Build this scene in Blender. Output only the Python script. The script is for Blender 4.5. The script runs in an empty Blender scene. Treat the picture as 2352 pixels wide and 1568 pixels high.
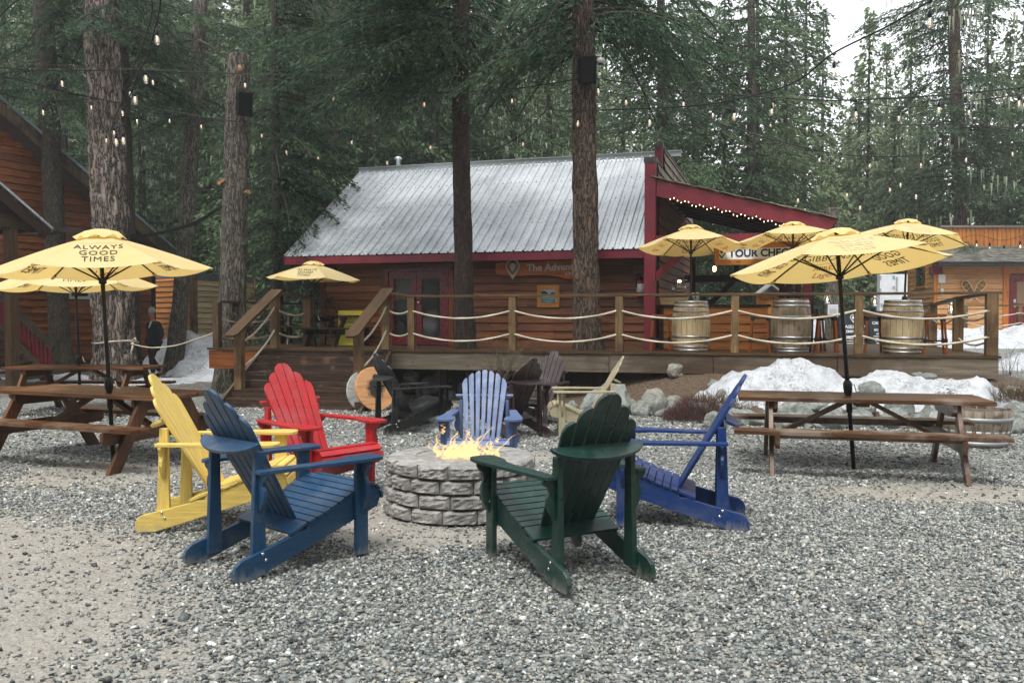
import bpy, math, random
import numpy as np
from mathutils import Vector, Matrix, noise as mn
from math import sin, cos, pi, radians as R

# ------------------------------------------------------------------ camera
SC = bpy.context.scene
FPX, CXP, CYP, CAMZ = 2000.0, 1176.0, 784.0, 1.6     # focal length and centre in photo units (2352 wide)
PITCH = math.atan(59 / FPX)
cam_d = bpy.data.cameras.new('camera'); cam_d.sensor_width = 36; cam_d.lens = 36 * FPX / 2352
cam_d.clip_start = 0.05; cam_d.clip_end = 2000
cam = bpy.data.objects.new('camera', cam_d); SC.collection.objects.link(cam)
cam.location = (0, 0, CAMZ); cam.rotation_euler = (pi / 2 - PITCH, 0, 0)
SC.camera = cam
# ------------------------------------------------------------------ world, sun, exposure
SUN_EL, SUN_AZ = 64, 200          # azimuth clockwise from +Y
W = bpy.data.worlds.new('World'); SC.world = W; W.use_nodes = True
nt = W.node_tree; nt.nodes.clear()
wo = nt.nodes.new('ShaderNodeOutputWorld'); bg = nt.nodes.new('ShaderNodeBackground')
sky = nt.nodes.new('ShaderNodeTexSky'); sky.sky_type = 'NISHITA'; sky.sun_disc = False
sky.sun_elevation = R(SUN_EL); sky.sun_rotation = R(SUN_AZ); sky.air_density = 1.0; sky.dust_density = 1.0; sky.ozone_density = 1
hs = nt.nodes.new('ShaderNodeHueSaturation'); hs.inputs['Saturation'].default_value = 0.12
nt.links.new(sky.outputs[0], hs.inputs['Color']); nt.links.new(hs.outputs[0], bg.inputs[0])
bg.inputs[1].default_value = 0.15
nt.links.new(bg.outputs[0], wo.inputs[0])
sl = bpy.data.lights.new('sun', 'SUN'); sl.energy = 1.1; sl.angle = R(18); sl.color = (1, 0.97, 0.93)
so = bpy.data.objects.new('sun', sl); SC.collection.objects.link(so)
az, el = R(SUN_AZ), R(SUN_EL)
sdir = Vector((sin(az) * cos(el), cos(az) * cos(el), sin(el)))
so.rotation_euler = sdir.to_track_quat('Z', 'Y').to_euler(); so.location = sdir * 60
SC.view_settings.view_transform = 'Standard'; SC.view_settings.look = 'None'
SC.view_settings.gamma = 1; SC.view_settings.use_curve_mapping = False
SC.view_settings.exposure = 1.42
SC.cycles.max_bounces = 6; SC.cycles.diffuse_bounces = 3; SC.cycles.glossy_bounces = 3
SC.cycles.transparent_max_bounces = 12; SC.cycles.volume_bounces = 1

# ------------------------------------------------------------------ pixel helpers
def ray(px, py):
    r = Vector(((px - CXP) / FPX, 0, 0)) + Vector((0, cos(PITCH), -sin(PITCH))) + Vector((0, sin(PITCH), cos(PITCH))) * ((CYP - py) / FPX)
    return r
def at(px, py, d):
    r = ray(px, py); return Vector((0, 0, CAMZ)) + r * (d / r.y)
def gnd(px, py, z=0.0):
    r = ray(px, py); return Vector((0, 0, CAMZ)) + r * ((z - CAMZ) / r.z)
def zat(py, d):
    return at(CXP, py, d).z
def on_line(px, A, B):            # ground point of line A-B seen in column px
    t = (px - CXP) / FPX / cos(PITCH) * 0.9996
    ux, uy = B[0] - A[0], B[1] - A[1]
    s = (t * A[1] - A[0]) / (ux - t * uy)
    return (A[0] + s * ux, A[1] + s * uy)

# ------------------------------------------------------------------ objects
COL = SC.collection
def V3(p): return Vector(p)
def empty(name, loc=(0, 0, 0), rz=0):
    o = bpy.data.objects.new(name, None); o.empty_display_size = 0.2
    COL.objects.link(o); o.location = loc; o.rotation_euler = (0, 0, rz); return o
def tag(o, label=None, cat=None, group=None, kind=None):
    if label: o['label'] = label
    if cat: o['category'] = cat
    if group: o['group'] = group
    if kind: o['kind'] = kind
    return o
def kids(o): return [c for c in COL.objects if c.parent == o]
def copy_tree(o, parent=None, km=None):
    if km is None:
        km = {}
        for c in COL.objects:
            if c.parent: km.setdefault(c.parent.name, []).append(c)
    c = o.copy(); COL.objects.link(c); c.parent = parent
    for ch in km.get(o.name, []): copy_tree(ch, c, km)
    return c

class MB:
    """collects shapes into one mesh, with UVs in metres along the grain and a random value per piece"""
    def __init__(s, seed=0):
        s.v = []; s.f = []; s.uv = []; s.r = []; s.sm = []; s.rg = random.Random(seed); s.mi = []
        s.cur = 0
    def face(s, idx, uvs, r, smooth=False):
        s.f.append(tuple(idx)); s.uv.extend(uvs); s.r.append(r); s.sm.append(smooth); s.mi.append(s.cur)
    def poly(s, pts, r=None, uvs=None, smooth=False):
        r = s.rg.random() if r is None else r
        b = len(s.v); s.v.extend([tuple(p) for p in pts])
        if uvs is None:
            p0 = Vector(pts[0]); e = (Vector(pts[1]) - p0); e = e.normalized() if e.length > 0 else Vector((1, 0, 0))
            n = e.cross(Vector(pts[2]) - p0); n = n.normalized() if n.length > 0 else Vector((0, 0, 1)); g = n.cross(e)
            uvs = [((Vector(p) - p0).dot(e), (Vector(p) - p0).dot(g)) for p in pts]
        s.face(range(b, b + len(pts)), uvs, r, smooth)
    def box(s, c, size, rot=None, r=None, taper=None):
        """size (x,y,z); rot a 3x3 matrix or rz; grain runs along the longest side"""
        r = s.rg.random() if r is None else r
        if rot is None: M = Matrix.Identity(3)
        elif isinstance(rot, (int, float)): M = Matrix.Rotation(rot, 3, 'Z')
        else: M = rot
        hx, hy, hz = size[0] / 2, size[1] / 2, size[2] / 2
        co = []
        for z in (-hz, hz):
            for x, y in ((-hx, -hy), (hx, -hy), (hx, hy), (-hx, hy)):
                k = 1 if (taper is None or z < 0) else taper
                co.append(Vector((x * k, y * k, z)))
        la = max(range(3), key=lambda i: size[i]); ou = s.rg.random() * 7; ov = s.rg.random() * 7
        b = len(s.v); C = Vector(c); s.v.extend([tuple(C + M @ p) for p in co])
        for q in ((0, 3, 2, 1), (4, 5, 6, 7), (0, 1, 5, 4), (1, 2, 6, 5), (2, 3, 7, 6), (3, 0, 4, 7)):
            ps = [co[i] for i in q]
            n = (ps[1] - ps[0]).cross(ps[2] - ps[1]); na = max(range(3), key=lambda i: abs(n[i]))
            ax = [i for i in range(3) if i != na]
            if la in ax: ax.remove(la); ax = [la] + ax
            s.face([b + i for i in q], [(p[ax[0]] + ou, p[ax[1]] + ov) for p in ps], r)
    def beam(s, a, b, w, h, up=(0, 0, 1), r=None):
        a = Vector(a); b = Vector(b); x = (b - a); L = x.length; x.normalize()
        y = Vector(up).cross(x); y = y.normalized() if y.length > 1e-6 else Vector((0, 1, 0)); z = x.cross(y)
        M = Matrix((x, y, z)).transposed()
        s.box((a + b) / 2, (L, w, h), M, r)
    def prism(s, pts, o, ex, ey, t, r=None, smooth=False):
        """outline pts (2D) in plane (ex,ey) at o, extruded both ways by t/2 along ex x ey"""
        r = s.rg.random() if r is None else r
        o = Vector(o); ex = Vector(ex).normalized(); ey = Vector(ey).normalized(); n = ex.cross(ey)
        b = len(s.v); N = len(pts)
        for sg in (-.5, .5):
            s.v.extend([tuple(o + ex * p[0] + ey * p[1] + n * (t * sg)) for p in pts])
        xs = [p[0] for p in pts]; ys = [p[1] for p in pts]
        sw = (max(ys) - min(ys)) > (max(xs) - min(xs))
        ou = s.rg.random() * 7
        uv = [((p[1], p[0]) if sw else (p[0], p[1])) for p in pts]; uv = [(u + ou, v + ou) for u, v in uv]
        s.face([b + i for i in range(N)][::-1], uv[::-1], r); s.face([b + N + i for i in range(N)], uv, r)
        acc = 0
        for i in range(N):
            j = (i + 1) % N; L = math.dist(pts[i], pts[j])
            s.face([b + i, b + j, b + N + j, b + N + i], [(acc, 0), (acc + L, 0), (acc + L, t), (acc, t)], r, smooth); acc += L
    def tube(s, pts, rad, n=8, r=None, caps=True, smooth=True, twist=None):
        r = s.rg.random() if r is None else r
        P = [Vector(p) for p in pts]; m = len(P)
        rr = rad if hasattr(rad, '__len__') else [rad] * m
        b = len(s.v); up = Vector((0, 0, 1)); acc = 0; prevx = None; A = []
        for i in range(m):
            t = (P[min(i + 1, m - 1)] - P[max(i - 1, 0)]);
            t = t.normalized() if t.length > 1e-9 else up
            if prevx is None:
                x = t.cross(up) if abs(t.z) < .9 else t.cross(Vector((0, 1, 0)))
            else: x = prevx - t * prevx.dot(t)
            x.normalize(); prevx = x; y = t.cross(x)
            if i: acc += (P[i] - P[i - 1]).length
            A.append(acc)
            for k in range(n):
                a = 2 * pi * k / n; q = rr[i]
                if twist: q = rr[i] * (1 + .22 * cos(3 * (a - twist * acc)))
                s.v.append(tuple(P[i] + x * (cos(a) * q) + y * (sin(a) * q)))
        for i in range(m - 1):
            for k in range(n):
                k2 = (k + 1) % n; c0 = 2 * pi * rr[i] / n
                s.face([b + i * n + k, b + i * n + k2, b + (i + 1) * n + k2, b + (i + 1) * n + k],
                       [(A[i], k * c0), (A[i], (k + 1) * c0), (A[i + 1], (k + 1) * c0), (A[i + 1], k * c0)], r, smooth)
        if caps:
            for base, o in ((0, 1), ((m - 1) * n, 0)):
                idx = [b + base + k for k in range(n)]
                uv = [(rr[0] * cos(2 * pi * k / n), rr[0] * sin(2 * pi * k / n)) for k in range(n)]
                if o: idx = idx[::-1]; uv = uv[::-1]
                s.face(idx, uv, r)
    def lathe(s, prof, c=(0, 0, 0), n=24, r=None, smooth=True, M=None):
        r = s.rg.random() if r is None else r
        C = Vector(c); b = len(s.v); m = len(prof)
        for (q, z) in prof:
            for k in range(n):
                a = 2 * pi * k / n; p = Vector((q * cos(a), q * sin(a), z))
                s.v.append(tuple(C + (M @ p if M else p)))
        for i in range(m - 1):
            for k in range(n):
                k2 = (k + 1) % n; cw = 2 * pi * max(prof[i][0], prof[i + 1][0]) / n
                s.face([b + i * n + k, b + i * n + k2, b + (i + 1) * n + k2, b + (i + 1) * n + k],
                       [(prof[i][1], k * cw), (prof[i][1], (k + 1) * cw), (prof[i + 1][1], (k + 1) * cw), (prof[i + 1][1], k * cw)], r, smooth)
        for base, o in ((0, 1), ((m - 1) * n, 0)):
            if prof[0 if o else -1][0] > 1e-5:
                idx = [b + base + k for k in range(n)]; q = prof[0 if o else -1][0]
                uv = [(q * cos(2 * pi * k / n), q * sin(2 * pi * k / n)) for k in range(n)]
                if o: idx = idx[::-1]; uv = uv[::-1]
                s.face(idx, uv, r)
    def raw(s, verts, faces, r=None, smooth=False):
        r = s.rg.random() if r is None else r
        b = len(s.v); s.v.extend([tuple(v) for v in verts])
        for f in faces: s.face([b + i for i in f], [(verts[i][0], verts[i][1]) for i in f], r, smooth)
    def build(s, name, mat, parent=None, bevel=0, origin=None):
        me = bpy.data.meshes.new(name)
        V = s.v
        if origin is not None: V = [(a - origin[0], b - origin[1], c - origin[2]) for a, b, c in V]
        me.from_pydata(V, [], s.f)
        uvl = me.uv_layers.new(name='UVMap')
        flat = np.array(s.uv, dtype=np.float32).ravel()
        if len(flat) == len(me.loops) * 2: uvl.data.foreach_set('uv', flat)
        at_ = me.attributes.new('rnd', 'FLOAT', 'FACE'); at_.data.foreach_set('value', s.r)
        me.polygons.foreach_set('use_smooth', s.sm)
        mats = mat if isinstance(mat, (list, tuple)) else [mat]
        for m in mats: me.materials.append(m)
        if len(mats) > 1: me.polygons.foreach_set('material_index', s.mi)
        me.update()
        o = bpy.data.objects.new(name, me); COL.objects.link(o); o.parent = parent
        if origin is not None: o.location = origin
        if bevel:
            b = o.modifiers.new('bevel', 'BEVEL'); b.width = bevel; b.segments = 2; b.limit_method = 'ANGLE'; b.angle_limit = R(40)
        return o

def np_mesh(name, V, F4, mat, parent=None, rnd=None, smooth=False):
    """fast quad mesh from numpy arrays"""
    me = bpy.data.meshes.new(name); nV, nF = len(V), len(F4); k = F4.shape[1]
    me.vertices.add(nV); me.vertices.foreach_set('co', np.asarray(V, dtype=np.float32).ravel())
    me.loops.add(nF * k); me.loops.foreach_set('vertex_index', np.asarray(F4, dtype=np.int32).ravel())
    me.polygons.add(nF); me.polygons.foreach_set('loop_start', np.arange(0, nF * k, k, dtype=np.int32))
    me.polygons.foreach_set('loop_total', np.full(nF, k, dtype=np.int32))
    me.update(calc_edges=True)
    if rnd is not None:
        a = me.attributes.new('rnd', 'FLOAT', 'FACE'); a.data.foreach_set('value', np.asarray(rnd, dtype=np.float32))
    if smooth: me.polygons.foreach_set('use_smooth', np.ones(nF, dtype=bool))
    me.materials.append(mat); me.validate()
    o = bpy.data.objects.new(name, me); COL.objects.link(o); o.parent = parent
    return o

_tc = {}
def text_geo(body, size, align='CENTER', extrude=0.0, space=1.0, bold=0.0, shear=0.0, res=3):
    """returns verts, faces of lettering lying in the XY plane"""
    key = (body, size, align, extrude, space, bold, shear, res)
    if key in _tc: return _tc[key]
    cu = bpy.data.curves.new('lettering', 'FONT'); cu.body = body; cu.size = size; cu.align_x = align; cu.align_y = 'CENTER'
    cu.extrude = extrude; cu.space_character = space; cu.offset = bold; cu.shear = shear; cu.resolution_u = res
    o = bpy.data.objects.new('lettering', cu); COL.objects.link(o)
    dg = bpy.context.evaluated_depsgraph_get(); dg.update(); ev = o.evaluated_get(dg); me = ev.to_mesh()
    v = [tuple(x.co) for x in me.vertices]; f = [tuple(p.vertices) for p in me.polygons]
    ev.to_mesh_clear(); bpy.data.objects.remove(o); bpy.data.curves.remove(cu)
    _tc[key] = (v, f); return v, f
def put_text(mb, body, size, o, ex, ey, **kw):
    v, f = text_geo(body, size, **kw); o = Vector(o); ex = Vector(ex).normalized(); ey = Vector(ey).normalized(); n = ex.cross(ey)
    mb.raw([o + ex * p[0] + ey * p[1] + n * p[2] for p in v], f, .5)
def ring2(rx, ry, n=24, a0=0): return [(rx * cos(a0 + 2 * pi * k / n), ry * sin(a0 + 2 * pi * k / n)) for k in range(n)]
def pin_shape(mb, o, ex, ey, h, w=.10, t=.01):
    """map-pin mark: an outline drop with a small drop inside, height h; o is the circle's centre"""
    o = Vector(o); ex = Vector(ex).normalized(); ey = Vector(ey).normalized()
    def drop(r, tip, n=20):
        a = [(r * cos(x), r * sin(x)) for x in [R(-35) + (R(250)) * k / n for k in range(n + 1)]]
        return [(0, -tip)] + a
    ro = h * .36; out = drop(ro, h * .64); inn = drop(ro * .80, h * .45); dot = drop(ro * .42, h * .26)
    N = len(out)
    for i in range(N):
        j = (i + 1) % N; mb.prism([out[i], out[j], inn[j], inn[i]], o, ex, ey, t, .5)
    mb.prism(dot, o, ex, ey, t, .5)

# ------------------------------------------------------------------ materials
def lin(c):
    if isinstance(c, str):
        c = [int(c[i:i + 2], 16) / 255 for i in (0, 2, 4)]
        c = [x / 12.92 if x <= .04045 else ((x + .055) / 1.055) ** 2.4 for x in c]
    return (c[0], c[1], c[2], 1)
class NT:
    def __init__(s, name):
        s.m = bpy.data.materials.new(name); s.m.use_nodes = True; s.t = s.m.node_tree
        s.p = s.t.nodes['Principled BSDF']; s.out = s.t.nodes['Material Output']
    def n(s, typ, **kw):
        x = s.t.nodes.new(typ)
        for k, v in kw.items(): setattr(x, k, v)
        return x
    def l(s, a, b): s.t.links.new(a, b)
    def coord(s, kind='UV', scale=(1, 1, 1)):
        tc = s.n('ShaderNodeTexCoord'); mp = s.n('ShaderNodeMapping'); mp.inputs['Scale'].default_value = scale
        s.l(tc.outputs[kind], mp.inputs[0]); return mp.outputs[0]
    def noise(s, vec, scale, detail=4, rough=.55, dist=0):
        x = s.n('ShaderNodeTexNoise'); x.inputs['Scale'].default_value = scale; x.inputs['Detail'].default_value = detail
        x.inputs['Roughness'].default_value = rough; x.inputs['Distortion'].default_value = dist; s.l(vec, x.inputs['Vector']); return x
    def ramp(s, fac, stops):
        x = s.n('ShaderNodeValToRGB'); e = x.color_ramp.elements
        while len(e) < len(stops): e.new(.5)
        for i, (p, c) in enumerate(stops): e[i].position = p; e[i].color = lin(c) if not isinstance(c, (int, float)) else (c, c, c, 1)
        s.l(fac, x.inputs[0]); return x.outputs[0]
    def mix(s, fac, a, b, mode='MIX'):
        x = s.n('ShaderNodeMix'); x.data_type = 'RGBA'; x.blend_type = mode
        for i, q in ((0, fac), (6, a), (7, b)):
            if hasattr(q, 'is_output') or hasattr(q, 'links'): s.l(q, x.inputs[i])
            elif isinstance(q, (int, float)) and i: x.inputs[i].default_value = (q, q, q, 1)
            elif i: x.inputs[i].default_value = lin(q)
            else: x.inputs[i].default_value = q
        return x.outputs[2]
    def math(s, op, a, b=0.0, c=None):
        x = s.n('ShaderNodeMath'); x.operation = op
        for i, q in enumerate((a, b) if c is None else (a, b, c)):
            if isinstance(q, (int, float)): x.inputs[i].default_value = q
            else: s.l(q, x.inputs[i])
        return x.outputs[0]
    def attr(s, name='rnd'):
        x = s.n('ShaderNodeAttribute'); x.attribute_name = name; return x.outputs['Fac']
    def bump(s, h, strength=.3, dist=.01, prev=None):
        x = s.n('ShaderNodeBump'); x.inputs['Strength'].default_value = strength; x.inputs['Distance'].default_value = dist
        s.l(h, x.inputs['Height'])
        if prev is not None: s.l(prev, x.inputs['Normal'])
        return x.outputs[0]
    def set(s, **kw):
        for k, v in kw.items():
            i = s.p.inputs[k.replace('_', ' ')]
            if isinstance(v, (int, float, tuple)): i.default_value = v
            else: s.l(v, i)
        return s.m

WG = .72; TINT = (1.10, .84, .50)
SOFT = (1.02, .90, .62)
def wood(name, stops, rough=.6, rnd=.5, grain=14, along=1.3, bump=.25, stain=None, knots=True, tint=True):
    """planks: grain along UV x; every plank its own tone through 'rnd'"""
    N = NT(name); rn = N.attr()
    uv = N.coord('UV', (along, grain, 1))
    sh = N.n('ShaderNodeVectorMath'); sh.operation = 'ADD'; cx = N.n('ShaderNodeCombineXYZ')
    N.l(N.math('MULTIPLY', rn, 37.0), cx.inputs[0]); N.l(N.math('MULTIPLY', rn, 91.0), cx.inputs[1]); N.l(uv, sh.inputs[0]); N.l(cx.outputs[0], sh.inputs[1])
    g = N.noise(sh.outputs[0], 2.2, 6, .62, .4)
    col = N.ramp(g.outputs['Fac'], stops)
    k = N.math('MULTIPLY', N.math('ADD', N.math('MULTIPLY', rn, rnd), 1 - rnd * .5), WG)
    col = N.mix(1.0, col, k, 'MULTIPLY')
    if tint: col = N.mix(1.0, col, TINT if tint is True else tint, 'MULTIPLY')
    if stain:
        o = N.coord('Object', (1, 1, 1)); s2 = N.noise(o, stain[1], 4, .6)
        f = N.ramp(s2.outputs['Fac'], [(stain[2], 0.0), (stain[3], 1.0)])
        col = N.mix(N.math('MULTIPLY', f, stain[4] if len(stain) > 4 else .8), col, stain[0])
    if knots:
        kv = N.coord('UV', (2.2, 7, 1)); vo = N.n('ShaderNodeTexVoronoi'); vo.inputs['Scale'].default_value = 1.0
        ad = N.n('ShaderNodeVectorMath'); ad.operation = 'ADD'; N.l(kv, ad.inputs[0]); N.l(cx.outputs[0], ad.inputs[1]); N.l(ad.outputs[0], vo.inputs['Vector'])
        kf = N.ramp(vo.outputs['Distance'], [(.07, 1.0), (.13, 0.0)])
        col = N.mix(N.math('MULTIPLY', kf, .55), col, (.02, .008, .004), 'MIX')
    b = N.bump(g.outputs['Fac'], bump, .004)
    rg = N.math('ADD', N.math('MULTIPLY', g.outputs['Fac'], .3), rough - .15)
    N.p.inputs['Specular IOR Level'].default_value = .32
    return N.set(Base_Color=col, Roughness=rg, Normal=b)
M_ORANGE = None
def paint(name, c, rough=.38, wear=.0, c2=None, bump=.05, dirt=True, drops=False):
    N = NT(name); o = N.coord('Object', (1, 1, 1)); a = N.noise(o, 3.5, 5, .6)
    c2 = c2 or tuple(x * .72 for x in lin(c)[:3])
    col = N.mix(N.ramp(a.outputs['Fac'], [(.35, 0.0), (.7, 1.0)]), c, c2)
    if drops:
        g1 = N.noise(N.coord('UV', (1.5, 26, 1)), 2.4, 5, .65); col = N.mix(1.0, col, N.ramp(g1.outputs['Fac'], [(.3, .78), (.7, 1.22)]), 'MULTIPLY')
        fd = N.noise(N.coord('Object', (1, 1, 1)), 1.8, 6, .7); col = N.mix(N.math('MULTIPLY', N.ramp(fd.outputs['Fac'], [(.48, 0.0), (.72, 1.0)]), .16), col, 'b9bcbc')
    if wear:
        w = N.noise(N.coord('Object', (1, 1, 1)), 22, 6, .7)
        col = N.mix(N.math('MULTIPLY', N.ramp(w.outputs['Fac'], [(.62, 0.0), (.68, 1.0)]), wear), col, 'B9B2A4')
    if drops:
        sx = N.n('ShaderNodeSeparateXYZ'); N.l(N.coord('Object'), sx.inputs[0]); dn = N.noise(N.coord('Object', (1, 1, .4)), 26, 6, .7)
        h = N.math('ADD', N.ramp(sx.outputs['Z'], [(.0, .45), (.12, 0.0)]), N.math('MULTIPLY', N.math('SUBTRACT', dn.outputs['Fac'], .5), .9))
        col = N.mix(N.math('MULTIPLY', N.ramp(h, [(.22, 0.0), (.6, 1.0)]), .75), col, '9a968c')
        sc2 = N.noise(N.coord('Object', (1, 1, 1)), 38, 8, .8); col = N.mix(N.math('MULTIPLY', N.ramp(sc2.outputs['Fac'], [(.66, 0.0), (.72, 1.0)]), .45), col, 'a8a59c')
    fine = N.noise(N.coord('Object', (1, 1, 1)), 60, 3, .6)
    b = N.bump(fine.outputs['Fac'], bump, .003)
    if drops:
        vo = N.n('ShaderNodeTexVoronoi'); vo.inputs['Scale'].default_value = 85; N.l(N.coord('Object'), vo.inputs['Vector'])
        dd = N.ramp(vo.outputs['Distance'], [(.12, 1.0), (.32, 0.0)])
        b = N.bump(dd, .35, .003, b)
    rg = N.ramp(N.noise(o, 9, 4, .6).outputs['Fac'], [(.3, rough - .12), (.7, rough + .15)])
    return N.set(Base_Color=col, Roughness=rg, Normal=b)
def simple(name, c, rough=.5, metal=0, emit=None, es=0, **kw):
    N = NT(name); N.set(Base_Color=lin(c), Roughness=rough, Metallic=metal)
    if emit: N.set(Emission_Color=lin(emit), Emission_Strength=es)
    if kw: N.set(**kw)
    return N.m
def noisy(name, c1, c2, scale=6, rough=.8, bump=.4, bd=.01, coord='Object', detail=6, metal=0, rnd=0, spec=None, lo=.35, hi=.65):
    N = NT(name); o = N.coord(coord); a = N.noise(o, scale, detail, .62)
    col = N.mix(N.ramp(a.outputs['Fac'], [(lo, 0.0), (hi, 1.0)]), c1, c2)
    if rnd: col = N.mix(1.0, col, N.math('ADD', N.math('MULTIPLY', N.attr(), rnd), 1 - rnd * .5), 'MULTIPLY')
    b = N.bump(a.outputs['Fac'], bump, bd)
    if spec is not None: N.p.inputs['Specular IOR Level'].default_value = spec
    return N.set(Base_Color=col, Roughness=rough, Normal=b, Metallic=metal)
M = {}
M['siding_brown'] = wood('siding_brown', [(.3, '472a14'), (.5, '744722'), (.7, '90602f')], .5, .8, 12, .8)
M['siding_left'] = wood('siding_left', [(.3, '523220'), (.5, '835538'), (.7, '9e6b48')], .6, .6, 12, .8)
M['siding_orange'] = wood('siding_orange', [(.3, 'a05c22'), (.5, 'cf8238'), (.7, 'e0994c')], .5, .35, 10, .8, tint=False)
M['siding_pale'] = wood('siding_pale', [(.3, 'c9ad80'), (.5, 'ecd2a4'), (.7, 'f6e2bd')], .6, .45, 10, .8, tint=False)
M['siding_cabin'] = wood('siding_cabin', [(.3, 'ba8550'), (.5, 'deac72'), (.7, 'e8be88')], .5, .3, 10, .8, tint=False)
M['deck_wood'] = wood('deck_wood', [(.3, '302419'), (.5, '53402e'), (.7, '6f5a43')], .45, .6, 12, 1.0, tint=(1, .94, .8))
M['deck_grey'] = wood('deck_grey', [(.3, '403529'), (.5, '635443'), (.7, '80705c')], .6, .5, 12, .8, stain=('251b13', .9, .5, .62, .8), tint=False)
M['skirt'] = wood('skirt', [(.25, '4a4136'), (.5, '776b5a'), (.75, '968b79')], .6, .35, 7, .6, stain=('3a2716', .55, .48, .6, .75), tint=False)
M['post'] = wood('post', [(.3, '5c4934'), (.5, '80684a'), (.7, '9a8262')], .6, .5, 12, 1.2, stain=('3b2413', 1.6, .48, .6, .7), tint=(1, .95, .8))
M['stair'] = wood('stair', [(.3, '261b14'), (.5, '40312a'), (.68, '5c4b40')], .38, .6, 14, 1.0, stain=('6e5543', 4, .58, .66, .6), tint=(1, .95, .82))
M['table'] = wood('table', [(.28, '3a2115'), (.5, '68422a'), (.72, '8c6648')], .34, .5, 13, .9, stain=('8a7761', 1.8, .5, .66, .65), tint=(1, .92, .72))
M['table_leg'] = wood('table_leg', [(.28, '3e2614'), (.5, '6a4324'), (.72, '7f5835')], .5, .5, 11, .9, stain=('2b1a10', 3, .5, .62, .6), tint=(1, .92, .72))
M['table_worn'] = wood('table_worn', [(.28, '3a261c'), (.5, '664836'), (.72, '8c7564')], .33, .5, 13, .8, stain=('8f8174', 2.2, .5, .62, .7), tint=(1, .92, .72))
M['stool'] = wood('stool', [(.3, '6b3814'), (.5, '95541f'), (.7, 'a9642a')], .4, .4, tint=SOFT)
M['barrel'] = wood('barrel', [(.3, 'b79c6c'), (.5, 'd8c094'), (.7, 'e4d0aa')], .55, .25, 9, .8, stain=('7d5c36', 3, .52, .66, .55), tint=False)
M['barrel_grey'] = wood('barrel_grey', [(.3, '7b6c57'), (.5, '9d8d75'), (.7, 'b09f86')], .6, .3, 9, .8, stain=('5a4029', 3.5, .52, .63, .8), tint=False)
M['planter'] = wood('planter', [(.3, '6e6353'), (.5, '94887a'), (.7, 'a89c8c')], .75, .4, 9, .8, stain=('3b3227', 4, .54, .62, .8), tint=False)
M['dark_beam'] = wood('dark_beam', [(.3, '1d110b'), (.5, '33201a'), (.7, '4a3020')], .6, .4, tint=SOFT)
M['frame_wood'] = wood('frame_wood', [(.3, 'a8651f'), (.5, 'c98436'), (.7, 'd69649')], .45, .2, tint=False)
M['sign_board'] = wood('sign_board', [(.3, 'a84e1e'), (.5, 'd06c30'), (.7, 'dc8040')], .4, .1, 8, tint=False)
M['reel'] = wood('reel', [(.3, '8a5a36'), (.5, 'b98453'), (.7, 'c99a68')], .6, .2, 6, .6, stain=('40260f', 2.4, .56, .66, .7), tint=False)
M['grey_wood'] = wood('grey_wood', [(.3, '8a8984'), (.5, 'b1b0ab'), (.7, 'c2c1bc')], .7, .3, 10, .8, tint=False)
M['red_trim'] = paint('red_trim', '741628', .45, .05, '5a0f1f', .15)
M['red_rail'] = paint('red_rail', '82142a', .4, .1, '66101f', .1)
M['dark_red'] = paint('dark_red', '4a141c', .5, .05, '34090f', .1)
M['door_red'] = paint('door_red', '6c0b1d', .3, .0, '560816', .04)
M['black_metal'] = noisy('black_metal', (.008, .008, .009), (.018, .018, .019), 20, .55, .1, .002, spec=.25)
M['steel'] = noisy('steel', (.42, .44, .46), (.25, .27, .29), 8, .38, .15, .002, metal=.9)
M['chrome'] = simple('chrome', (.7, .7, .72), .2, 1)
M['rope'] = noisy('rope', 'cfc6b2', 'a79b84', 60, .9, .6, .004)
M['snow'] = None
M['white_panel'] = noisy('white_panel', 'd8dadb', 'c0c4c6', 2, .5, .05)
M['gold'] = simple('gold', (.6, .42, .12), .35, 1)
M['umb_pole'] = simple('umb_pole', (.006, .006, .006), .45, Specular_IOR_Level=.3)
M['ink_black'] = simple('ink_black', '201c16', .8)
M['ink_faded'] = simple('ink_faded', 'c9bd9c', .8)
M['ink_red'] = simple('ink_red', 'c0461e', .8)
M['ink_white'] = simple('ink_white', 'dfe1e2', .6)
M['ink_navy'] = simple('ink_navy', '14192b', .6)
M['ink_grey'] = simple('ink_grey', '8d9398', .7)
M['sign_white'] = simple('sign_white', 'e6eef2', .45)
M['sign_teal'] = simple('sign_teal', '1e6a70', .35)
M['sign_dark'] = simple('sign_dark', '1a2026', .4)
M['sign_yellow'] = noisy('sign_yellow', 'cfc33c', 'c2b432', 3, .5, .03)
def glassmat():
    N = NT('window_glass'); N.set(Base_Color=(.012, .014, .014, 1), Roughness=.04, Specular_IOR_Level=.45); return N.m
M['glass'] = glassmat()
def mt_snow():
    N = NT('snow_surface'); o = N.coord('Object'); a = N.noise(o, 1.6, 8, .68); b = N.noise(o, 26, 5, .7); c = N.noise(o, 5, 6, .7)
    col = N.mix(N.ramp(c.outputs['Fac'], [(.4, 0.0), (.75, 1.0)]), (.50, .525, .55), (.33, .35, .375))
    dirt = N.math('MULTIPLY', N.ramp(b.outputs['Fac'], [(.47, 0.0), (.58, 1.0)]), N.ramp(a.outputs['Fac'], [(.45, 0.0), (.62, 1.0)]))
    col = N.mix(dirt, col, (.06, .045, .03)); col = N.mix(N.math('MULTIPLY', N.ramp(c.outputs['Fac'], [(.55, 0.0), (.7, 1.0)]), .35), col, '7a756b')
    bb = N.bump(c.outputs['Fac'], .5, .05, N.bump(b.outputs['Fac'], .4, .01))
    N.p.inputs['Subsurface Weight'].default_value = 0.0
    return N.set(Base_Color=col, Roughness=.65, Normal=bb)
M['snow'] = mt_snow()
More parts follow.
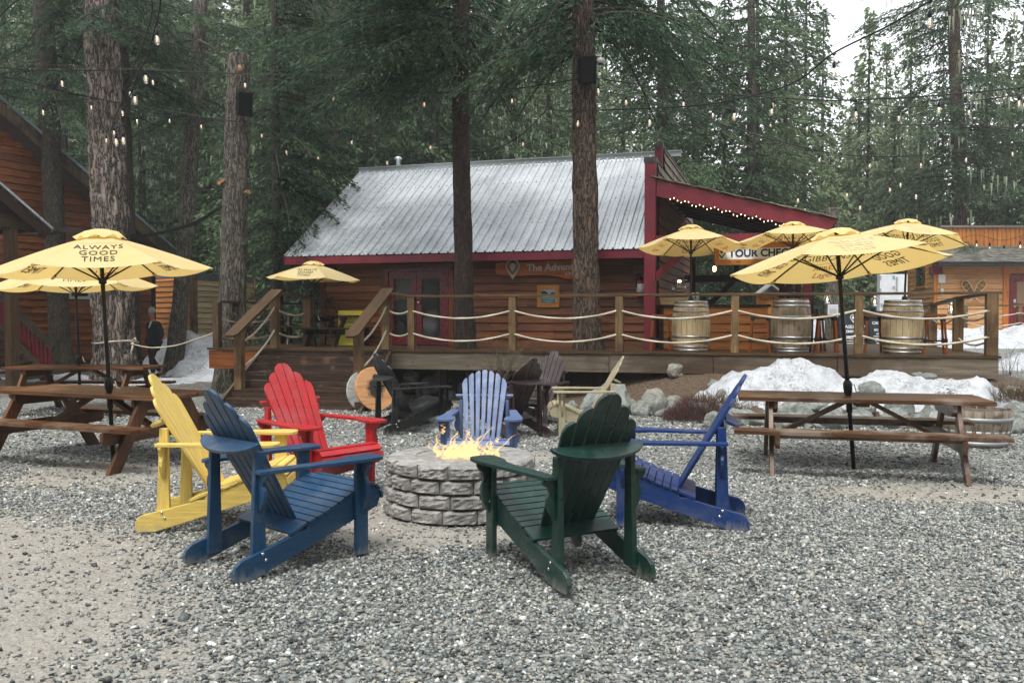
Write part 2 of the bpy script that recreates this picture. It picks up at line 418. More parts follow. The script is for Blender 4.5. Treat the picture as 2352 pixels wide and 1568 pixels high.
def mt_rock():
    N = NT('rock_surface'); o = N.coord('Object'); a = N.noise(o, 2.2, 9, .66, .3); b = N.noise(o, 16, 6, .7)
    oi = N.n('ShaderNodeObjectInfo')
    base = N.ramp(oi.outputs['Random'], [(0.0, '5c6462'), (.35, '747a76'), (.6, '565e5b'), (.8, '7f7a6c'), (1.0, '74614f')])
    col = N.mix(N.ramp(a.outputs['Fac'], [(.35, 0.0), (.65, 1.0)]), base, '9a9e98')
    col = N.mix(N.math('MULTIPLY', N.ramp(b.outputs['Fac'], [(.5, 0.0), (.7, 1.0)]), .7), col, '3a3c34')
    n = N.bump(a.outputs['Fac'], .8, .06, N.bump(b.outputs['Fac'], .5, .012))
    return N.set(Base_Color=col, Roughness=.7, Normal=n)
M['rock'] = mt_rock()
def mt_bark(name, dark, mid, light, sc=1.0, moss=0.0, bstr=.9):
    N = NT(name); o = N.coord('Object', (1, 1, .22))
    a = N.noise(o, 22 * sc, 7, .68, .6); b = N.noise(N.coord('Object', (1, 1, .16)), 46 * sc, 5, .7, .3); c = N.noise(N.coord('Object', (1, 1, .5)), 2.5, 4, .6)
    rdg = N.math('MULTIPLY', N.math('ABSOLUTE', N.math('SUBTRACT', a.outputs['Fac'], .5)), 6.0)
    f = N.ramp(rdg, [(.0, 0.0), (.35, .55), (1.0, 1.0)])
    col = N.mix(b.outputs['Fac'], mid, light)
    col = N.mix(N.ramp(c.outputs['Fac'], [(.35, .7), (.6, 0.0)]), col, mid)
    col = N.mix(N.ramp(f, [(.0, 1.0), (.25, .9), (.6, 0.0)]), col, dark)
    if moss:
        z = N.n('ShaderNodeSeparateXYZ'); N.l(N.coord('Object'), z.inputs[0]); m2 = N.noise(N.coord('Object'), 5, 5, .6)
        h = N.ramp(z.outputs['Z'], [(.0, 1.0), (.9, 0.0)]); h = N.math('MULTIPLY', N.math('ADD', h, .25), N.ramp(m2.outputs['Fac'], [(.45, 0.0), (.62, 1.0)]))
        col = N.mix(N.math('MULTIPLY', h, moss), col, '4a5230')
    n = N.bump(f, bstr, .03, N.bump(b.outputs['Fac'], .6, .012))
    return N.set(Base_Color=col, Roughness=.9, Normal=n)
M['bark_big'] = mt_bark('bark_big', '231d18', '85746a', 'b8a99c', .48, .3)
M['bark_dark'] = mt_bark('bark_dark', '17120f', '453a31', '65594b', 1.0, .8)
M['bark_grey'] = mt_bark('bark_grey', '1d1a15', '6a6256', '928b7d', .85, .7)
M['bark_brown'] = mt_bark('bark_brown', '120d0a', '5a4535', '8d7562', .75, .25)
M['bark_red'] = mt_bark('bark_red', '140d0a', '3d2a20', '5e4636', 1.1, .2)
M['cut'] = noisy('cut_wood', '9a7040', '6f4a26', 14, .6, .2)
def mt_leaf(name, c1, c2, c3, tr=.35):
    N = NT(name); rn = N.attr(); oi = N.n('ShaderNodeObjectInfo')
    x = N.math('FRACT', N.math('ADD', rn, N.math('MULTIPLY', oi.outputs['Random'], .35)))
    col = N.ramp(rn, [(0.0, c1), (.5, c2), (1.0, c3)])
    col = N.mix(1.0, col, N.math('ADD', N.math('MULTIPLY', oi.outputs['Random'], .5), .78), 'MULTIPLY')
    N.set(Base_Color=col, Roughness=.6); N.p.inputs['Specular IOR Level'].default_value = .25
    t = N.n('ShaderNodeBsdfTranslucent'); N.l(col, t.inputs[0]); ms = N.n('ShaderNodeMixShader'); ms.inputs[0].default_value = tr
    N.l(N.p.outputs[0], ms.inputs[1]); N.l(t.outputs[0], ms.inputs[2]); N.l(ms.outputs[0], N.out.inputs[0]); return N.m
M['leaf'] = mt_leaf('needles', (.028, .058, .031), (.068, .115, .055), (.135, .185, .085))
M['leaf_far'] = mt_leaf('needles_far', (.09, .135, .075), (.17, .225, .115), (.27, .335, .18))  # paler needles for far rows, with the haze put into their colour
M['leaf_near'] = mt_leaf('needles_near', (.017, .040, .024), (.042, .082, .040), (.095, .145, .068))
M['lichen'] = mt_leaf('lichen', (.22, .26, .16), (.30, .34, .22), (.40, .43, .30), .3)
M['twig'] = noisy('twig', '6b5e4c', '3a3026', 20, .9, .2)
# ================================================================== GROUND
def sst(t): t = max(0.0, min(1.0, t)); return t * t * (3 - 2 * t)
BORD = [(1.2, 15.2), (2.25, 14.0), (3.6, 12.6), (5.4, 12.7), (6.6, 11.9), (8.2, 12.2), (30, 13.5)]
def bord_y(x):
    for (a, b) in zip(BORD[:-1], BORD[1:]):
        if a[0] <= x <= b[0]: return a[1] + (b[1] - a[1]) * (x - a[0]) / (b[0] - a[0])
    return 15.2 if x < 1.2 else 13.5
def gz(x, y):
    z = 0.0
    if x > 0.2: z += .62 * sst((x - .2) / 1.2) * sst((y - bord_y(x)) / 2.2)
    hl = 1 - sst((x + 12) / 34)
    if y > 40: z += (y - 40) * (.02 + .30 * hl)
    return z
def dirt_at(x, y):
    n = mn.noise((x * .55, y * .55, 3.1)); n2 = mn.noise((x * 1.7, y * 1.7, 9.1))
    a = 1.15 * max(0, 1 - abs((x + 4.0) + .25 * (y - 5)) / 3.0) * sst((8.4 - y) / 3)
    b = max(0, 1 - abs(math.hypot(x + .45, y - 7.0) - .75) / .8) * .9
    c = max(0, 1 - math.hypot((x - 3.9) / 2.2, (y - 7.9) / .9)) * .9
    d = max(0, 1 - math.hypot((x + 4.2) / 2.0, (y - 8.6) / 1.2)) * .9
    e = max(0, 1 - math.hypot((x + .3) / 3.5, (y - 9.9) / 1.2)) * .5
    return max(a, b, c, d, e) + .35 * n + .12 * n2
def axis_pts(segs):
    out = []
    for a, b, st in segs:
        k = max(1, int(round((b - a) / st))); out += [a + (b - a) * i / k for i in range(k)]
    return out + [segs[-1][1]]
gx = axis_pts([(-260, -60, 20), (-60, -14, 2.0), (-14, -9, .5), (-9, 9, .12), (9, 14, .4), (14, 60, 2), (60, 260, 20)])
gy = axis_pts([(-40, 1.5, 4), (1.5, 11, .12), (11, 20, .3), (20, 40, 1.2), (40, 140, 5), (140, 300, 20)])
GX, GY = len(gx), len(gy)
gv = []; gd = []
for y in gy:
    for x in gx:
        z = gz(x, y)
        if y < 20 and abs(x) < 14: z += .018 * mn.noise((x * 1.3, y * 1.3, 0)) + .008 * mn.noise((x * 5, y * 5, 2)) - .008
        if z > .05 and y < 24: z += .03 * mn.noise((x * 2.5, y * 2.5, 7))
        gv.append((x, y, z)); gd.append(dirt_at(x, y) if (y < 14 and abs(x) < 14) else .1)
idx = np.arange(GX * GY).reshape(GY, GX)
gf = np.stack([idx[:-1, :-1], idx[:-1, 1:], idx[1:, 1:], idx[1:, :-1]], -1).reshape(-1, 4)
M['limb'] = noisy('limb', '3a322a', '1d1813', 20, .9, .2)
def mt_ground():
    N = NT('gravel_ground'); o = N.coord('Object')
    at_ = N.attr('dirt')
    vo = N.n('ShaderNodeTexVoronoi'); vo.inputs['Scale'].default_value = 34; vo.inputs['Randomness'].default_value = 1
    wv = N.n('ShaderNodeMix'); wv.data_type = 'VECTOR'; wv.inputs[0].default_value = .03; nd = N.noise(o, 30, 2); N.l(o, wv.inputs[4]); N.l(nd.outputs['Color'], wv.inputs[5])
    N.l(wv.outputs[1], vo.inputs['Vector'])
    sp = N.n('ShaderNodeSeparateColor'); N.l(vo.outputs['Color'], sp.inputs[0])
    st = N.ramp(sp.outputs[0], [(0.0, '424645'), (.25, '636866'), (.5, '828683'), (.72, '98978f'), (.86, '6f6a62'), (.93, '8a8f8b'), (1.0, 'bdbeb8')])
    st = N.mix(1.0, st, N.ramp(vo.outputs['Distance'], [(.4, 1.15), (.85, .5)]), 'MULTIPLY')
    fn = N.noise(o, 90, 5, .7); mid = N.noise(o, 7, 6, .65)
    dcol = N.mix(N.ramp(fn.outputs['Fac'], [(.3, 0.0), (.7, 1.0)]), '757168', 'bab5aa'); dcol = N.mix(N.ramp(mid.outputs['Fac'], [(.4, 0.0), (.7, .6)]), dcol, '7d786e')
    fl = N.ramp(N.math('ADD', at_, N.math('MULTIPLY', N.math('SUBTRACT', fn.outputs['Fac'], .5), 1.1)), [(.28, 0.0), (.46, 1.0)])
    col = N.mix(fl, st, dcol)
    # forest floor and mulch beyond the yard
    sx = N.n('ShaderNodeSeparateXYZ'); N.l(o, sx.inputs[0])
    far = N.ramp(N.math('MULTIPLY', sx.outputs['Y'], .01), [(.27, 0.0), (.34, 1.0)])
    fc = N.mix(N.noise(o, 3, 8, .7).outputs['Fac'], '2b2a1a', '5a5236')
    col = N.mix(far, col, fc)
    mu = N.attr('mulch'); mcol = N.mix(N.ramp(N.noise(o, 24, 8, .75).outputs['Fac'], [(.35, 0.0), (.66, 1.0)]), '2a1f17', '6e5b47')
    col = N.mix(N.ramp(N.math('ADD', mu, N.math('MULTIPLY', N.math('SUBTRACT', mid.outputs['Fac'], .5), .9)), [(.4, 0.0), (.6, 1.0)]), col, mcol)
    b = N.bump(N.ramp(vo.outputs['Distance'], [(.1, 1.0), (.7, 0.0)]), .85, .014, N.bump(fn.outputs['Fac'], .5, .006))
    return N.set(Base_Color=col, Roughness=.72, Normal=b)
M['ground'] = mt_ground()
ground = np_mesh('ground', np.array(gv), gf, M['ground'], smooth=True); tag(ground, kind='structure')
a_ = ground.data.attributes.new('dirt', 'FLOAT', 'POINT'); a_.data.foreach_set('value', gd)
mul = []
for (x, y, z) in gv:
    m = 0.0
    if x > .2 and 11 < y < 17 and x < 9.0: m = sst((x - .2) / .8) * sst((y - bord_y(x) + .1) / .4) * (1 - sst((x - 7.9) / .8))
    if x <= 1.2 and 12.4 < y < 17 and x > -3: m = max(m, .55 * sst((y - 12.4) / 1.0))
    if x < -2.5 and y > 15.5: m = max(m, .5 * sst((y - 15.5) / 2))
    mul.append(m)
a_ = ground.data.attributes.new('mulch', 'FLOAT', 'POINT'); a_.data.foreach_set('value', mul)

# loose gravel: many small flat chips lying on the yard
rs = np.random.RandomState(5)
NS = 218000
yy = np.concatenate([np.sqrt(rs.rand(155000) * (9.0 ** 2 - 2.2 ** 2) + 2.2 ** 2), np.sqrt(rs.rand(63000) * (16.5 ** 2 - 8.2 ** 2) + 8.2 ** 2)]); xx = (rs.rand(NS) * 2 - 1) * (yy * .70 + .5)
dd = np.array([dirt_at(a, b) for a, b in zip(xx, yy)])
keep = (np.array([bord_y(a) for a in xx]) > yy) & (rs.rand(NS) < np.clip(1.15 - 2.3 * (dd - .12), .10, 1.0)) & (np.hypot(xx + .43, yy - 7.2) > .64)
xx, yy = xx[keep], yy[keep]; n = len(xx)
base = np.array([[-1, -1, -1], [1, -1, -1], [1, 1, -1], [-1, 1, -1], [-1, -1, 1], [1, -1, 1], [1, 1, 1], [-1, 1, 1]], float)
V = np.repeat(base[None], n, 0) * (1 + (rs.rand(n, 8, 3) - .5) * .9)
V[:, 4:, :2] *= (.45 + .4 * rs.rand(n, 1, 1))
sz = .0068 * np.exp(rs.randn(n) * .30) * (1 + .07 * np.clip(yy - 7, 0, 9)); sc = np.stack([sz * (1.0 + .7 * rs.rand(n)), sz, sz * (.30 + .45 * rs.rand(n))], -1)
V *= sc[:, None, :]
def rotm(n, tilt):
    a = rs.rand(n) * 2 * pi; t = rs.randn(n) * tilt; p = rs.randn(n) * tilt
    ca, sa, ct, st_, cp, sp_ = np.cos(a), np.sin(a), np.cos(t), np.sin(t), np.cos(p), np.sin(p); Z = np.zeros(n); O = np.ones(n)
    Rz = np.stack([ca, -sa, Z, sa, ca, Z, Z, Z, O], -1).reshape(n, 3, 3); Rx = np.stack([O, Z, Z, Z, ct, -st_, Z, st_, ct], -1).reshape(n, 3, 3)
    Ry = np.stack([cp, Z, sp_, Z, O, Z, -sp_, Z, cp], -1).reshape(n, 3, 3); return Rz @ Rx @ Ry
V = np.einsum('nij,nkj->nki', rotm(n, .5), V)
zz = np.array([.018 * mn.noise((a * 1.3, b * 1.3, 0)) + .008 * mn.noise((a * 5, b * 5, 2)) - .008 for a, b in zip(xx, yy)])
V += np.stack([xx, yy, zz + sc[:, 2] * .5 + rs.rand(n) * .005], -1)[:, None, :]
q = np.array([[0, 3, 2, 1], [4, 5, 6, 7], [0, 1, 5, 4], [1, 2, 6, 5], [2, 3, 7, 6], [3, 0, 4, 7]])
F = (q[None] + (np.arange(n) * 8)[:, None, None]).reshape(-1, 4)
def mt_chip():
    N = NT('gravel_chips'); rn = N.attr()
    col = N.ramp(rn, [(0.0, '343838'), (.2, '575c5b'), (.45, '7f8482'), (.66, '9da09b'), (.8, 'a8a294'), (.86, '6f6c64'), (.93, 'b0b4b0'), (1.0, 'dcddd8')])
    f = N.noise(N.coord('Object'), 120, 3, .6); col = N.mix(1.0, col, N.math('ADD', N.math('MULTIPLY', f.outputs['Fac'], .6), .7), 'MULTIPLY')
    return N.set(Base_Color=col, Roughness=.5)
M['chip'] = mt_chip()
gr = np_mesh('gravel', V.reshape(-1, 3), F, M['chip'], rnd=np.repeat(rs.rand(n), 6))
tag(gr, 'loose grey gravel chips spread over the yard around the chairs', 'gravel', kind='stuff')

# ================================================================== TREES
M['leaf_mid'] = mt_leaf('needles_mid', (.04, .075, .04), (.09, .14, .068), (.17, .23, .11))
def branch_leaves(rs, start, azim, L, rise, droop, tw_sp, lf, dens=1.0, wid=.30, hang=.35, out=None):
    """flat drooping spray; returns leaf centres, directions, sides, sizes"""
    d = np.array([cos(azim), sin(azim), 0]); sd = np.array([-sin(azim), cos(azim), 0])
    nt_ = max(3, int(L * .92 / tw_sp)); t = np.linspace(.10, 1.0, nt_) + (rs.rand(nt_) - .5) * .5 / nt_
    bend = (rs.rand() - .5) * .25
    P = start + d * (L * t)[:, None] + np.array([0, 0, 1]) * (rise * L * t - droop * L * t ** 2)[:, None] + sd * (bend * L * t ** 2)[:, None]
    C, D, Z = [], [], []
    for s in (-1, 1):
        lt = (wid * L * (1.06 - t) ** .8 + .10) * (.6 + .6 * rs.rand(nt_))
        a = R(58) + rs.randn(nt_) * .16
        dr = np.cos(a)[:, None] * d + (s * np.sin(a))[:, None] * sd + np.array([0, 0, -1]) * (.05 + hang * rs.rand(nt_))[:, None]
        nl = np.maximum(2, (lt / lf * dens).astype(int)); tot = nl.sum(); ii = np.repeat(np.arange(nt_), nl)
        u = rs.rand(tot) ** .8
        c = P[ii] + dr[ii] * (lt[ii] * u)[:, None] + np.array([0, 0, -1]) * (hang * .6 * lt[ii] * u ** 2)[:, None]
        c += rs.randn(tot, 3) * lf * .25
        sp = rs.randn(tot, 3) * .35; sgn = np.where(rs.rand(tot) < .5, 1, -1)[:, None]
        dv = dr[ii] * .75 + d * .45 + sd * sgn * .5 + sp + np.array([0, 0, -1]) * .22
        C.append(c); D.append(dv)
    C = np.concatenate(C); D = np.concatenate(D); D /= np.linalg.norm(D, axis=1)[:, None]
    return C, D, P
def leaves_mesh(rs, name, C, D, lf, lw, mat, parent, rnd):
    n = len(C); up = np.array([0, 0, 1.0]) + rs.randn(n, 3) * .75
    S = np.cross(D, up); S /= (np.linalg.norm(S, axis=1)[:, None] + 1e-9)
    l = lf * (.6 + .8 * rs.rand(n))[:, None]; w = lw * (.6 + .8 * rs.rand(n))[:, None]
    a = C - D * l * .5; b = C + S * w * .5; c = C + D * l * .5 + np.array([0, 0, -.12]) * l; e = C - S * w * .5
    V = np.stack([a, b, c, e], 1).reshape(-1, 3); F = np.arange(n * 4).reshape(n, 4)
    return np_mesh(name, V, F, mat, parent, rnd=rnd)
def trunk_mesh(mb, H, r0, r1, n=9, lean=(0, 0), z0=0, seed=0, wob=.03):
    rg = random.Random(seed); m = max(4, int(H / 1.2)); pts = []; rad = []
    for i in range(m + 1):
        t = i / m; pts.append((lean[0] * t * H + wob * H * .1 * mn.noise((t * 3, seed, 0)), lean[1] * t * H + wob * H * .1 * mn.noise((t * 3, seed, 5)), z0 + H * t))
        rad.append((r0 + (r1 - r0) * t) * (1 + .35 * math.exp(-t * H / .5)))
    mb.tube(pts, rad, n, .5)
def conifer(name, seed, H, z0, Rr, nb, lf=.13, lw=.045, tw=.13, droop=.38, rise=.12, trunk_r=.2, moss=0, leafmat='leaf', bark='bark_dark', dens=1.35, hang=.35, shape=.85, dead=8):
    rs = np.random.RandomState(seed); root = empty(name)
    Cs, Ds, Rn = [], [], []; mb = MB(seed); trunk_mesh(mb, H * .98, trunk_r, .03, 8, seed=seed)
    MC = []
    zs = z0 + (H - z0) * (np.linspace(0, 1, nb) ** 1.05)
    for i, z in enumerate(zs):
        k = (z - z0) / (H - z0); L = Rr * (max(.03, 1 - k) ** shape) * (.55 + .65 * rs.rand()) * (1 if k > .08 else .8)
        if L < .15: L = .15
        az_ = i * 2.399 + rs.rand() * .9; st = np.array([0, 0, z])
        C, D, P = branch_leaves(rs, st, az_, L, rise + .35 * k * rs.rand(), droop * (.7 + .6 * rs.rand()), tw, lf, dens, hang=hang)
        Cs.append(C); Ds.append(D); tone = rs.rand() * .45
        Rn.append(np.clip(tone + rs.rand(len(C)) * .35 + .2 * (np.linalg.norm(C[:, :2], axis=1) / max(L, .3)), 0, 1))
        if L > .6: mb.tube([st] + [P[j] for j in range(0, len(P), max(1, len(P) // 4))], [max(.012, trunk_r * .13 * (1 - k) + .008)] + [.012] * len(range(0, len(P), max(1, len(P) // 4))), 4, .5, caps=False)
        if moss and k < .75:
            m = int(moss * L * 6); j = rs.randint(0, len(P), m); MC.append(P[j] + rs.randn(m, 3) * .06 + np.array([0, 0, -.12]))
    for i in range(dead):
        z = 1 + rs.rand() * max(.5, z0 - .5); a = rs.rand() * 6.28; L = .6 + rs.rand() * 1.2
        mb.tube([(0, 0, z), (cos(a) * L * .5, sin(a) * L * .5, z + .1), (cos(a) * L, sin(a) * L, z - .15)], [.02, .012, .005], 4, .5, caps=False)
    mb.build('trunk', M[bark], root)
    leaves_mesh(rs, 'crown', np.concatenate(Cs), np.concatenate(Ds), lf, lw, M[leafmat], root, np.concatenate(Rn))
    if moss:
        c = np.concatenate(MC); d = np.tile([0, 0, -1.0], (len(c), 1)) + rs.randn(len(c), 3) * .08; d /= np.linalg.norm(d, axis=1)[:, None]
        n = len(c); l = (.12 + .35 * rs.rand(n) ** 2)[:, None]; w = (.02 + .03 * rs.rand(n))[:, None]; a = rs.rand(n) * 6.28
        S = np.stack([np.cos(a), np.sin(a), a * 0], 1); V = np.stack([c - S * w, c + S * w, c + S * w * .5 + d * l * .7, c + d * l], 1).reshape(-1, 3)
        np_mesh('lichen', V, np.arange(n * 4).reshape(n, 4), M['lichen'], root, rnd=rs.rand(n))['kind'] = 'stuff'
    return root
LAB_FOREST = 'tall green conifer standing among the dense forest behind the buildings'
def settree(t, x, y, s=1, rz=None, lab=None, grp='conifers of the forest behind the buildings', zs=1, z=None):
    t.location = (x, y, gz(x, y) - .1 if z is None else z); t.rotation_euler = (0, 0, rz if rz is not None else (x * 7.3 + y * 3.1) % 6.28); t.scale = (s, s, s * zs)
    tag(t, lab or LAB_FOREST, 'tree', grp)
LM = [(-200, 'the left picture edge'), (122, 'the dark mossy trunk'), (240, 'the thickest trunk'), (440, 'the leaning trunk'), (545, 'the sawn off trunk'), (755, 'the grey trunk by the roof'), (915, 'the roof flue'), (1060, 'the reddish deck trunk'), (1342, 'the speaker trunk'), (1518, 'the red parapet'), (1725, 'the trunk above the lean-to'), (1912, 'the bare grey trunk'), (2200, 'the lichen hung conifer')]
ORD = ['first', 'second', 'third', 'fourth', 'fifth', 'sixth', 'seventh', 'eighth', 'ninth', 'tenth', 'eleventh', 'twelfth', 'thirteenth', 'fourteenth', 'fifteenth', 'sixteenth', 'seventeenth', 'eighteenth', 'nineteenth', 'twentieth', 'twenty-first', 'twenty-second', 'twenty-third', 'twenty-fourth', 'twenty-fifth']
_cn = {}
def near_label(kind, px, lms=LM):
    m = [n_ for x_, n_ in lms if x_ <= px][-1] if px >= lms[0][0] else lms[0][1]; k = _cn.get((kind, m), 0); _cn[(kind, m)] = k + 1
    return '%s %s rightwards from %s' % (ORD[min(k, 24)], kind, m)
TV = [conifer('conifer', 11, 20, 1.0, 3.8, 185, .25, .08, .15, .34, .10, .2),
      conifer('conifer', 12, 22, 1.5, 3.7, 185, .25, .08, .15, .42, .14, .22, moss=1.2),
      conifer('conifer', 13, 17, .4, 4.0, 180, .25, .08, .15, .30, .08, .18),
      conifer('conifer', 14, 24, 2.2, 3.7, 185, .25, .08, .15, .45, .16, .24),
      conifer('conifer', 15, 12, .5, 2.6, 140, .22, .085, .14, .28, .10, .12)]
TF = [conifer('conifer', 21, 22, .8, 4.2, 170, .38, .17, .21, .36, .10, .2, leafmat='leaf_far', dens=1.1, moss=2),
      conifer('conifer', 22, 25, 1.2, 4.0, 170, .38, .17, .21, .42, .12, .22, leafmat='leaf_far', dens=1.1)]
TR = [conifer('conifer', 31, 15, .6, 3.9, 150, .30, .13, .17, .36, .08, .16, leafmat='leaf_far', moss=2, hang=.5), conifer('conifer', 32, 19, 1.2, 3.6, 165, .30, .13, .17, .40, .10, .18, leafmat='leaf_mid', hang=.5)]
usedp = set()
def proto_place(P, i, *a, **k):
    key = id(P[i]); t = P[i] if key not in usedp else copy_tree(P[i]); usedp.add(key); settree(t, *a, **k); return t
rg = random.Random(77)
# near forest row: (photo column, distance, variant, scale, height factor)
near = [(20, 33, 1, 1.0, 1), (150, 30, 3, .9, 1), (330, 33, 1, .85, 1), (395, 38, 0, 1.1, 1), (480, 35, 0, .9, 1.1), (570, 34, 3, 1.05, 1), (610, 32, 2, .8, 1.1), (655, 31, 1, .95, 1),
        (700, 26, 0, .70, 1.2), (790, 31, 1, 1.0, 1), (850, 28, 2, .85, 1.1), (930, 32, 0, 1.0, 1.1), (1000, 29, 3, .95, 1), (1090, 33, 2, 1.0, 1), (1180, 30, 1, .85, 1), (1260, 36, 0, 1.0, 1), (1340, 38, 2, .9, 1),
        (1430, 44, 6, .85, 1), (1480, 52, 5, .9, 1), (1530, 34, 6, .62, 1), (1590, 40, 6, .90, 1), (1660, 33, 6, .72, 1), (1735, 36, 6, .95, 1), (1800, 38, 6, .98, 1), (1845, 43, 6, 1.0, 1.0), (1905, 40, 5, .62, 1),
        (1990, 42, 5, .9, 1.15), (1945, 47, 5, .75, 1), (1968, 52, 5, 1.05, 1), (2085, 50, 5, 1.15, 1), (2030, 56, 5, 1.2, 1), (1885, 50, 6, .95, 1), (2050, 40, 5, .70, 1), (2110, 43, 5, .8, .95), (2160, 46, 6, .8, 1), (2260, 42, 6, .9, .95), (2310, 45, 5, 1.05, 1), (2352, 40, 6, .8, 1), (2400, 38, 6, .9, 1), (-70, 35, 0, 1, 1), (2460, 48, 1, .9, 1)]
for px, d, v, s, zs in sorted(near):
    p = at(px, 700, d); proto_place(TV if v < 5 else TR, v if v < 5 else v - 5, p.x, d, s, zs=zs, lab=near_label('green conifer of the nearest line', px))
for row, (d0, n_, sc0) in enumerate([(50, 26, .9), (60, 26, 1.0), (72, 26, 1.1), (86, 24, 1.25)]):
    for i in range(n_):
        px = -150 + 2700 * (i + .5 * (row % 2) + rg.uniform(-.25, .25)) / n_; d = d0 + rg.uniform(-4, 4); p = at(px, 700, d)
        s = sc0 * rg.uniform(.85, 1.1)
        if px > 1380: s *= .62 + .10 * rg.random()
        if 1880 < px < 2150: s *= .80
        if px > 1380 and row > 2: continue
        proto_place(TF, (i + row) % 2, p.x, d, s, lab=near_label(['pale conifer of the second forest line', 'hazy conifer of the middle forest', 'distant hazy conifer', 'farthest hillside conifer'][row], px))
for k in range(52):  # unseen rest of the forest, put in to darken what faces the viewer
    a = R(-28 - 124 * k / 22) if k < 22 else (R([12, 4, -6, -16, 168, 176, 186, 196][k - 22]) if k < 30 else R(-15 - 150 * (k - 30) / 21)); rad_ = (15 + 6 * (k % 3) if k < 30 else 31 + 5 * (k % 2)) + rg.uniform(-1, 1)
    proto_place(TV, (0, 1, 3)[k % 3], cos(a) * rad_ * 1.25, 5 + sin(a) * rad_, 1.05 + .1 * (k % 2), lab='tall unseen conifer at the edge of the clearing behind the viewer', grp='unseen conifers round the clearing')
for P_ in (TV, TF, TR):
    for t in P_:
        if id(t) not in usedp:
            for c_ in kids(t): bpy.data.objects.remove(c_)
            bpy.data.objects.remove(t)

# ---- big individual trunks in the yard
def bark_trunk(mb, pts, rads, n=40, ridge=.045, freq=5, seed=0, step=.07, flare=0):
    """furrowed trunk through pts"""
    P = [Vector(p) for p in pts]; seg = []
    for i in range(len(P) - 1):
        L = (P[i + 1] - P[i]).length; k = max(1, int(L / step))
        for j in range(k): seg.append((P[i].lerp(P[i + 1], j / k), rads[i] + (rads[i + 1] - rads[i]) * j / k))
    seg.append((P[-1], rads[-1])); b = len(mb.v); m = len(seg)
    z0 = seg[0][0].z
    for i, (c, r) in enumerate(seg):
        h = c.z - z0; fl = 1 + flare * math.exp(-h / .35)
        for k in range(n):
            a = 2 * pi * k / n; q = Vector((cos(a) * freq, sin(a) * freq, c.z * 1.1 + seed))
            v = abs(mn.noise(q)) ; w = mn.noise(Vector((cos(a) * 2, sin(a) * 2, c.z * .5 + seed * 3)))
            u = abs(mn.noise(Vector((cos(a) * freq * 2.2, sin(a) * freq * 2.2, c.z * 3 + seed))))
            lob = 1 + (fl - 1) * (.7 + .6 * cos(5 * a + seed))
            rr = r * lob * (1 + .05 * w) + r * ridge * (v * 3 - .7) + r * ridge * .6 * (u * 2 - .5)
            mb.v.append((c.x + cos(a) * rr, c.y + sin(a) * rr, c.z))
    for i in range(m - 1):
        for k in range(n):
            k2 = (k + 1) % n
            mb.face([b + i * n + k, b + i * n + k2, b + (i + 1) * n + k2, b + (i + 1) * n + k], [(0, 0)] * 4, .5, True)
    mb.face([b + (m - 1) * n + k for k in range(n)], [(0, 0)] * n, .5)
def px_trunk(name, label, base, ctl, mat, n=40, ridge=.05, seed=0, flare=.25, top=None, freq=5, up=9.5):
    """ctl: (px, py, width px) down the trunk; base: ground distance. Continues above the picture to height `up`"""
    d = base; c = [(at(px, py, d), w * d / FPX / 2) for px, py, w in ctl]
    c.sort(key=lambda t: t[0].z)
    if top is None:
        a, b = c[-2], c[-1]; k = (up - b[0].z) / max(.1, b[0].z - a[0].z)
        c.append((b[0] + (b[0] - a[0]) * k * .8, b[1] * .6)); c[-1][0].z = up
    root = empty(name, (c[0][0].x, d, c[0][0].z)); o = root.location.copy()
    mb = MB(seed); bark_trunk(mb, [p - o for p, r in c], [r for p, r in c], n, ridge, freq, seed, flare=flare)
    t = mb.build('trunk', M[mat], root); tag(root, label, 'tree'); return root, c, t
def stub(mb, a, b, r0, r1, n=8): mb.tube([a, Vector(a).lerp(Vector(b), .6), b], [r0, (r0 + r1) / 2, r1], n, .5)
def crown_sprays(root, specs, seed, lf=.105, lw=.028, mat='leaf_near', tw=.055, hang=.55, wid=.34, name='crown'):
    """specs: (start point, azimuth, length, rise, droop) in world space"""
    rs = np.random.RandomState(seed); o = root.location; Cs, Ds, Rn = [], [], []; mb = MB(seed)
    for (st, az_, L, rise, droop) in specs:
        s0 = np.array(st) - np.array(o)
        C, D, P = branch_leaves(rs, s0, az_, L, rise, droop, tw, lf, 1.9, wid=wid, hang=hang)
        Cs.append(C); Ds.append(D); Rn.append(np.clip(rs.rand() * .4 + rs.rand(len(C)) * .5, 0, 1))
        q = [s0] + [P[j] for j in range(1, len(P), 3)]; mb.tube(q, [.03 * (1 - .8 * j / len(q)) + .004 for j in range(len(q))], 5, .5, caps=False)
    mb.build('limb', M['limb'], root)
    leaves_mesh(rs, name, np.concatenate(Cs), np.concatenate(Ds), lf, lw, M[mat], root, np.concatenate(Rn))
def az_specs(rg, cx, cy, z0, z1, nn, Lr, az=(0, 6.283), rise=(.0, .25), droop=(.35, .7)):
    return [((cx, cy, rg.uniform(z0, z1)), rg.uniform(*az), rg.uniform(*Lr), rg.uniform(*rise), rg.uniform(*droop)) for _ in range(nn)]

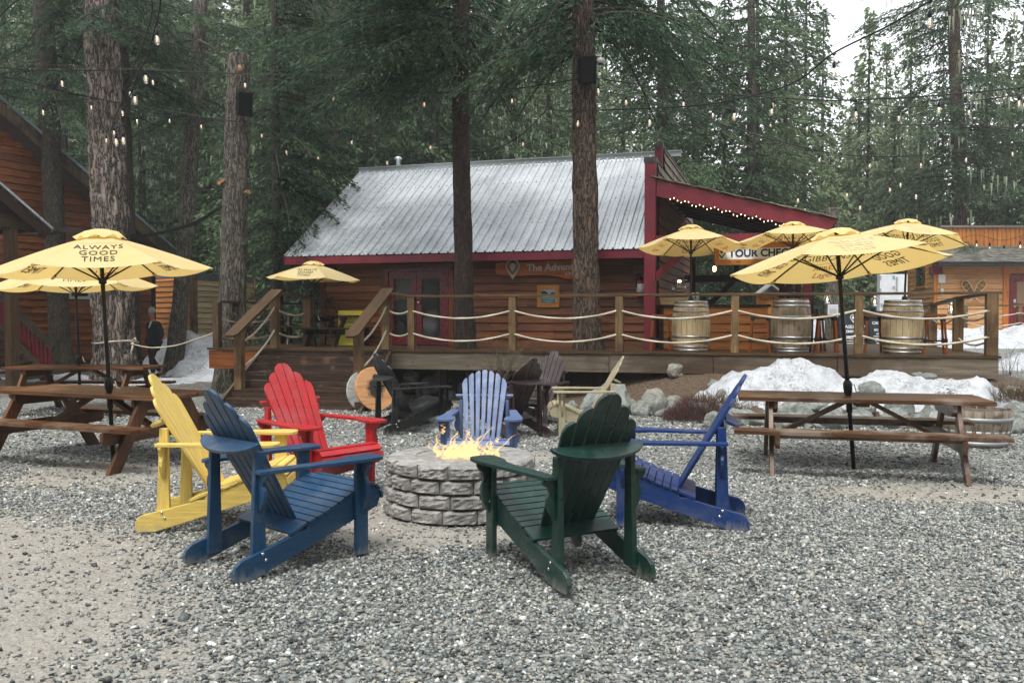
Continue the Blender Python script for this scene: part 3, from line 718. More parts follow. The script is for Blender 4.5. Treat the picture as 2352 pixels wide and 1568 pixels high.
rg = random.Random(3)
T1, c1, _ = px_trunk('conifer', 'dark mossy trunk in front of the brown cabin, left of the thickest trunk', 22, [(148, 880, 58), (138, 780, 46), (128, 600, 43), (122, 440, 44), (112, 250, 44), (102, 60, 42), (98, 0, 40)], 'bark_dark', seed=1)
crown_sprays(T1, az_specs(rg, c1[-2][0].x, 22, 7.0, 9.8, 22, (1.6, 3.0), droop=(.3, .6)), 31)
T2, c2, _ = px_trunk('conifer', 'thickest pinkish grey furrowed trunk with a rope tied round it', 20.8, [(266, 885, 98), (266, 820, 88), (258, 650, 84), (252, 480, 76), (240, 260, 72), (234, 60, 68), (232, 0, 66)], 'bark_big', 72, .12, seed=2, flare=.35, freq=5)
crown_sprays(T2, az_specs(rg, c2[-2][0].x, 20.8, 8.0, 9.8, 14, (1.5, 2.8), droop=(.3, .6)), 32)
T2b, c2b, _ = px_trunk('conifer', 'dark trunk half hidden just behind the thickest furrowed trunk', 22.6, [(302, 870, 46), (298, 700, 42), (288, 480, 40), (278, 200, 38), (274, 0, 36)], 'bark_dark', seed=3)
crown_sprays(T2b, az_specs(rg, c2b[-2][0].x, 22.6, 7.4, 9.9, 18, (1.2, 2.4), az=(-1.2, 1.4), droop=(.35, .7)), 33)
T3, c3, t3 = px_trunk('conifer', 'thin leaning grey trunk with broken dead branches in front of the wooden fence', 24, [(398, 858, 48), (404, 800, 40), (414, 700, 36), (428, 500, 33), (440, 330, 34), (448, 200, 32), (458, 60, 30), (462, 0, 28)], 'bark_grey', seed=4)
for pts in ([(438, 118, 0), (400, 110, 0), (375, 150, .3), (345, 190, .4)], [(446, 215, 0), (430, 210, -.1), (424, 240, -.2), (415, 262, -.2)], [(440, 215, 0), (470, 240, .2), (515, 275, .3)],
            [(432, 345, 0), (424, 380, -.3), (404, 405, -.4)], [(452, 90, 0), (480, 105, -.3), (520, 135, -.4)], [(455, 20, 0), (420, 30, .2), (378, 8, .3)], [(436, 420, 0), (460, 432, .1), (500, 445, .2)], [(430, 240, 0), (395, 238, 0)]):
    mb = MB(4); P = [at(a, b, 24 + c * 2) - T3.location for a, b, c in pts]; mb.tube(P, [.06 - .045 * i / (len(P) - 1) for i in range(len(P))], 6, .5); mb.build('dead_limb', M['bark_grey'], T3)
crown_sprays(T3, az_specs(rg, c3[-2][0].x, 24, 6.8, 9.8, 16, (1.4, 2.8), droop=(.3, .6)), 34)
T4, c4, t4 = px_trunk('topped_tree', 'straight topped trunk sawn off flat, with a black speaker, left of the stairs', 18.4, [(528, 900, 74), (530, 850, 66), (534, 700, 60), (540, 500, 56), (546, 300, 52), (549, 127, 48)], 'bark_grey', 56, .09, seed=5, top=1, flare=.3)
mb = MB(1); p = at(547, 158, 18.4 - .22) - T4.location; Mx = Matrix.Rotation(pi / 2, 3, 'X'); mb.lathe([(.0, .0), (.085, .0), (.09, -.03), (.09, -.12)], p, 16, M=Mx); mb.build('branch_stub', M['cut'], T4)
for (a, b, dx) in ((503, 418, -.12), (511, 412, -.1), (570, 438, .2)): mb = MB(2); mb.tube([at(a + (12 if dx < 0 else -12), b + 8, 18.4) - T4.location, at(a, b + 2, 18.2) - T4.location], [.05, .042], 10); mb.build('branch_stub', M['cut'], T4)
T5, c5, t5 = px_trunk('conifer', 'slim dark reddish trunk rising through the deck behind the rope railing', 17.1, [(1068, 799, 50), (1066, 720, 44), (1064, 560, 42), (1060, 400, 40), (1058, 200, 38), (1059, 0, 37)], 'bark_red', seed=6, flare=.1, up=10)
sp = az_specs(rg, c5[-2][0].x, 17.1, 6.35, 8.6, 34, (2.0, 3.9), az=(2.0, 4.4), rise=(-.02, .2), droop=(.28, .5)) + az_specs(rg, c5[-2][0].x, 17.1, 6.6, 8.4, 14, (1.0, 2.1), az=(-1.3, 1.6), rise=(-.1, .1), droop=(.4, .7))
crown_sprays(T5, sp, 35)
T6, c6, t6 = px_trunk('conifer', 'thick brown barked trunk carrying a speaker and dome camera before the hanging sign', 16.4, [(1350, 806, 68), (1348, 740, 60), (1346, 600, 58), (1343, 400, 54), (1342, 200, 52), (1340, 0, 46)], 'bark_brown', 60, .09, seed=7, flare=.12, up=10)
sp = az_specs(rg, c6[-2][0].x, 16.4, 6.5, 8.3, 20, (1.6, 2.8), az=(2.2, 4.2), rise=(-.1, .1), droop=(.5, .85)) + az_specs(rg, c6[-2][0].x, 16.4, 6.9, 8.6, 20, (2.0, 3.6), az=(-1.0, 1.0), rise=(.0, .25), droop=(.45, .75))
crown_sprays(T6, sp, 36, wid=.24, hang=.8)
for (px, py, s_) in ((1350, 460, 1), (1330, 88, -1), (1358, 42, 1), (1336, 236, -1), (1340, 640, -1)):
    mb = MB(8); p = at(px, py, 16.4 - .2) - T6.location; mb.tube([p + Vector((0, .12, 0)), p + Vector((.02 * s_, -.03, .02))], [.07, .04], 8, .5); mb.build('branch_knot', M['bark_dark'], T6)
T8, c8, _ = px_trunk('conifer', 'grey trunk behind the left end of the metal roof', 27, [(748, 700, 44), (750, 480, 40), (756, 300, 38), (764, 150, 34), (768, 0, 32)], 'bark_grey', 28, seed=8)
crown_sprays(T8, az_specs(rg, c8[-2][0].x, 27, 2.5, 10.5, 50, (1.6, 3.0), droop=(.3, .6), az=(1.9, 4.7)), 37, lf=.13, lw=.04, tw=.075)
T9, c9, _ = px_trunk('conifer', 'big conifer hung with pale lichen above the right hand cabin', 38, [(2216, 700, 40), (2214, 560, 36), (2208, 480, 34), (2200, 280, 29), (2192, 100, 26), (2190, 0, 24)], 'bark_brown', 28, seed=9, up=19)
crown_sprays(T9, az_specs(rg, c9[-2][0].x, 38, 4.5, 18, 84, (2.0, 4.8), rise=(-.05, .15), droop=(.2, .45)), 38, lf=.19, lw=.06, tw=.12, mat='leaf')
rs_ = np.random.RandomState(4); nl = 2600; th = rs_.rand(nl) * 6.28; rr_ = rs_.rand(nl) * 3.8; zc = 4.0 + rs_.rand(nl) * 13
hub = (np.sin(th * 3 + zc * 2.1) + np.cos(zc * 3.7 + th) > .55); th, rr_, zc = th[hub], rr_[hub], zc[hub]; nl = len(th)
c_ = np.stack([np.cos(th) * rr_, np.sin(th) * rr_, zc - .12 * rr_ ** 1.5], 1); S_ = np.stack([-np.sin(th), np.cos(th), th * 0], 1) * .045
l_ = (.25 + .7 * rs_.rand(nl) ** 2)[:, None] * np.array([0, 0, -1.0])
np_mesh('lichen', np.stack([c_ - S_, c_ + S_, c_ + S_ * .4 + l_ * .7, c_ + l_], 1).reshape(-1, 3), np.arange(nl * 4).reshape(nl, 4), M['lichen'], T9, rnd=rs_.rand(nl))['kind'] = 'stuff'
for k, (px, d, w, lab) in enumerate([(1725, 33, 24, 'slender dark trunk rising above the middle of the lean-to roof'), (1912, 30, 34, 'bare grey trunk behind the right end of the red beam, hung with small fittings'), (1518, 31, 26, 'dark trunk just right of the tall red parapet')]):
    t_, c_k, _ = px_trunk('conifer', lab, d, [(px, 790, w), (px - 2, 500, w * .9), (px + 2, 250, w * .8), (px, 0, w * .7)], 'bark_grey' if k == 1 else 'bark_dark', 24, seed=20 + k, top=1 if k == 1 else None, up=14) if k != 1 else px_trunk('conifer', lab, d, [(1916, 800, 40), (1914, 640, 36), (1910, 478, 30)], 'bark_grey', 24, seed=21, top=1)
    if k != 1: crown_sprays(t_, az_specs(rg, c_k[-2][0].x, d, 5.5, 13.5, 60, (1.6, 3.6), droop=(.3, .6)), 60 + k, lf=.17, lw=.05, tw=.1, mat='leaf')
# drooping cedar boughs left of the metal roof
T10, c10, _ = px_trunk('conifer', 'bushy dark evergreen drooping over the left end of the metal roof', 20.5, [(640, 800, 26), (636, 500, 22), (632, 200, 18), (630, 0, 14)], 'bark_dark', 20, seed=30, up=11)
crown_sprays(T10, az_specs(rg, c10[-2][0].x, 20.5, 2.6, 10.5, 76, (1.2, 2.35), az=(-1.7, 1.7), rise=(-.05, .15), droop=(.3, .6)), 70, lf=.11, lw=.034, tw=.06)

# ---- needles and small twigs lying on the gravel
rs = np.random.RandomState(77); n = 5200
yy = np.sqrt(rs.rand(n) * (15.0 ** 2 - 2.3 ** 2) + 2.3 ** 2); xx = (rs.rand(n) * 2 - 1) * (yy * .62 + .25); cl = np.array([mn.noise((a * .8, b * .8, 21)) for a, b in zip(xx, yy)]); k_ = rs.rand(n) < np.clip(.35 + 1.6 * cl, .05, 1); xx, yy = xx[k_], yy[k_]; n = len(xx)
a = rs.rand(n) * 6.28; L = (.008 + .022 * rs.rand(n) ** 2)[:, None]; D = np.stack([np.cos(a), np.sin(a), (rs.rand(n) - .5) * .3], 1); S = np.stack([-np.sin(a), np.cos(a), a * 0], 1) * (.0016 + .002 * rs.rand(n))[:, None]
c = np.stack([xx, yy, np.array([.018 * mn.noise((p, q, 0)) for p, q in zip(xx * 1.3, yy * 1.3)]) + .016 + .008 * rs.rand(n)], 1)
M['litter'] = mt_leaf('litter', (.10, .055, .03), (.16, .10, .05), (.30, .22, .12), .0)
lt_ = np_mesh('needle_litter', np.stack([c - D * L - S, c + D * L - S, c + D * L + S, c - D * L + S], 1).reshape(-1, 3), np.arange(n * 4).reshape(n, 4), M['litter'], rnd=rs.rand(n)); tag(lt_, 'scattered brown conifer needles and twig bits lying on the gravel', 'needles', kind='stuff')
# ================================================================== BUILDINGS
def plane_at(px, py, P0, n):
    r = ray(px, py); o = Vector((0, 0, CAMZ)); n = Vector((n[0], n[1], 0)); P0 = Vector((P0[0], P0[1], 0))
    t = (P0 - o).dot(n) / r.dot(n); return o + r * t
class Wall:
    """vertical plane: origin P0, unit direction u (to the right seen from outside), outward normal n"""
    def __init__(s, P0, u):
        s.P = Vector((P0[0], P0[1], 0)); s.u = Vector((u[0], u[1], 0)).normalized(); s.n = Vector((s.u.y, -s.u.x, 0))
    def p(s, a, z, out=0): return s.P + s.u * a + s.n * out + Vector((0, 0, z))
    def uz(s, px, py):
        q = plane_at(px, py, s.P, s.n); return (q - s.P).dot(s.u), q.z
    def box(s, mb, a0, a1, z0, z1, o0, o1, r=None):
        c = s.p((a0 + a1) / 2, (z0 + z1) / 2, (o0 + o1) / 2); Mx = Matrix((s.u, -s.n, Vector((0, 0, 1)))).transposed()
        mb.box(c, (abs(a1 - a0), abs(o1 - o0), abs(z1 - z0)), Mx, r)
    def siding(s, mb, a0, a1, z0, z1, exp=.17, holes=(), lim=None, joint=3.0, lip=.036):
        """lapped boards; lim(z)->(amin,amax)"""
        z = z0
        while z < z1 - .02:
            zt = min(z + exp, z1); lo, hi = a0, a1
            if lim: l2, h2 = lim(z + exp * .5); lo, hi = max(lo, l2), min(hi, h2)
            cuts = [(lo, hi)]
            for (h0, h1, g0, g1) in holes:
                if g0 < zt - .01 and g1 > z + .01:
                    nc = []
                    for (c0, c1) in cuts:
                        if h1 <= c0 or h0 >= c1: nc.append((c0, c1)); continue
                        if h0 > c0: nc.append((c0, h0))
                        if h1 < c1: nc.append((h1, c1))
                    cuts = nc
            for (c0, c1) in cuts:
                x = c0
                while x < c1 - .01:
                    e = min(c1, x + joint * (.5 + mb.rg.random()))
                    if c1 - e < .4: e = c1
                    r = mb.rg.random(); j = mb.rg.uniform(-.003, .003); uo = mb.rg.random() * 9
                    A = [s.p(x, z + j, 0), s.p(e - .003, z + j, 0), s.p(e - .003, z + j, lip), s.p(x, z + j, lip), s.p(x, zt - .011, .004), s.p(e - .003, zt - .011, .004)]  # open slit below each lap bares the backing, exaggerating its shadow line
                    b = len(mb.v); mb.v.extend([tuple(q) for q in A]); L = e - x
                    mb.face([b + 3, b + 2, b + 5, b + 4], [(uo, 0), (uo + L, 0), (uo + L, exp), (uo, exp)], r)
                    mb.face([b, b + 1, b + 2, b + 3], [(uo, 0), (uo + L, 0), (uo + L, lip), (uo, lip)], r)
                    x = e
            z = zt
# ---- main cabin with metal roof
EU, EV = Vector((.955, -.296, 0)).normalized(), Vector((.296, .955, 0)).normalized()
E0 = Vector((2.53, 16.7, 0)); DZ = .96
def B(u, v, z): return E0 + EU * u + EV * v + Vector((0, 0, z))
ZE, ZR, VR, UL, VW = 2.90, 5.33, 3.66, -7.82, .60
cabin = empty('cabin', B(-3.8, 2, 0)); tag(cabin, 'brown cedar cabin with ribbed silver metal roof and red trim in the middle', 'cabin')
def sub(mb, name, mat, par, **k): return mb.build(name, mat, par, origin=None, **k)
def rel(mb, par):                        # move world-space verts into the frame of a parent at par.location
    o = par.location; mb.v = [(a - o[0], b - o[1], c - o[2]) for a, b, c in mb.v]; return mb
wf = Wall((B(0, VW, 0).x, B(0, VW, 0).y), EU)
d0 = wf.uz(885, 631); d1 = wf.uz(1032, 628)
door_l, door_r, door_t = d0[0], d1[0], 2.62
mb = MB(1); wf.siding(mb, UL + .6, .2, DZ, 2.95, .165, holes=[(door_l - .09, door_r + .1, DZ, door_t + .09)])
we = Wall((B(UL + .6, VW, 0).x, B(UL + .6, VW, 0).y), -EV)
def rooftop(v): return ZE + (ZR - ZE) / VR * min(v, 2 * VR - v)
we.siding(mb, -7, 0, DZ - .9, 5.2, .165, lim=lambda z: (-(2 * VR - VW) + max(0, (z - 2.9) / .664 - .5), -max(0, (z - 2.9) / .664 - .5)))
for a in (UL + .6,): mb.box(B(a, VW - .01, 1.9), (.11, .11, 1.95), math.atan2(EU.y, EU.x), .1)
rel(mb, cabin).build('wall', M['siding_brown'], cabin)
mb = MB(2)                                                    # solid core so no light leaks
mb.box(B((UL + .6 + .2) / 2, VR + .02, 1.95), (7.3, 2 * (VR - VW) - .06, 1.9), math.atan2(EU.y, EU.x), .5)
for u in (UL + .63, .17): mb.prism([(VW, 2.8), (2 * VR - VW, 2.8), (VR, 2.8 + (VR - VW) * .64)], B(u, 0, 0), EV, (0, 0, 1), .05)
rel(mb, cabin).build('wall', M['dark_beam'], cabin)
# roof: ribbed sheet
def roof_sheet(seed, u0, u1, v0, z0, v1, z1, per=.2, par=cabin, name='roof', jag=.0):
    mb = MB(seed); prof = []; u = u0
    while u < u1 - .001:
        for du, h in ((0, 0), (.010, .036), (.036, .036), (.048, 0), (.105, .002), (.112, .010), (.122, .010), (.130, .002)):
            if u + du < u1: prof.append((u + du, h))
        u += per
    prof.append((u1, 0)); nrm = (Vector((0, 0, 1)) * abs(v1 - v0) + EV * (z0 - z1) * (1 if v1 > v0 else -1)).normalized()
    K = 5
    b = len(mb.v); rg_ = random.Random(seed)
    offs = {}
    for k in range(K + 1):
        t = k / K
        for i, (uu, h) in enumerate(prof):
            e = 0
            if k == 0: e = offs.setdefault(int((uu - u0) / per / 4), rg_.uniform(-.012, .012))
            p = B(uu, v0 + (v1 - v0) * t, z0 + (z1 - z0) * t) + nrm * (h + .004 * mn.noise((uu * 2, t * 4, seed)))
            p = p + (EV * (v0 - v1)).normalized() * e; mb.v.append(tuple(p))
    n = len(prof); S = math.hypot(v1 - v0, z1 - z0)
    for k in range(K):
        for i in range(n - 1):
            f = [b + k * n + i, b + k * n + i + 1, b + (k + 1) * n + i + 1, b + (k + 1) * n + i]
            mb.face(f, [(k / K * S, prof[i][0]), (k / K * S, prof[i + 1][0]), ((k + 1) / K * S, prof[i + 1][0]), ((k + 1) / K * S, prof[i][0])], .5)
    return rel(mb, par)
def mt_roof():
    N = NT('metal_roof'); uv = N.coord('UV', (.35, 3.2, 1)); a = N.noise(uv, 1.7, 6, .6); b = N.noise(N.coord('UV', (1, 1, 1)), 1.1, 5, .6); f = N.noise(N.coord('UV'), 1.6, 4, .6)
    k = N.math('ADD', N.math('MULTIPLY', a.outputs['Fac'], .35), N.math('MULTIPLY', b.outputs['Fac'], .65))
    col = N.ramp(k, [(.34, 'a4aaad'), (.5, 'bfc4c6'), (.66, 'cfd3d4')])
    rg_ = N.ramp(f.outputs['Fac'], [(.3, .2), (.7, .34)])
    return N.set(Base_Color=col, Metallic=.45, Roughness=rg_, Normal=N.bump(b.outputs['Fac'], .2, .02))
M['roof_metal'] = mt_roof()
roof = roof_sheet(3, UL, .05, -.06, ZE - .02, VR, ZR).build('roof', M['roof_metal'], cabin)
roof_sheet(4, UL, .05, 2 * VR + .06, ZE - .02, VR, ZR).build('roof', M['roof_metal'], cabin)
mb = MB(5); mb.beam(B(UL - .02, VR, ZR + .035), B(.3, VR, ZR + .035), .34, .02); mb.beam(B(UL - .02, VR - .13, ZR - .03), B(.3, VR - .13, ZR - .03), .02, .12)
rel(mb, cabin).build('ridge_cap', simple('ridge_metal', 'b7bcbf', .35, .7), cabin)
mb = MB(6); rgs = random.Random(2); sl_ = math.atan2(ZR - ZE, VR)
for k, vv in enumerate((.12, .95, 1.8, 2.65, 3.45)):
    for i in range(38):
        u = UL + .13 + i * .2; z = ZE + (ZR - ZE) * vv / VR + .012; mb.box(B(u + rgs.uniform(-.01, .01), vv, z + .004), (.018, .018, .012), sl_ * 0)
rel(mb, cabin).build('roof_screws', M['black_metal'], cabin)['kind'] = 'stuff'
# soffit, fascia
mb = MB(7); mb.beam(B(UL + .02, -.03, ZE - .115), B(.0, -.03, ZE - .115), .035, .155)
rk = [(B(UL + .0, -.03, ZE - .12), B(UL + .0, VR, ZR - .12)), (B(UL + .0, VR, ZR - .12), B(UL + .0, 2 * VR, ZE - .12))]
for a, b in rk: mb.beam(a, b, .035, .19)
rel(mb, cabin).build('fascia', M['red_trim'], cabin)
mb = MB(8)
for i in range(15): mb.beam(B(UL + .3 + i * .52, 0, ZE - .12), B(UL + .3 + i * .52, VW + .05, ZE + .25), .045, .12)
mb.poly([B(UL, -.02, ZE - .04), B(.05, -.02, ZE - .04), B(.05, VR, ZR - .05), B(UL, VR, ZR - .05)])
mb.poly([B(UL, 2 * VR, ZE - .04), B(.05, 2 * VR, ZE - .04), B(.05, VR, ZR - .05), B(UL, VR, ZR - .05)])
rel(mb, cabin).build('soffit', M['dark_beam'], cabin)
# flue on the far slope
mb = MB(9); c_ = at(915, 372, 22.3); mb.lathe([(.055, -1.1), (.055, .02), (.06, .02), (.06, .05), (.10, .06), (.10, .09), (.06, .13), (0, .14)], c_, 18)
rel(mb, cabin).build('flue', simple('flue_metal', 'b9bec0', .4, .6), cabin)
# french doors
dr = empty('door', wf.p((door_l + door_r) / 2, DZ, 0)); dr.parent = cabin; dr.location = dr.location - cabin.location
Dl = cabin.location + dr.location
def reld(mb): mb.v = [(a - Dl[0], b - Dl[1], c - Dl[2]) for a, b, c in mb.v]; return mb
mb = MB(10); W_ = door_r - door_l; lw = .085
wf.box(mb, door_l, door_l + lw, DZ, door_t, -.02, .05); wf.box(mb, door_r - lw, door_r, DZ, door_t, -.02, .05); wf.box(mb, door_l + lw, door_r - lw, door_t - .07, door_t, -.02, .05)
mid = (door_l + door_r) / 2
for (a, b) in ((door_l + lw + .004, mid - .003), (mid + .003, door_r - lw - .004)):
    for (p0, p1, q0, q1) in ((a, a + .12, DZ + .02, door_t - .075), (b - .12, b, DZ + .02, door_t - .075), (a + .12, b - .12, DZ + .02, DZ + .19), (a + .12, b - .12, door_t - .22, door_t - .075)):
        wf.box(mb, p0, p1, q0, q1, -.03, .025)
reld(mb).build('door_frame', M['door_red'], dr)
for (a, b) in ((door_l + lw, mid), (mid, door_r - lw)):
    mb = MB(11); wf.box(mb, a + .11, b - .11, DZ + .18, door_t - .21, -.012, -.004); reld(mb).build('pane', M['glass'], dr)
mb = MB(12); q = wf.p(mid + .06, DZ + .92, .05); mb.lathe([(0, 0), (.012, 0), (.012, .02), (.028, .03), (.03, .05), (.02, .065), (0, .07)], q, 14, M=Matrix.Rotation(R(90), 3, 'X')); reld(mb).build('handle', M['chrome'], dr)
mb = MB(13)
wf.box(mb, door_l - .09, door_l, DZ, door_t + .09, 0, .04); wf.box(mb, door_r, door_r + .1, DZ, door_t + .09, 0, .04); wf.box(mb, door_l, door_r, door_t, door_t + .09, 0, .04)
reld(mb).build('door_trim', M['siding_brown'], dr)
# right gable parapet
mb = MB(14); wg = Wall((B(.24, 0, 0).x, B(.24, 0, 0).y), EV)
wg.siding(mb, .05, 6.8, 4.0, 4.52, .17); wg.siding(mb, .95, 6.8, 4.52, 4.95, .17); mbl = MB(19); wg.siding(mbl, .15, 6.8, DZ, 4.0, .17); rel(mbl, cabin).build('wall', M['siding_brown'], cabin)
mb2 = MB(15); mb2.box(B(.14, 3.4, 2.75), (.12, 6.6, 3.5), math.atan2(EU.y, EU.x)); mb2.box(B(.14, 3.9, 4.72), (.12, 5.7, .42), math.atan2(EU.y, EU.x))
rel(mb2, cabin).build('parapet', M['dark_beam'], cabin); rel(mb, cabin).build('parapet', M['planter'], cabin)
mb = MB(16); a_u = math.atan2(EU.y, EU.x)
mb.box(B(.12, 0, (DZ + 4.5) / 2), (.21, .21, 4.5 - DZ), a_u); mb.box(B(.15, .90, 4.3), (.15, .15, 1.35), a_u)
rel(mb, cabin).build('post', M['red_trim'], cabin)
mb = MB(17); mb.box(B(.12, 0, 4.55), (.24, .24, .10), a_u); mb.box(B(.15, .90, 5.0), (.18, .18, .08), a_u); mb.box(B(.16, 3.9, 4.99), (.16, 5.8, .03), a_u); mb.box(B(.16, .45, 4.56), (.16, .7, .03), a_u)
rel(mb, cabin).build('parapet_cap', noisy('cap_metal', '4a4b48', '2e2f2d', 9, .5, .1), cabin)
# ---- lean-to over the bar
lt = empty('lean_to_roof', B(1.7, 1.5, DZ)); tag(lt, 'open lean-to porch with mossy shingles and thick red beam over the bar', 'porch')
zt = lambda s: 4.19 - .88 * (s - .15) / 3.3
mb = MB(20); b0, b1 = B(.235, -.04, zt(.235) - .16), B(3.5, -.04, zt(3.5) - .13)
q = [(.235, zt(.235)), (3.46, zt(3.46)), (3.29, zt(3.29) - .26), (.235, zt(.235) - .31)]
mb.prism(q, B(0, -.04, 0), EU, (0, 0, 1), .09); rel(mb, lt).build('fascia_beam', M['red_trim'], lt, bevel=.006)
mb = MB(21); rs2 = random.Random(5)
for k in range(15):                                   # shingle courses stepping down the slope
    for j in range(30):
        s0 = .16 + k * .215; v0 = -.16 + j * .17 + (k % 2) * .08; w = .165
        a = B(s0 - .02, v0, zt(s0) + .045 + rs2.uniform(0, .012)); c = B(s0 + .27, v0, zt(s0 + .27) + .03 + rs2.uniform(-.004, .015))
        mb.beam(a + EV * w / 2, c + EV * w / 2, w - .01, .018)
rel(mb, lt).build('roof', noisy('shingle', '5a5848', '8a8570', 9, .85, .6, .02, rnd=.6), lt)
mb = MB(22); mb.prism([(.235, zt(.235)), (3.47, zt(3.47)), (3.47, zt(3.47) + .035), (.235, zt(.235) + .035)], B(0, 2.3, 0), EU, (0, 0, 1), 4.8)
for j in range(7): s_ = .35 + j * .0; mb.beam(B(.25, .45 + j * .72, zt(.25) - .09), B(3.35, .45 + j * .72, zt(3.35) - .09), .05, .16)
rel(mb, lt).build('rafter', M['dark_beam'], lt)
mb = MB(23); zb = 3.04
mb.beam(B(.235, 0, zb), B(2.86, 0, zb), .12, .15); mb.box(B(2.96, 0, (DZ + 3.2) / 2), (.155, .155, 3.2 - DZ), a_u)
mb.beam(B(.20, 0, 2.32), B(.98, 0, zb - .04), .09, .13)
rel(mb, lt).build('post', M['red_trim'], lt)
mb = MB(24)
for (px_, dv) in ((1795, 3.1), (1811, 3.6), (1832, 2.2)):
    x_, y_ = on_line(px_, B(0, dv, 0), B(1, dv, 0)); mb.box((x_, y_, 2.0), (.12, .12, 2.4), a_u)
rel(mb, lt).build('post', M['dark_red'], lt)
mb = MB(25); V4 = 4.4; z_b = at(1700, 638, (B(2.4, V4, 0)).y).z
mb.beam(B(.3, V4, z_b), B(3.3, V4, z_b), .12, .16); mb.beam(B(.9, V4, z_b - .6), B(1.45, V4, z_b - .05), .09, .12); mb.beam(B(3.05, V4, z_b - .75), B(2.35, V4, z_b - .05), .09, .12)
mb.box(B(3.15, V4, 1.9), (.13, .13, 2.6), a_u); mb.box(B(1.5, V4, z_b + .4), (.12, .12, .7), a_u); mb.box(B(.5, V4, 1.9), (.13, .13, 3.2), a_u)
rel(mb, lt).build('rear_frame', noisy('near_black_wood', '1c120f', '2a1a14', 6, .6, .2), lt)
# ---- bar counter, box, display case, cups
def pbox(name, label, cat, px0, px1, py0, py1, v, depth, mat, seed=0, side=.17):
    L = Wall((B(0, v, 0).x, B(0, v, 0).y), EU); a0, z1 = L.uz(px0, py0); a1, _ = L.uz(px1, py0); _, z0 = L.uz(px0, py1); return L, a0, a1, z0, z1
L, a0, a1, _, z1 = pbox('', '', '', 1513, 1764, 700, 806, .35, .6, None)
bar = empty('bar_counter', L.p((a0 + a1) / 2, DZ, -.3)); tag(bar, 'orange plank bar counter with dark top under the lean-to, behind the barrels', 'bar counter')
mb = MB(30); L.siding(mb, a0 + .1, a1, DZ, z1 - .04, .165, joint=9); rel(mb, bar).build('front', M['siding_orange'], bar)
mb = MB(31); L.box(mb, a0, a0 + .1, DZ, z1, -.05, .04); L.box(mb, a0, a1 - .01, DZ, z1 - .05, -.6, -.01); rel(mb, bar).build('end_panel', M['deck_wood'], bar)
mb = MB(32); L.box(mb, a0 - .02, a1 + .05, z1 - .04, z1, -.65, .07); rel(mb, bar).build('counter_top', M['dark_beam'], bar)
bb = empty('bar_box', L.p(a0 + .3, z1, -.2)); tag(bb, 'plain pale wooden box standing on the left end of the bar counter', 'box')
a2, z2 = L.uz(1504, 678.5); a3, _ = L.uz(1578, 678.5)
mb = MB(33); L.box(mb, a2, a3, z1 + .002, z2 - .03, -.45, .05); rel(mb, bb).build('box_body', M['siding_pale'], bb)
mb = MB(34); L.box(mb, a2 - .01, a3 + .01, z2 - .03, z2, -.47, .07); rel(mb, bb).build('box_lid', M['deck_grey'], bb)
dc = empty('display_case', L.p((a2 + a3) / 2 + .15, z2, -.2)); tag(dc, 'lit round glass pastry case standing on the pale wooden box', 'display case')
c_ = L.p(*(L.uz(1557.5, 690)[0], z2, -.2)); Hc = .31
mb = MB(35); mb.lathe([(.15, .0), (.15, .015), (0, .015)], c_, 24); mb.lathe([(.15, Hc - .02), (.15, Hc), (0, Hc)], c_, 24); mb.lathe([(.10, .08), (.10, .085), (0, .085)], c_, 20); mb.lathe([(.10, .17), (.10, .175), (0, .175)], c_, 20)
rel(mb, dc).build('case_frame', M['steel'], dc)
def mt_clear(name='clear_glass', a=.16):
    N = NT(name); t = N.n('ShaderNodeBsdfTransparent'); g = N.n('ShaderNodeBsdfGlossy'); g.inputs['Roughness'].default_value = .05; ms = N.n('ShaderNodeMixShader'); ms.inputs[0].default_value = a
    N.l(t.outputs[0], ms.inputs[1]); N.l(g.outputs[0], ms.inputs[2]); N.l(ms.outputs[0], N.out.inputs[0]); return N.m
M['clear'] = mt_clear(); M['bulb_glass'] = mt_clear('bulb_glass', .24)
mb = MB(36); mb.lathe([(.146, .016), (.146, Hc - .022)], c_, 24); rel(mb, dc).build('glass', M['clear'], dc)
mb = MB(37); mb.lathe([(0, Hc - .05), (.03, Hc - .045), (.035, Hc - .025), (0, Hc - .021)], c_, 12); rel(mb, dc).build('lamp', simple('warm_lamp', (.9, .8, .6), .5, 0, (1, .72, .35), 14), dc)
mb = MB(38)
for k in range(4): mb.lathe([(0, .0), (.035, .0), (.04, .012), (.03, .022), (0, .026)], c_ + Vector((cos(k * 1.6) * .05, sin(k * 1.6) * .05, .087)), 10)
rel(mb, dc).build('pastry', simple('pastry', 'c9a064', .7), dc)
M['cup'] = simple('paper_cup', 'cdd1d0', .6)
cupk = 0
for (cx_, n_) in ((1688 - 1, 0), (1591.5, 2), (1602, 2)):
    if not n_: continue
    for j in range(1):
        q = L.p(L.uz(cx_, 695)[0], z1 + .003, .0); mb = MB(40 + cupk)
        for k in range(5): mb.lathe([(.030, .022 * k), (.040, .022 * k + .10), (.038, .022 * k + .10)], q - q, 14) if 0 else mb.lathe([(.042, .05 * k), (.034, .05 * k + .085)] if k < 1 else [(.040 - .002 * k, .03 * k + .02), (.030, .03 * k + .11), (0, .03 * k + .11)], (0, 0, 0), 14)
        o = mb.build('cup_stack', M['cup']); o.location = q
        tag(o, ['left stack of white paper cups upside down on the bar counter', 'right stack of white paper cups upside down on the bar counter'][cupk], 'cups', 'stacks of paper cups on the bar'); cupk += 1
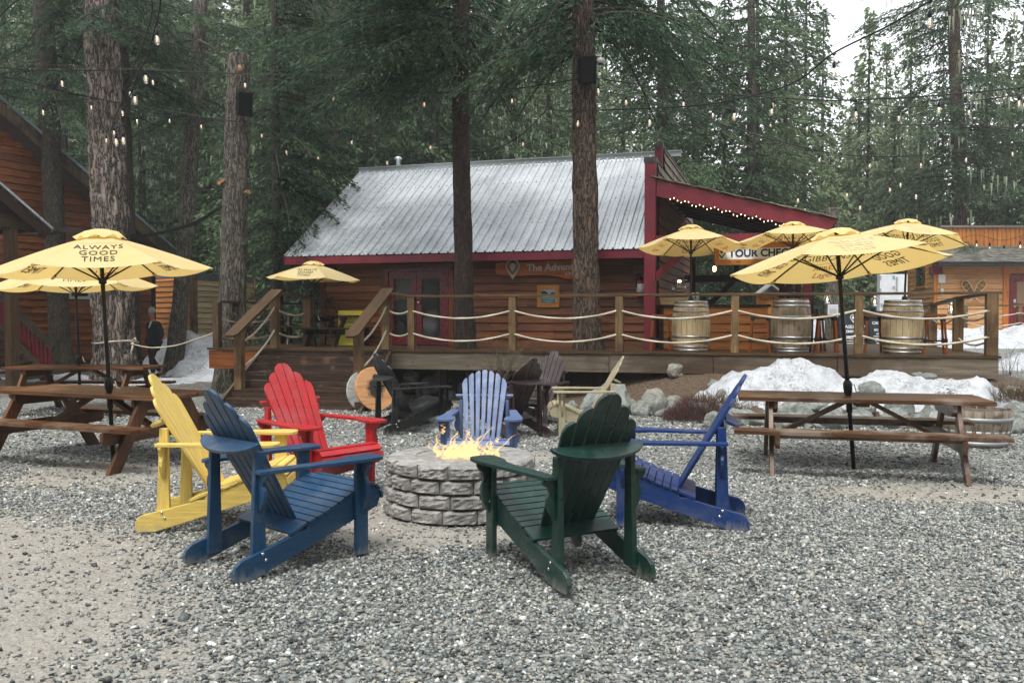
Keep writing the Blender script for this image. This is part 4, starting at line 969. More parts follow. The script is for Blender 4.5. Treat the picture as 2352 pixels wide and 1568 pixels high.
# ---- hanging sign, poster, extinguisher on the cabin wall
ws = Wall((B(0, VW - .12, 0).x, B(0, VW - .12, 0).y), EU)
def S(px, py): return ws.uz(px, py)
hb = empty('hanging_sign', ws.p(*S(1250, 620))); tag(hb, 'live edged wooden sign with silver pin logo and lettering hanging under the eave', 'sign')
mb = MB(50); outl = [(1139, 606), (1150, 603), (1190, 603), (1230, 600), (1280, 598), (1330, 597), (1370, 600), (1372, 640), (1350, 645), (1320, 642), (1300, 640), (1285, 636), (1262, 632), (1220, 632), (1190, 634), (1150, 631), (1140, 629)]
mb.prism([S(a, b) for a, b in outl][::-1], ws.P, ws.u, (0, 0, 1), .05); rel(mb, hb).build('board', M['sign_board'], hb)
M['silver'] = simple('silver_letter', 'b9b6ac', .35, .5)
mb = MB(51); a, z = S(1179, 612); pin_shape(mb, ws.p(a, z + .0, .045), ws.u, (0, 0, 1), .42, t=.012); rel(mb, hb).build('logo', M['silver'], hb)
mb = MB(52); a, z = S(1211, 616); a2_, _ = S(1362, 612)
put_text(mb, 'The Adventure', .205, ws.p(a, z + .0, .03), ws.u + Vector((0, 0, .012)), (0, 0, 1), align='LEFT', extrude=.006, bold=.003)
a, z = S(1300, 629); put_text(mb, 'GROUP', .085, ws.p(a - .02, z, .03), ws.u, (0, 0, 1), align='LEFT', extrude=.005, space=1.35)
rel(mb, hb).build('lettering', M['silver'], hb)
mb = MB(53)
for px_ in (1188, 1301):
    a, z = S(px_, 598); c_ = ws.p(a, z + .03, 0); mb.tube([c_ + ws.u * (.018 * cos(t)) + Vector((0, 0, .04 * sin(t))) for t in [k * pi / 6 for k in range(13)]], .006, 6, caps=False)
rel(mb, hb).build('hook', M['gold'], hb)
po = empty('poster', wf.p(*wf.uz(1260, 680), .05)); tag(po, 'small orange framed poster with a mountain picture on the cabin wall', 'poster')
a0_, z0_ = wf.uz(1235, 706); a1_, z1_ = wf.uz(1286, 654.5); w = .09
mb = MB(54)
for q in ((a0_, a1_, z1_ - w, z1_), (a0_, a1_, z0_, z0_ + w), (a0_, a0_ + w, z0_ + w, z1_ - w), (a1_ - w, a1_, z0_ + w, z1_ - w)): wf.box(mb, *q, .03, .055)
rel(mb, po).build('frame', M['frame_wood'], po)
zm = z0_ + w + (z1_ - z0_ - 2 * w) * .5
mb = MB(55); wf.box(mb, a0_ + w, a1_ - w, z0_ + w, zm - .03, .03, .04); rel(mb, po).build('panel', M['sign_teal'], po)
mb = MB(56); wf.box(mb, a0_ + w, a1_ - w, zm - .03, z1_ - w, .03, .04); rel(mb, po).build('picture', simple('photo_sky', '9aa6ab', .3), po)
mb = MB(57); pts = [(a0_ + w, zm + .0), (a1_ - w, zm), (a1_ - w, z1_ - w - .07), (a1_ - w - .06, z1_ - w - .05), (a1_ - w - .13, z1_ - w - .1), (a0_ + w + .12, z1_ - w - .05), (a0_ + w + .05, z1_ - w - .02), (a0_ + w, z1_ - w - .04)]
mb.prism(pts, wf.p(0, 0, .043), wf.u, (0, 0, 1), .004); rel(mb, po).build('mountain', simple('photo_hill', '2a3338', .3), po)
mb = MB(58); am = (a0_ + a1_) / 2
put_text(mb, 'Thank you for joining us', .022, wf.p(am + .03, zm + .02, .047), wf.u, (0, 0, 1))
for k, (t_, s_) in enumerate((('ACCESS YOUR EXPERIENCE', .022), ('SHARE YOUR PHOTOS WITH US', .014), ('o o o o o', .03), ('SHARE YOUR ADVENTURE', .014), ('ONLINE', .014))): put_text(mb, t_, s_, wf.p(am, zm - .055 - k * .032, .043), wf.u, (0, 0, 1))
wf.box(mb, a0_ + w + .03, a1_ - w - .03, zm - .102, zm - .098, .041, .043); rel(mb, po).build('lettering', M['ink_white'], po)
fe = empty('fire_extinguisher', wf.p(*wf.uz(1473, 672), .1)); tag(fe, 'red fire extinguisher with white label hanging beside the red corner post', 'extinguisher')
c_ = Vector((0, 0, 0)); mb = MB(59); mb.lathe([(0, -.1), (.07, -.1), (.075, -.08), (.075, .2), (.06, .24), (.025, .27), (.025, .28)], c_, 18); mb.build('body', simple('ext_red', '9c0f18', .25), fe)
mb = MB(60); mb.lathe([(.0765, .0), (.0765, .17)], c_, 18); mb.build('label', M['ink_white'], fe)
mb = MB(61); mb.lathe([(.03, .28), (.03, .31), (.015, .33), (0, .33)], c_, 12); mb.tube([(0, 0, .33), (-.05, -.01, .37), (-.09, -.01, .34)], .01, 6); mb.tube([(-.02, -.03, .33), (-.08, -.05, .28), (-.09, -.05, .1)], .012, 6); mb.build('valve', M['black_metal'], fe)
# ---- tour check in sign
wc = Wall((B(0, -.18, 0).x, B(0, -.18, 0).y), EU); a0_, z1_ = wc.uz(1640, 559); a1_, z0_ = wc.uz(1835, 606); w = .10
ts = empty('check_in_sign', wc.p((a0_ + a1_) / 2, z0_)); tag(ts, 'white TOUR CHECK IN HERE sign in orange wood frame behind the umbrellas', 'sign')
mb = MB(62)
for q in ((a0_, a1_, z1_ - w, z1_), (a0_, a1_, z0_, z0_ + w), (a0_, a0_ + w, z0_ + w, z1_ - w), (a1_ - w, a1_, z0_ + w, z1_ - w)): wc.box(mb, *q, -.03, .03)
rel(mb, ts).build('frame', M['frame_wood'], ts)
mb = MB(63); wc.box(mb, a0_ + w, a1_ - w, z0_ + w, z1_ - w, -.01, .01); rel(mb, ts).build('panel', M['sign_white'], ts)
mb = MB(64); ta, tz = wc.uz(1674, 583); put_text(mb, 'TOUR CHECK IN HERE', .185, wc.p(ta, tz + .0, .016), wc.u, (0, 0, 1), align='LEFT', bold=.006, extrude=.002)
la, lz = wc.uz(1658, 576); pin_shape(mb, wc.p(la, lz, .016), wc.u, (0, 0, 1), .235, t=.004); rel(mb, ts).build('lettering', M['ink_navy'], ts)
mb = MB(65); ga, gz_ = wc.uz(1651, 592); put_text(mb, 'The', .045, wc.p(ga - .03, gz_ + .03, .016), wc.u, (0, 0, 1), align='LEFT'); put_text(mb, 'Adventure', .055, wc.p(ga - .03, gz_ - .01, .016), wc.u, (0, 0, 1), align='LEFT'); rel(mb, ts).build('lettering', M['ink_grey'], ts)

# ================================================================== DECK
DU = Vector((.9677, -.2525, 0)).normalized(); DV = Vector((.2525, .9677, 0)).normalized(); D0 = Vector((-2.31, 16.45, 0))
def Dk(u, v, z): return D0 + DU * u + DV * v + Vector((0, 0, z))
def du_at(px, v=0.0):
    A = Dk(0, v, 0); Bb = Dk(1, v, 0); x, y = on_line(px, A, Bb); return (Vector((x, y, 0)) - D0).dot(DU)
UA, UB = du_at(479), du_at(2297)
deck = empty('deck', Dk(3, 0, 0)); tag(deck, 'long weathered timber deck with brown skirt boards in front of the cabin', 'deck')
mb = MB(70); k = 0; v = -.02
while v < 5.8:
    u = UA - .03
    while u < UB + .03:
        e = min(UB + .03, u + mb.rg.uniform(2.4, 4.8)); mb.beam(Dk(u, v + .068, DZ - .02), Dk(e - .006, v + .068, DZ - .02), .134, .038); u = e
    v += .14
rel(mb, deck).build('decking', M['deck_wood'], deck)
mb = MB(71); a_d = math.atan2(DU.y, DU.x); us, ue = du_at(604), du_at(893)
segs = [UA, us]; 
mb.beam(Dk(UA, .03, DZ - .23), Dk(us, .03, DZ - .23), .05, .36, r=.6)
rel(mb, deck).build('skirt_board', M['siding_brown'], deck)
mb = MB(72); edges = [ue, du_at(1400), du_at(1640), du_at(1925), UB]
for a, b in zip(edges[:-1], edges[1:]): mb.beam(Dk(a, .03, DZ - .04 - .165), Dk(b - .012, .03, DZ - .04 - .165), .05, .31)
mb.beam(Dk(UB - .03, .05, DZ - .2), Dk(UB - .03, 5, DZ - .2), .05, .31)
rel(mb, deck).build('skirt_board', M['skirt'], deck)
mb = MB(73)
for i in range(10):
    for vv in (.5, 3.5): mb.box(Dk(UA + .3 + i * 1.5, vv, .35), (.13, .13, .75), a_d)
mb.poly([Dk(UA, 2.2, -.2), Dk(UB - .5, 2.2, -.2), Dk(UB - .5, 2.2, .9), Dk(UA, 2.2, .9)])
rel(mb, deck).build('footing', M['dark_beam'], deck)
# ---- stairs
st = empty('staircase', Dk((us + ue) / 2, -1, 0)); tag(st, 'wide worn brown wooden steps with plank handrails climbing to the deck', 'stairs')
SD = Vector((-.1, -1, 0)).normalized(); a_s = a_d; NSt = 7; RS = DZ / NSt; TR = .30
for k in range(1, NSt):
    mb = MB(80 + k); z = DZ - RS * k; c0 = Dk(us, 0, z) + SD * (TR * k); c1 = Dk(ue, 0, z) + SD * (TR * k)
    mb.beam(c0 - SD * .09 + Vector((0, 0, -.02)), c1 - SD * .09 + Vector((0, 0, -.02)), .14, .04); mb.beam(c0 - SD * .235 + Vector((0, 0, -.02)), c1 - SD * .235 + Vector((0, 0, -.02)), .135, .04)
    rel(mb, st).build('tread', M['stair'], st)
mb = MB(90)
for k in range(NSt):
    z = DZ - RS * k; c0 = Dk(us, 0, z) + SD * (TR * k + .0); c1 = Dk(ue, 0, z) + SD * (TR * k + .0)
    mb.beam(c0 + Vector((0, 0, -RS / 2 - .02)) - SD * .02, c1 + Vector((0, 0, -RS / 2 - .02)) - SD * .02, .025, RS - .045)
rel(mb, st).build('riser', M['stair'], st)
for uu in (us - .03, ue + .03):
    mb = MB(91); a = Dk(uu, 0, 0); pts = [(0, DZ - .02), (TR * NSt + .05, .02), (TR * NSt + .05, -.1), (TR * NSt - .25, -.1), (0, DZ - .35)]
    mb.prism(pts, a, SD, (0, 0, 1), .05); rel(mb, st).build('stringer', M['deck_grey'], st)
def ropeline(a, b, sag, n=22): return [Vector(a).lerp(Vector(b), t) - Vector((0, 0, 4 * sag * t * (1 - t))) for t in [i / n for i in range(n + 1)]]
def rope(mb, a, b, sag, r=.017): 
    L = (Vector(b) - Vector(a)).length; mb.tube(ropeline(a, b, sag, max(10, int(L / .035))), r, 9, .5, twist=55)
for sd, (pu, pl) in enumerate((((632, 17.3), (549, 15.75)), ((888, 16.5), (823, 15.0)))):
    U_, L_ = at(pu[0], 700, pu[1]), at(pl[0], 700, pl[1]); U_.z = 2.045; L_.z = [1.375, 1.385][sd]
    for q in (U_, L_):
        mb = MB(92 + sd); base_ = DZ if q is U_ else .0
        mb.box((q.x, q.y, (base_ + q.z - .02) / 2), (.145, .145, q.z - .02 - base_), a_d); rel(mb, st).build('post', M['post'], st, bevel=.006)
    dirn = (L_ - U_); e = L_ + dirn.normalized() * .42
    mb = MB(94); dirh = dirn.normalized(); side = Vector((0, 0, 1)).cross(dirh).normalized(); Lr = (e - U_).length; ww = .12
    pts = [(-.1, -ww), (-.1, ww), (Lr - .08, ww), (Lr - .02, ww * .75), (Lr, ww * .3), (Lr, -ww * .3), (Lr - .02, -ww * .75), (Lr - .08, -ww)]
    mb.prism(pts[::-1], U_ + Vector((0, 0, .02)), dirh, side, .05); rel(mb, st).build('handrail', M['deck_wood'], st, bevel=.004)
    mb = MB(95)
    for dz in (.28, .73): rope(mb, U_ + Vector((.0, -.07, -dz)), L_ + Vector((.02, .0, -dz + .02)), .10)
    rel(mb, st).build('rope', M['rope'], st)
# ---- rope railing along the deck
rl = empty('rope_railing', Dk(5, 0, DZ)); tag(rl, 'timber post and double rope railing along the front of the deck', 'railing')
RT = 1.985; posts = []
for px_ in (946, 1178, 1423, 1688, 1972, 2277):
    u = du_at(px_, .09); posts.append(u); mb = MB(100 + px_); w_ = .135 if px_ < 2200 else .17
    mb.box(Dk(u, .09, (DZ + RT - .04) / 2), (w_, w_, RT - .04 - DZ), a_d); rel(mb, rl).build('post', M['post'], rl, bevel=.006)
mb = MB(110); mb.beam(Dk(posts[0] - .05, .09, RT - .02), Dk(posts[-1] + .13, .09, RT - .02), .15, .042); Up = at(888, 700, 16.45)
mb.beam(Vector((Up.x - .04, Up.y, 2.045)), Dk(posts[0] - .03, .09, RT - .02), .15, .042); rel(mb, rl).build('handrail', M['deck_wood'], rl, bevel=.004)
for dz in (.30, .72):
    mb = MB(111)
    for a, b in zip(posts[:-1], posts[1:]): rope(mb, Dk(a + .05, .02, RT - dz), Dk(b - .05, .02, RT - dz), .135)
    rope(mb, Vector((Up.x + .06, Up.y - .03, RT - dz)), Dk(posts[0] - .05, .02, RT - dz), .05); rel(mb, rl).build('rope', M['rope'], rl)
# right return and left return
cR = Dk(posts[-1], .09, 0); rr = empty('rope_railing', cR + Vector((0, 0, DZ))); tag(rr, 'short rope railing running back from the right corner of the deck', 'railing')
pR = [cR]; 
for px_, d_, zt_ in ((2201, 15.9, 1.90), (2142, 18.1, 1.80)):
    q = at(px_, 700, d_); q.z = 0; pR.append(q); mb = MB(120 + px_); mb.box((q.x, q.y, (DZ + zt_) / 2), (.16, .16, zt_ - DZ), a_d); rel(mb, rr).build('post', M['post'], rr, bevel=.006)
zz_ = [RT - .03, 1.92, 1.82, 1.76]; pe = at(2112, 700, 19.5); pe.z = 0; pR.append(pe)
mb = MB(121)
for i in range(3): mb.beam(pR[i] + Vector((0, 0, zz_[i])), pR[i + 1] + Vector((0, 0, zz_[i + 1])), .14, .04)
rel(mb, rr).build('handrail', M['deck_grey'], rr)
mb = MB(122)
for dz in (.3, .72):
    for i in range(3): rope(mb, pR[i] + Vector((0, 0, zz_[i] - dz)), pR[i + 1] + Vector((0, 0, zz_[i + 1] - dz)), .12)
rel(mb, rr).build('rope', M['rope'], rr)
lr = empty('rope_railing', at(708, 700, 18.4) + Vector((0, 0, 0))); lr.location.z = DZ; tag(lr, 'short railing with two ropes at the top left of the steps', 'railing')
PL = [at(642, 700, 17.3), at(708, 700, 18.4)]; mb = MB(123); q = PL[1]; mb.box((q.x, q.y, (DZ + 1.96) / 2), (.17, .17, 1.96 - DZ), a_d); rel(mb, lr).build('post', M['post'], lr, bevel=.006)
mb = MB(124); mb.beam((PL[0].x - .08, PL[0].y - .05, 2.05), (q.x + .12, q.y + .1, 1.975), .16, .045); rel(mb, lr).build('handrail', M['deck_wood'], lr)
mb = MB(125)
for dz in (.3, .75): rope(mb, (PL[0].x, PL[0].y, 2.0 - dz), (q.x - .06, q.y, 1.96 - dz), .07)
rel(mb, lr).build('rope', M['rope'], lr)
bl = empty('back_railing', Dk(UA + 1.5, 3.5, DZ)); tag(bl, 'brown rail with rope round the far left side of the deck', 'railing')
pb = [Dk(UA + .1, .15, 0), Dk(UA + .1, 2.4, 0), Dk(UA + .1, 5.0, 0), Dk(UA + 2.2, 5.2, 0), Dk(UA + 3.6, 5.2, 0)]; 
for i, q in enumerate(pb):
    mb = MB(130 + i); mb.box((q.x, q.y, (DZ + 1.86) / 2), (.13, .13, 1.86 - DZ), a_d); rel(mb, bl).build('post', M['deck_wood'], bl)
mb = MB(136); mr = MB(137)
for a, b in zip(pb[:-1], pb[1:]):
    mb.beam(a + Vector((0, 0, 1.88)), b + Vector((0, 0, 1.88)), .15, .04)
    for z_ in (1.55, 1.2): rope(mr, a + Vector((0, 0, z_)), b + Vector((0, 0, z_)), .1)
rel(mb, bl).build('handrail', M['deck_wood'], bl); rel(mr, bl).build('rope', M['rope'], bl)

# ================================================================== LEFT CABIN
lc = empty('cabin', (-12.5, 22.5, 0)); tag(lc, 'dark brown gabled cabin with metal roof edge behind the trunks on the left', 'cabin')
wl = Wall((-10.7, 25), (.43, .9)); TC = wl.uz(352, 700)[0]
wo_ = Wall(tuple((wl.P + wl.n * .5))[:2], (.43, .9)); rk0, rk1 = wo_.uz(0, 224), wo_.uz(410, 579); sl2 = (rk0[1] - rk1[1]) / (rk1[0] - rk0[0]); rz = lambda t: rk1[1] + (rk1[0] - t) * sl2
w0, w1 = wl.uz(157, 640), wl.uz(214, 686)
mb = MB(200); wl.siding(mb, -9, TC, .42, 8.6, .178, holes=[(w0[0], w1[0], w1[1], w0[1])], lim=lambda z: (-9, rk1[0] + (rk1[1] - .38 - z) / sl2 if z > rz(TC) - .4 else 99), joint=4)
rel(mb, lc).build('wall', M['siding_left'], lc)
mb = MB(201); wl.box(mb, TC - .08, TC + .05, .4, rz(TC) - .4, -.05, .05)
mb.prism([(-9, .3), (TC, .3), (TC, rz(TC) - .5), (-9, rz(-9) - .5)], wl.p(0, 0, -.08), wl.u, (0, 0, 1), .1)
mb.prism([(0, .3), (5, .3), (5, rz(TC) - .5), (0, rz(TC) - .5)], wl.p(TC - .05, 0, 0), -wl.n, (0, 0, 1), .1); rel(mb, lc).build('wall', M['dark_beam'], lc)
def slabw(mb, W_, ta, za, tb, zb, o0, o1, t, up=0):
    nn = Vector((za - zb, 0, tb - ta)); L = math.hypot(nn.x, nn.z); nu, nz_ = nn.x / L, nn.z / L
    V = []
    for o_ in (o1, o0):
        for (tt, zz, k) in ((ta, za, up), (tb, zb, up), (tb, zb, up + t), (ta, za, up + t)): V.append(W_.p(tt + nu * k, zz + nz_ * k, o_))
    mb.raw(V, [(0, 1, 2, 3), (7, 6, 5, 4), (0, 4, 5, 1), (1, 5, 6, 2), (2, 6, 7, 3), (3, 7, 4, 0)])
mb = MB(202); slabw(mb, wo_, -8.5, rz(-8.5), rk1[0] - .02, rk1[1], -.05, 0, .26, -.30); rel(mb, lc).build('barge_board', M['deck_grey'], lc)
mb = MB(203); slabw(mb, wo_, -8.5, rz(-8.5), rk1[0] + .03, rk1[1] - .02, -5, .03, .07, -.03); rel(mb, lc).build('roof', noisy('roof_steel', '8b949b', '6d757c', 3, .4, .1, metal=.5), lc)
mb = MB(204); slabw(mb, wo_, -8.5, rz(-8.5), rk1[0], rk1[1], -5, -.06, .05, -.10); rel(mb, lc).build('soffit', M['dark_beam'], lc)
wn = empty('window', wl.p((w0[0] + w1[0]) / 2, w1[1])); wn.parent = lc; wn.location -= lc.location; oW = wn.location + lc.location
def relw(mb): mb.v = [(a - oW[0], b - oW[1], c - oW[2]) for a, b, c in mb.v]; return mb
mb = MB(205); a0_, a1_, z0_, z1_ = w0[0], w1[0], w1[1], w0[1]
for q in ((a0_, a1_, z0_ - .02, z0_ + .06), (a0_, a1_, z1_ - .05, z1_), (a0_, a0_ + .05, z0_ + .06, z1_ - .05), (a1_ - .05, a1_, z0_ + .06, z1_ - .05), (a0_ + (a1_ - a0_) * .78, a0_ + (a1_ - a0_) * .78 + .06, z0_ + .06, z1_ - .05)): wl.box(mb, *q, -.02, .05)
relw(mb).build('frame', simple('white_frame', 'b9bcb9', .5), wn)
mb = MB(206); wl.box(mb, a0_ + .04, a1_ - .04, z0_ + .04, z1_ - .04, -.03, -.005); relw(mb).build('pane', M['glass'], wn)
# its porch and stair
lp = empty('cabin_porch', (-11.5, 20.5, 0)); tag(lp, 'low porch roof with metal edge and dark post on the far left', 'porch')
wp = Wall(tuple((wl.P + wl.n * 3.0))[:2], (.43, .9)); p0, p1 = wp.uz(0, 424), wp.uz(119, 527); sp_ = (p0[1] - p1[1]) / (p1[0] - p0[0]); ta = p1[0] - 4; za = p1[1] + 4 * sp_
mb = MB(210); slabw(mb, wp, ta, za, p1[0], p1[1], -3, .02, .05); rel(mb, lp).build('roof', M['roof_metal'], lp)
mb = MB(211); slabw(mb, wp, ta, za, p1[0], p1[1], -.05, -.0, .22, -.26); slabw(mb, wp, ta, za, p1[0], p1[1], -3, -.06, .03, -.06); rel(mb, lp).build('barge_board', M['dark_beam'], lp)
q = wp.uz(46, 600); mb = MB(212); zb_ = wp.uz(40, 507)[1]; wp.box(mb, q[0] - .1, q[0] + .1, 0, zb_ - .13, -.4, -.2); wp.box(mb, q[0] - 3, q[0] + .4, zb_ - .13, zb_ + .13, -.42, -.18); wp.box(mb, q[0] - .1, q[0] + .1, zb_ - .13, zb_ + .10, -2.9, -.42)
rel(mb, lp).build('post', M['deck_wood'], lp)
ls = empty('cabin_stairs', (-11.4, 19.8, 0)); tag(ls, 'grey open treads with a red baluster rail climbing to the left cabin', 'stairs')
bR = at(108, 883, 20.2); tL = at(7, 780, 20.2); nS = 6; run = (bR.x - tL.x) / nS; rise = (tL.z) / nS
for k in range(nS + 3):
    mb = MB(220 + k); mb.box((bR.x - run * (k + .6), 19.45, .02 + rise * (k + 1)), (run * 1.15, 1.5, .045)); rel(mb, ls).build('tread', M['deck_grey'], ls)
mb = MB(229); mb.beam((bR.x + .05, 20.22, .1), (bR.x - run * (nS + 3), 20.22, .1 + rise * (nS + 3)), .05, .28); rel(mb, ls).build('stringer', M['deck_grey'], ls)
mb = MB(230); mb.beam((bR.x - .1, 18.7, .0), (bR.x - run * (nS + 3), 18.7, .0 + rise * (nS + 3)), .05, .2); rel(mb, ls).build('stringer', M['deck_grey'], ls)
hA, hB = at(119, 795, 20.25), at(4, 680, 20.25)
for k in range(13):
    t = k / 12; x = hA.x + (hB.x - hA.x) * t - .06; zt_ = hA.z + (hB.z - hA.z) * t - .06; mb = MB(240 + k); zb = max(.02, (bR.x - x) * rise / run - .12)
    mb.box((x, 20.28, (zb + zt_) / 2), (.05 if k < 11 else .10, .04, zt_ - zb)); rel(mb, ls).build('baluster', M['red_rail'], ls)
mb = MB(255); d_ = (hB - hA).normalized(); mb.beam(hA - d_ * .05, hB + d_ * .3, .10, .14); rel(mb, ls).build('handrail', M['deck_grey'], ls)
mb = MB(256); mb.box((hB.x - .12, 20.28, 1.6), (.12, .12, 1.45)); mb.beam((hB.x - .1, 20.28, hB.z + .1), (hB.x - 3, 20.28, hB.z + .1), .05, .1); mb.beam((hB.x - .1, 20.28, tL.z + .1), (hB.x - 3, 20.28, tL.z + .1), .05, .1)
for k in range(5): mb.box((hB.x - .3 - k * .22, 20.28, 1.62), (.05, .04, 1.0))
rel(mb, ls).build('post', M['red_rail'], ls)

# ================================================================== FENCE / SHED
for k, (x0, x1, d_, y_t, mt, lab) in enumerate(((354, 446, 26.5, 628, 'siding_orange', 'orange cedar lapped fence panel with grey flashing beside the left cabin'), (448, 582, 26.0, 628, 'siding_pale', 'pale unstained lapped fence panel behind the sawn off trunk'))):
    Pa, Pb = ((at(354, 700, 28.0), at(445, 700, 26.2)), (at(445, 700, 26.2), at(584, 700, 28.6)))[k]; w_ = Wall((Pa.x, Pa.y), (Pb.x - Pa.x, Pb.y - Pa.y)); a0_, z1_ = w_.uz(x0, y_t); a1_, _ = w_.uz(x1, y_t); f_ = empty('fence', w_.p((a0_ + a1_) / 2, 0)); tag(f_, lab, 'fence')
    mb = MB(260 + k); w_.siding(mb, a0_, a1_, .05, z1_ - .16, .165, joint=9, lip=.035); rel(mb, f_).build('panel', M[mt], f_)
    mb = MB(262 + k); w_.box(mb, a0_, a1_, 0, z1_ - .1, -.1, -.01); w_.box(mb, a1_ - (.13 if k == 0 else .02), a1_, 0, z1_, .0, .09); rel(mb, f_).build('post', M['post'], f_)
    mb = MB(264 + k); w_.box(mb, a0_ - .02, a1_ + .02, z1_ - .16, z1_ + .0, -.12, .03); rel(mb, f_).build('flashing', noisy('flashing', '7e8a94', '5f6a74', 3, .4, .3, metal=.5), f_)

# ================================================================== RIGHT CABIN
rc = empty('cabin', at(2300, 740, 34)); rc.location.z = gz(rc.location.x, 34); tag(rc, 'orange cedar cabin with snowshoes on its wall at the right edge', 'cabin')
wr = Wall((0, 33), (1, 0)); cx0 = wr.uz(2144, 700)[0]; zp = wr.uz(2144, 755)[1]; ze = wr.uz(2144, 606)[1]; dA, dB = wr.uz(2316, 632), wr.uz(2362, 756)
mb = MB(300); wr.siding(mb, cx0 + .12, cx0 + 8, zp, ze + .1, .19, holes=[(dA[0], dB[0], zp, dA[1] + .02)], joint=9); ws2 = Wall((cx0, 33), (-.22, -.975)) 
sidew = Wall((cx0 + .9, 36.9), (-.225, -.974)); sidew.siding(mb, 0, 4.0, zp - .9, ze + .75, .19, lim=lambda z: (0 if z < ze else 0, 4.0 if z < ze - .1 else 4.0 - (z - ze + .1) * 1.3), joint=9)
rel(mb, rc).build('wall', M['siding_cabin'], rc)
mb = MB(301); wr.box(mb, cx0 - .02, cx0 + .13, zp, ze, -.02, .05); wr.box(mb, wr.uz(2302, 700)[0], dA[0] - .0, zp, ze, .03, .06); mb.box((cx0 + 4.5, 35.2, 2.3), (7.2, 4.1, 2.5)); rel(mb, rc).build('wall_trim', M['siding_orange'], rc)
# door
rd = empty('door', wr.p(dA[0] + .5, zp)); rd.parent = rc; oD = rd.location.copy(); rd.location -= rc.location
def relr(mb): mb.v = [(a - oD[0], b - oD[1], c - oD[2]) for a, b, c in mb.v]; return mb
mb = MB(302); a0_, a1_, zt_ = dA[0], dB[0] + .6, dA[1]; wr.box(mb, a0_, a0_ + .14, zp, zt_, -.0, .06); wr.box(mb, a0_ + .14, a1_, zt_ - .1, zt_, 0, .06); wr.box(mb, a0_ + .15, a1_, zp, zp + .95, 0, .03); wr.box(mb, a0_ + .15, a0_ + .32, zp + .95, zt_ - .1, 0, .03); wr.box(mb, a0_ + .32, a1_, zt_ - .25, zt_ - .1, 0, .03)
relr(mb).build('door_panel', M['door_red'], rd)
mb = MB(303); wr.box(mb, a0_ + .32, a1_, zp + .95, zt_ - .25, .0, .012); relr(mb).build('pane', simple('warm_pane', (.25, .2, .12), .1), rd)
mb = MB(304); mb.lathe([(0, 0), (.05, 0), (.05, .03), (0, .04)], wr.p(a0_ + .22, zp + .85, .08), 10, M=Matrix.Rotation(R(90), 3, 'X')); mb.box(wr.p(a0_ + .22, zp + 1.05, .05), (.09, .04, .14)); relr(mb).build('handle', M['chrome'], rd)
# roof, facade
er = Vector((wr.uz(2133, 604)[0], 32.2, 0)); eZ = at(2133, 603, 32.2).z; rt = at(2175, 567, 35.6)
mb = MB(305); rs3 = random.Random(1); nC = 16
for k in range(nC):
    t0, t1 = k / nC, (k + 1.25) / nC; y0_, y1_ = 32.2 + 3.4 * t0, 32.2 + 3.4 * t1; z0_, z1_ = eZ + (rt.z - eZ) * t0, eZ + (rt.z - eZ) * t1
    x = er.x + .25 * t0 * 4; 
    while x < er.x + 8:
        w_ = rs3.uniform(.13, .28); mb.beam((x + w_ / 2, y0_, z0_ + .035 + rs3.uniform(0, .01)), (x + w_ / 2, y1_, z1_ + .015), w_ - .008, .02); x += w_
rel(mb, rc).build('roof', noisy('shingle_grey', '4a4945', '77756c', 5, .8, .5, .02, rnd=.9), rc)
mb = MB(306); mb.beam((er.x - .05, 32.2, eZ - .07), (er.x + 8, 32.2, eZ - .07), .12, .14); rel(mb, rc).build('gutter', M['black_metal'], rc)
mb = MB(307); mb.poly([(er.x, 32.25, eZ - .02), (er.x + 8, 32.25, eZ - .02), (er.x + 8.5, 35.6, rt.z - .02), (er.x + 1, 35.6, rt.z - .02)]); mb.poly([(er.x, 32.25, eZ - .02), (er.x + 8, 32.25, eZ - .02), (er.x + 8, 33.2, eZ - .02), (er.x, 33.2, eZ - .02)]); rel(mb, rc).build('soffit', M['dark_beam'], rc)
mb = MB(308); mb.beam((er.x - .03, 32.15, eZ + .02), (er.x + 1.0, 35.9, rt.z + .0), .05, .22); mb.beam((er.x + .1, 33.1, eZ - .25), (er.x + .5, 33.0, eZ - .25), .3, .3); rel(mb, rc).build('fascia', M['red_trim'], rc)
fx0 = at(2160, 540, 35.7).x; fz1 = at(2160, 523, 35.7).z; fz0 = at(2160, 572, 35.7).z
mb = MB(309); x = fx0
while x < fx0 + 8: mb.box((x + .09, 35.7, (fz0 + fz1) / 2), (.172, .04, fz1 - fz0)); mb.box((x + .18, 35.66, (fz0 + fz1) / 2), (.045, .04, fz1 - fz0)); x += .18
rel(mb, rc).build('facade', M['siding_orange'], rc)
mb = MB(310); mb.beam((fx0 - .05, 35.68, fz1 + .04), (fx0 + 8, 35.68, fz1 + .04), .2, .09); rel(mb, rc).build('facade_cap', simple('cap_brown', '6e665f', .6), rc)
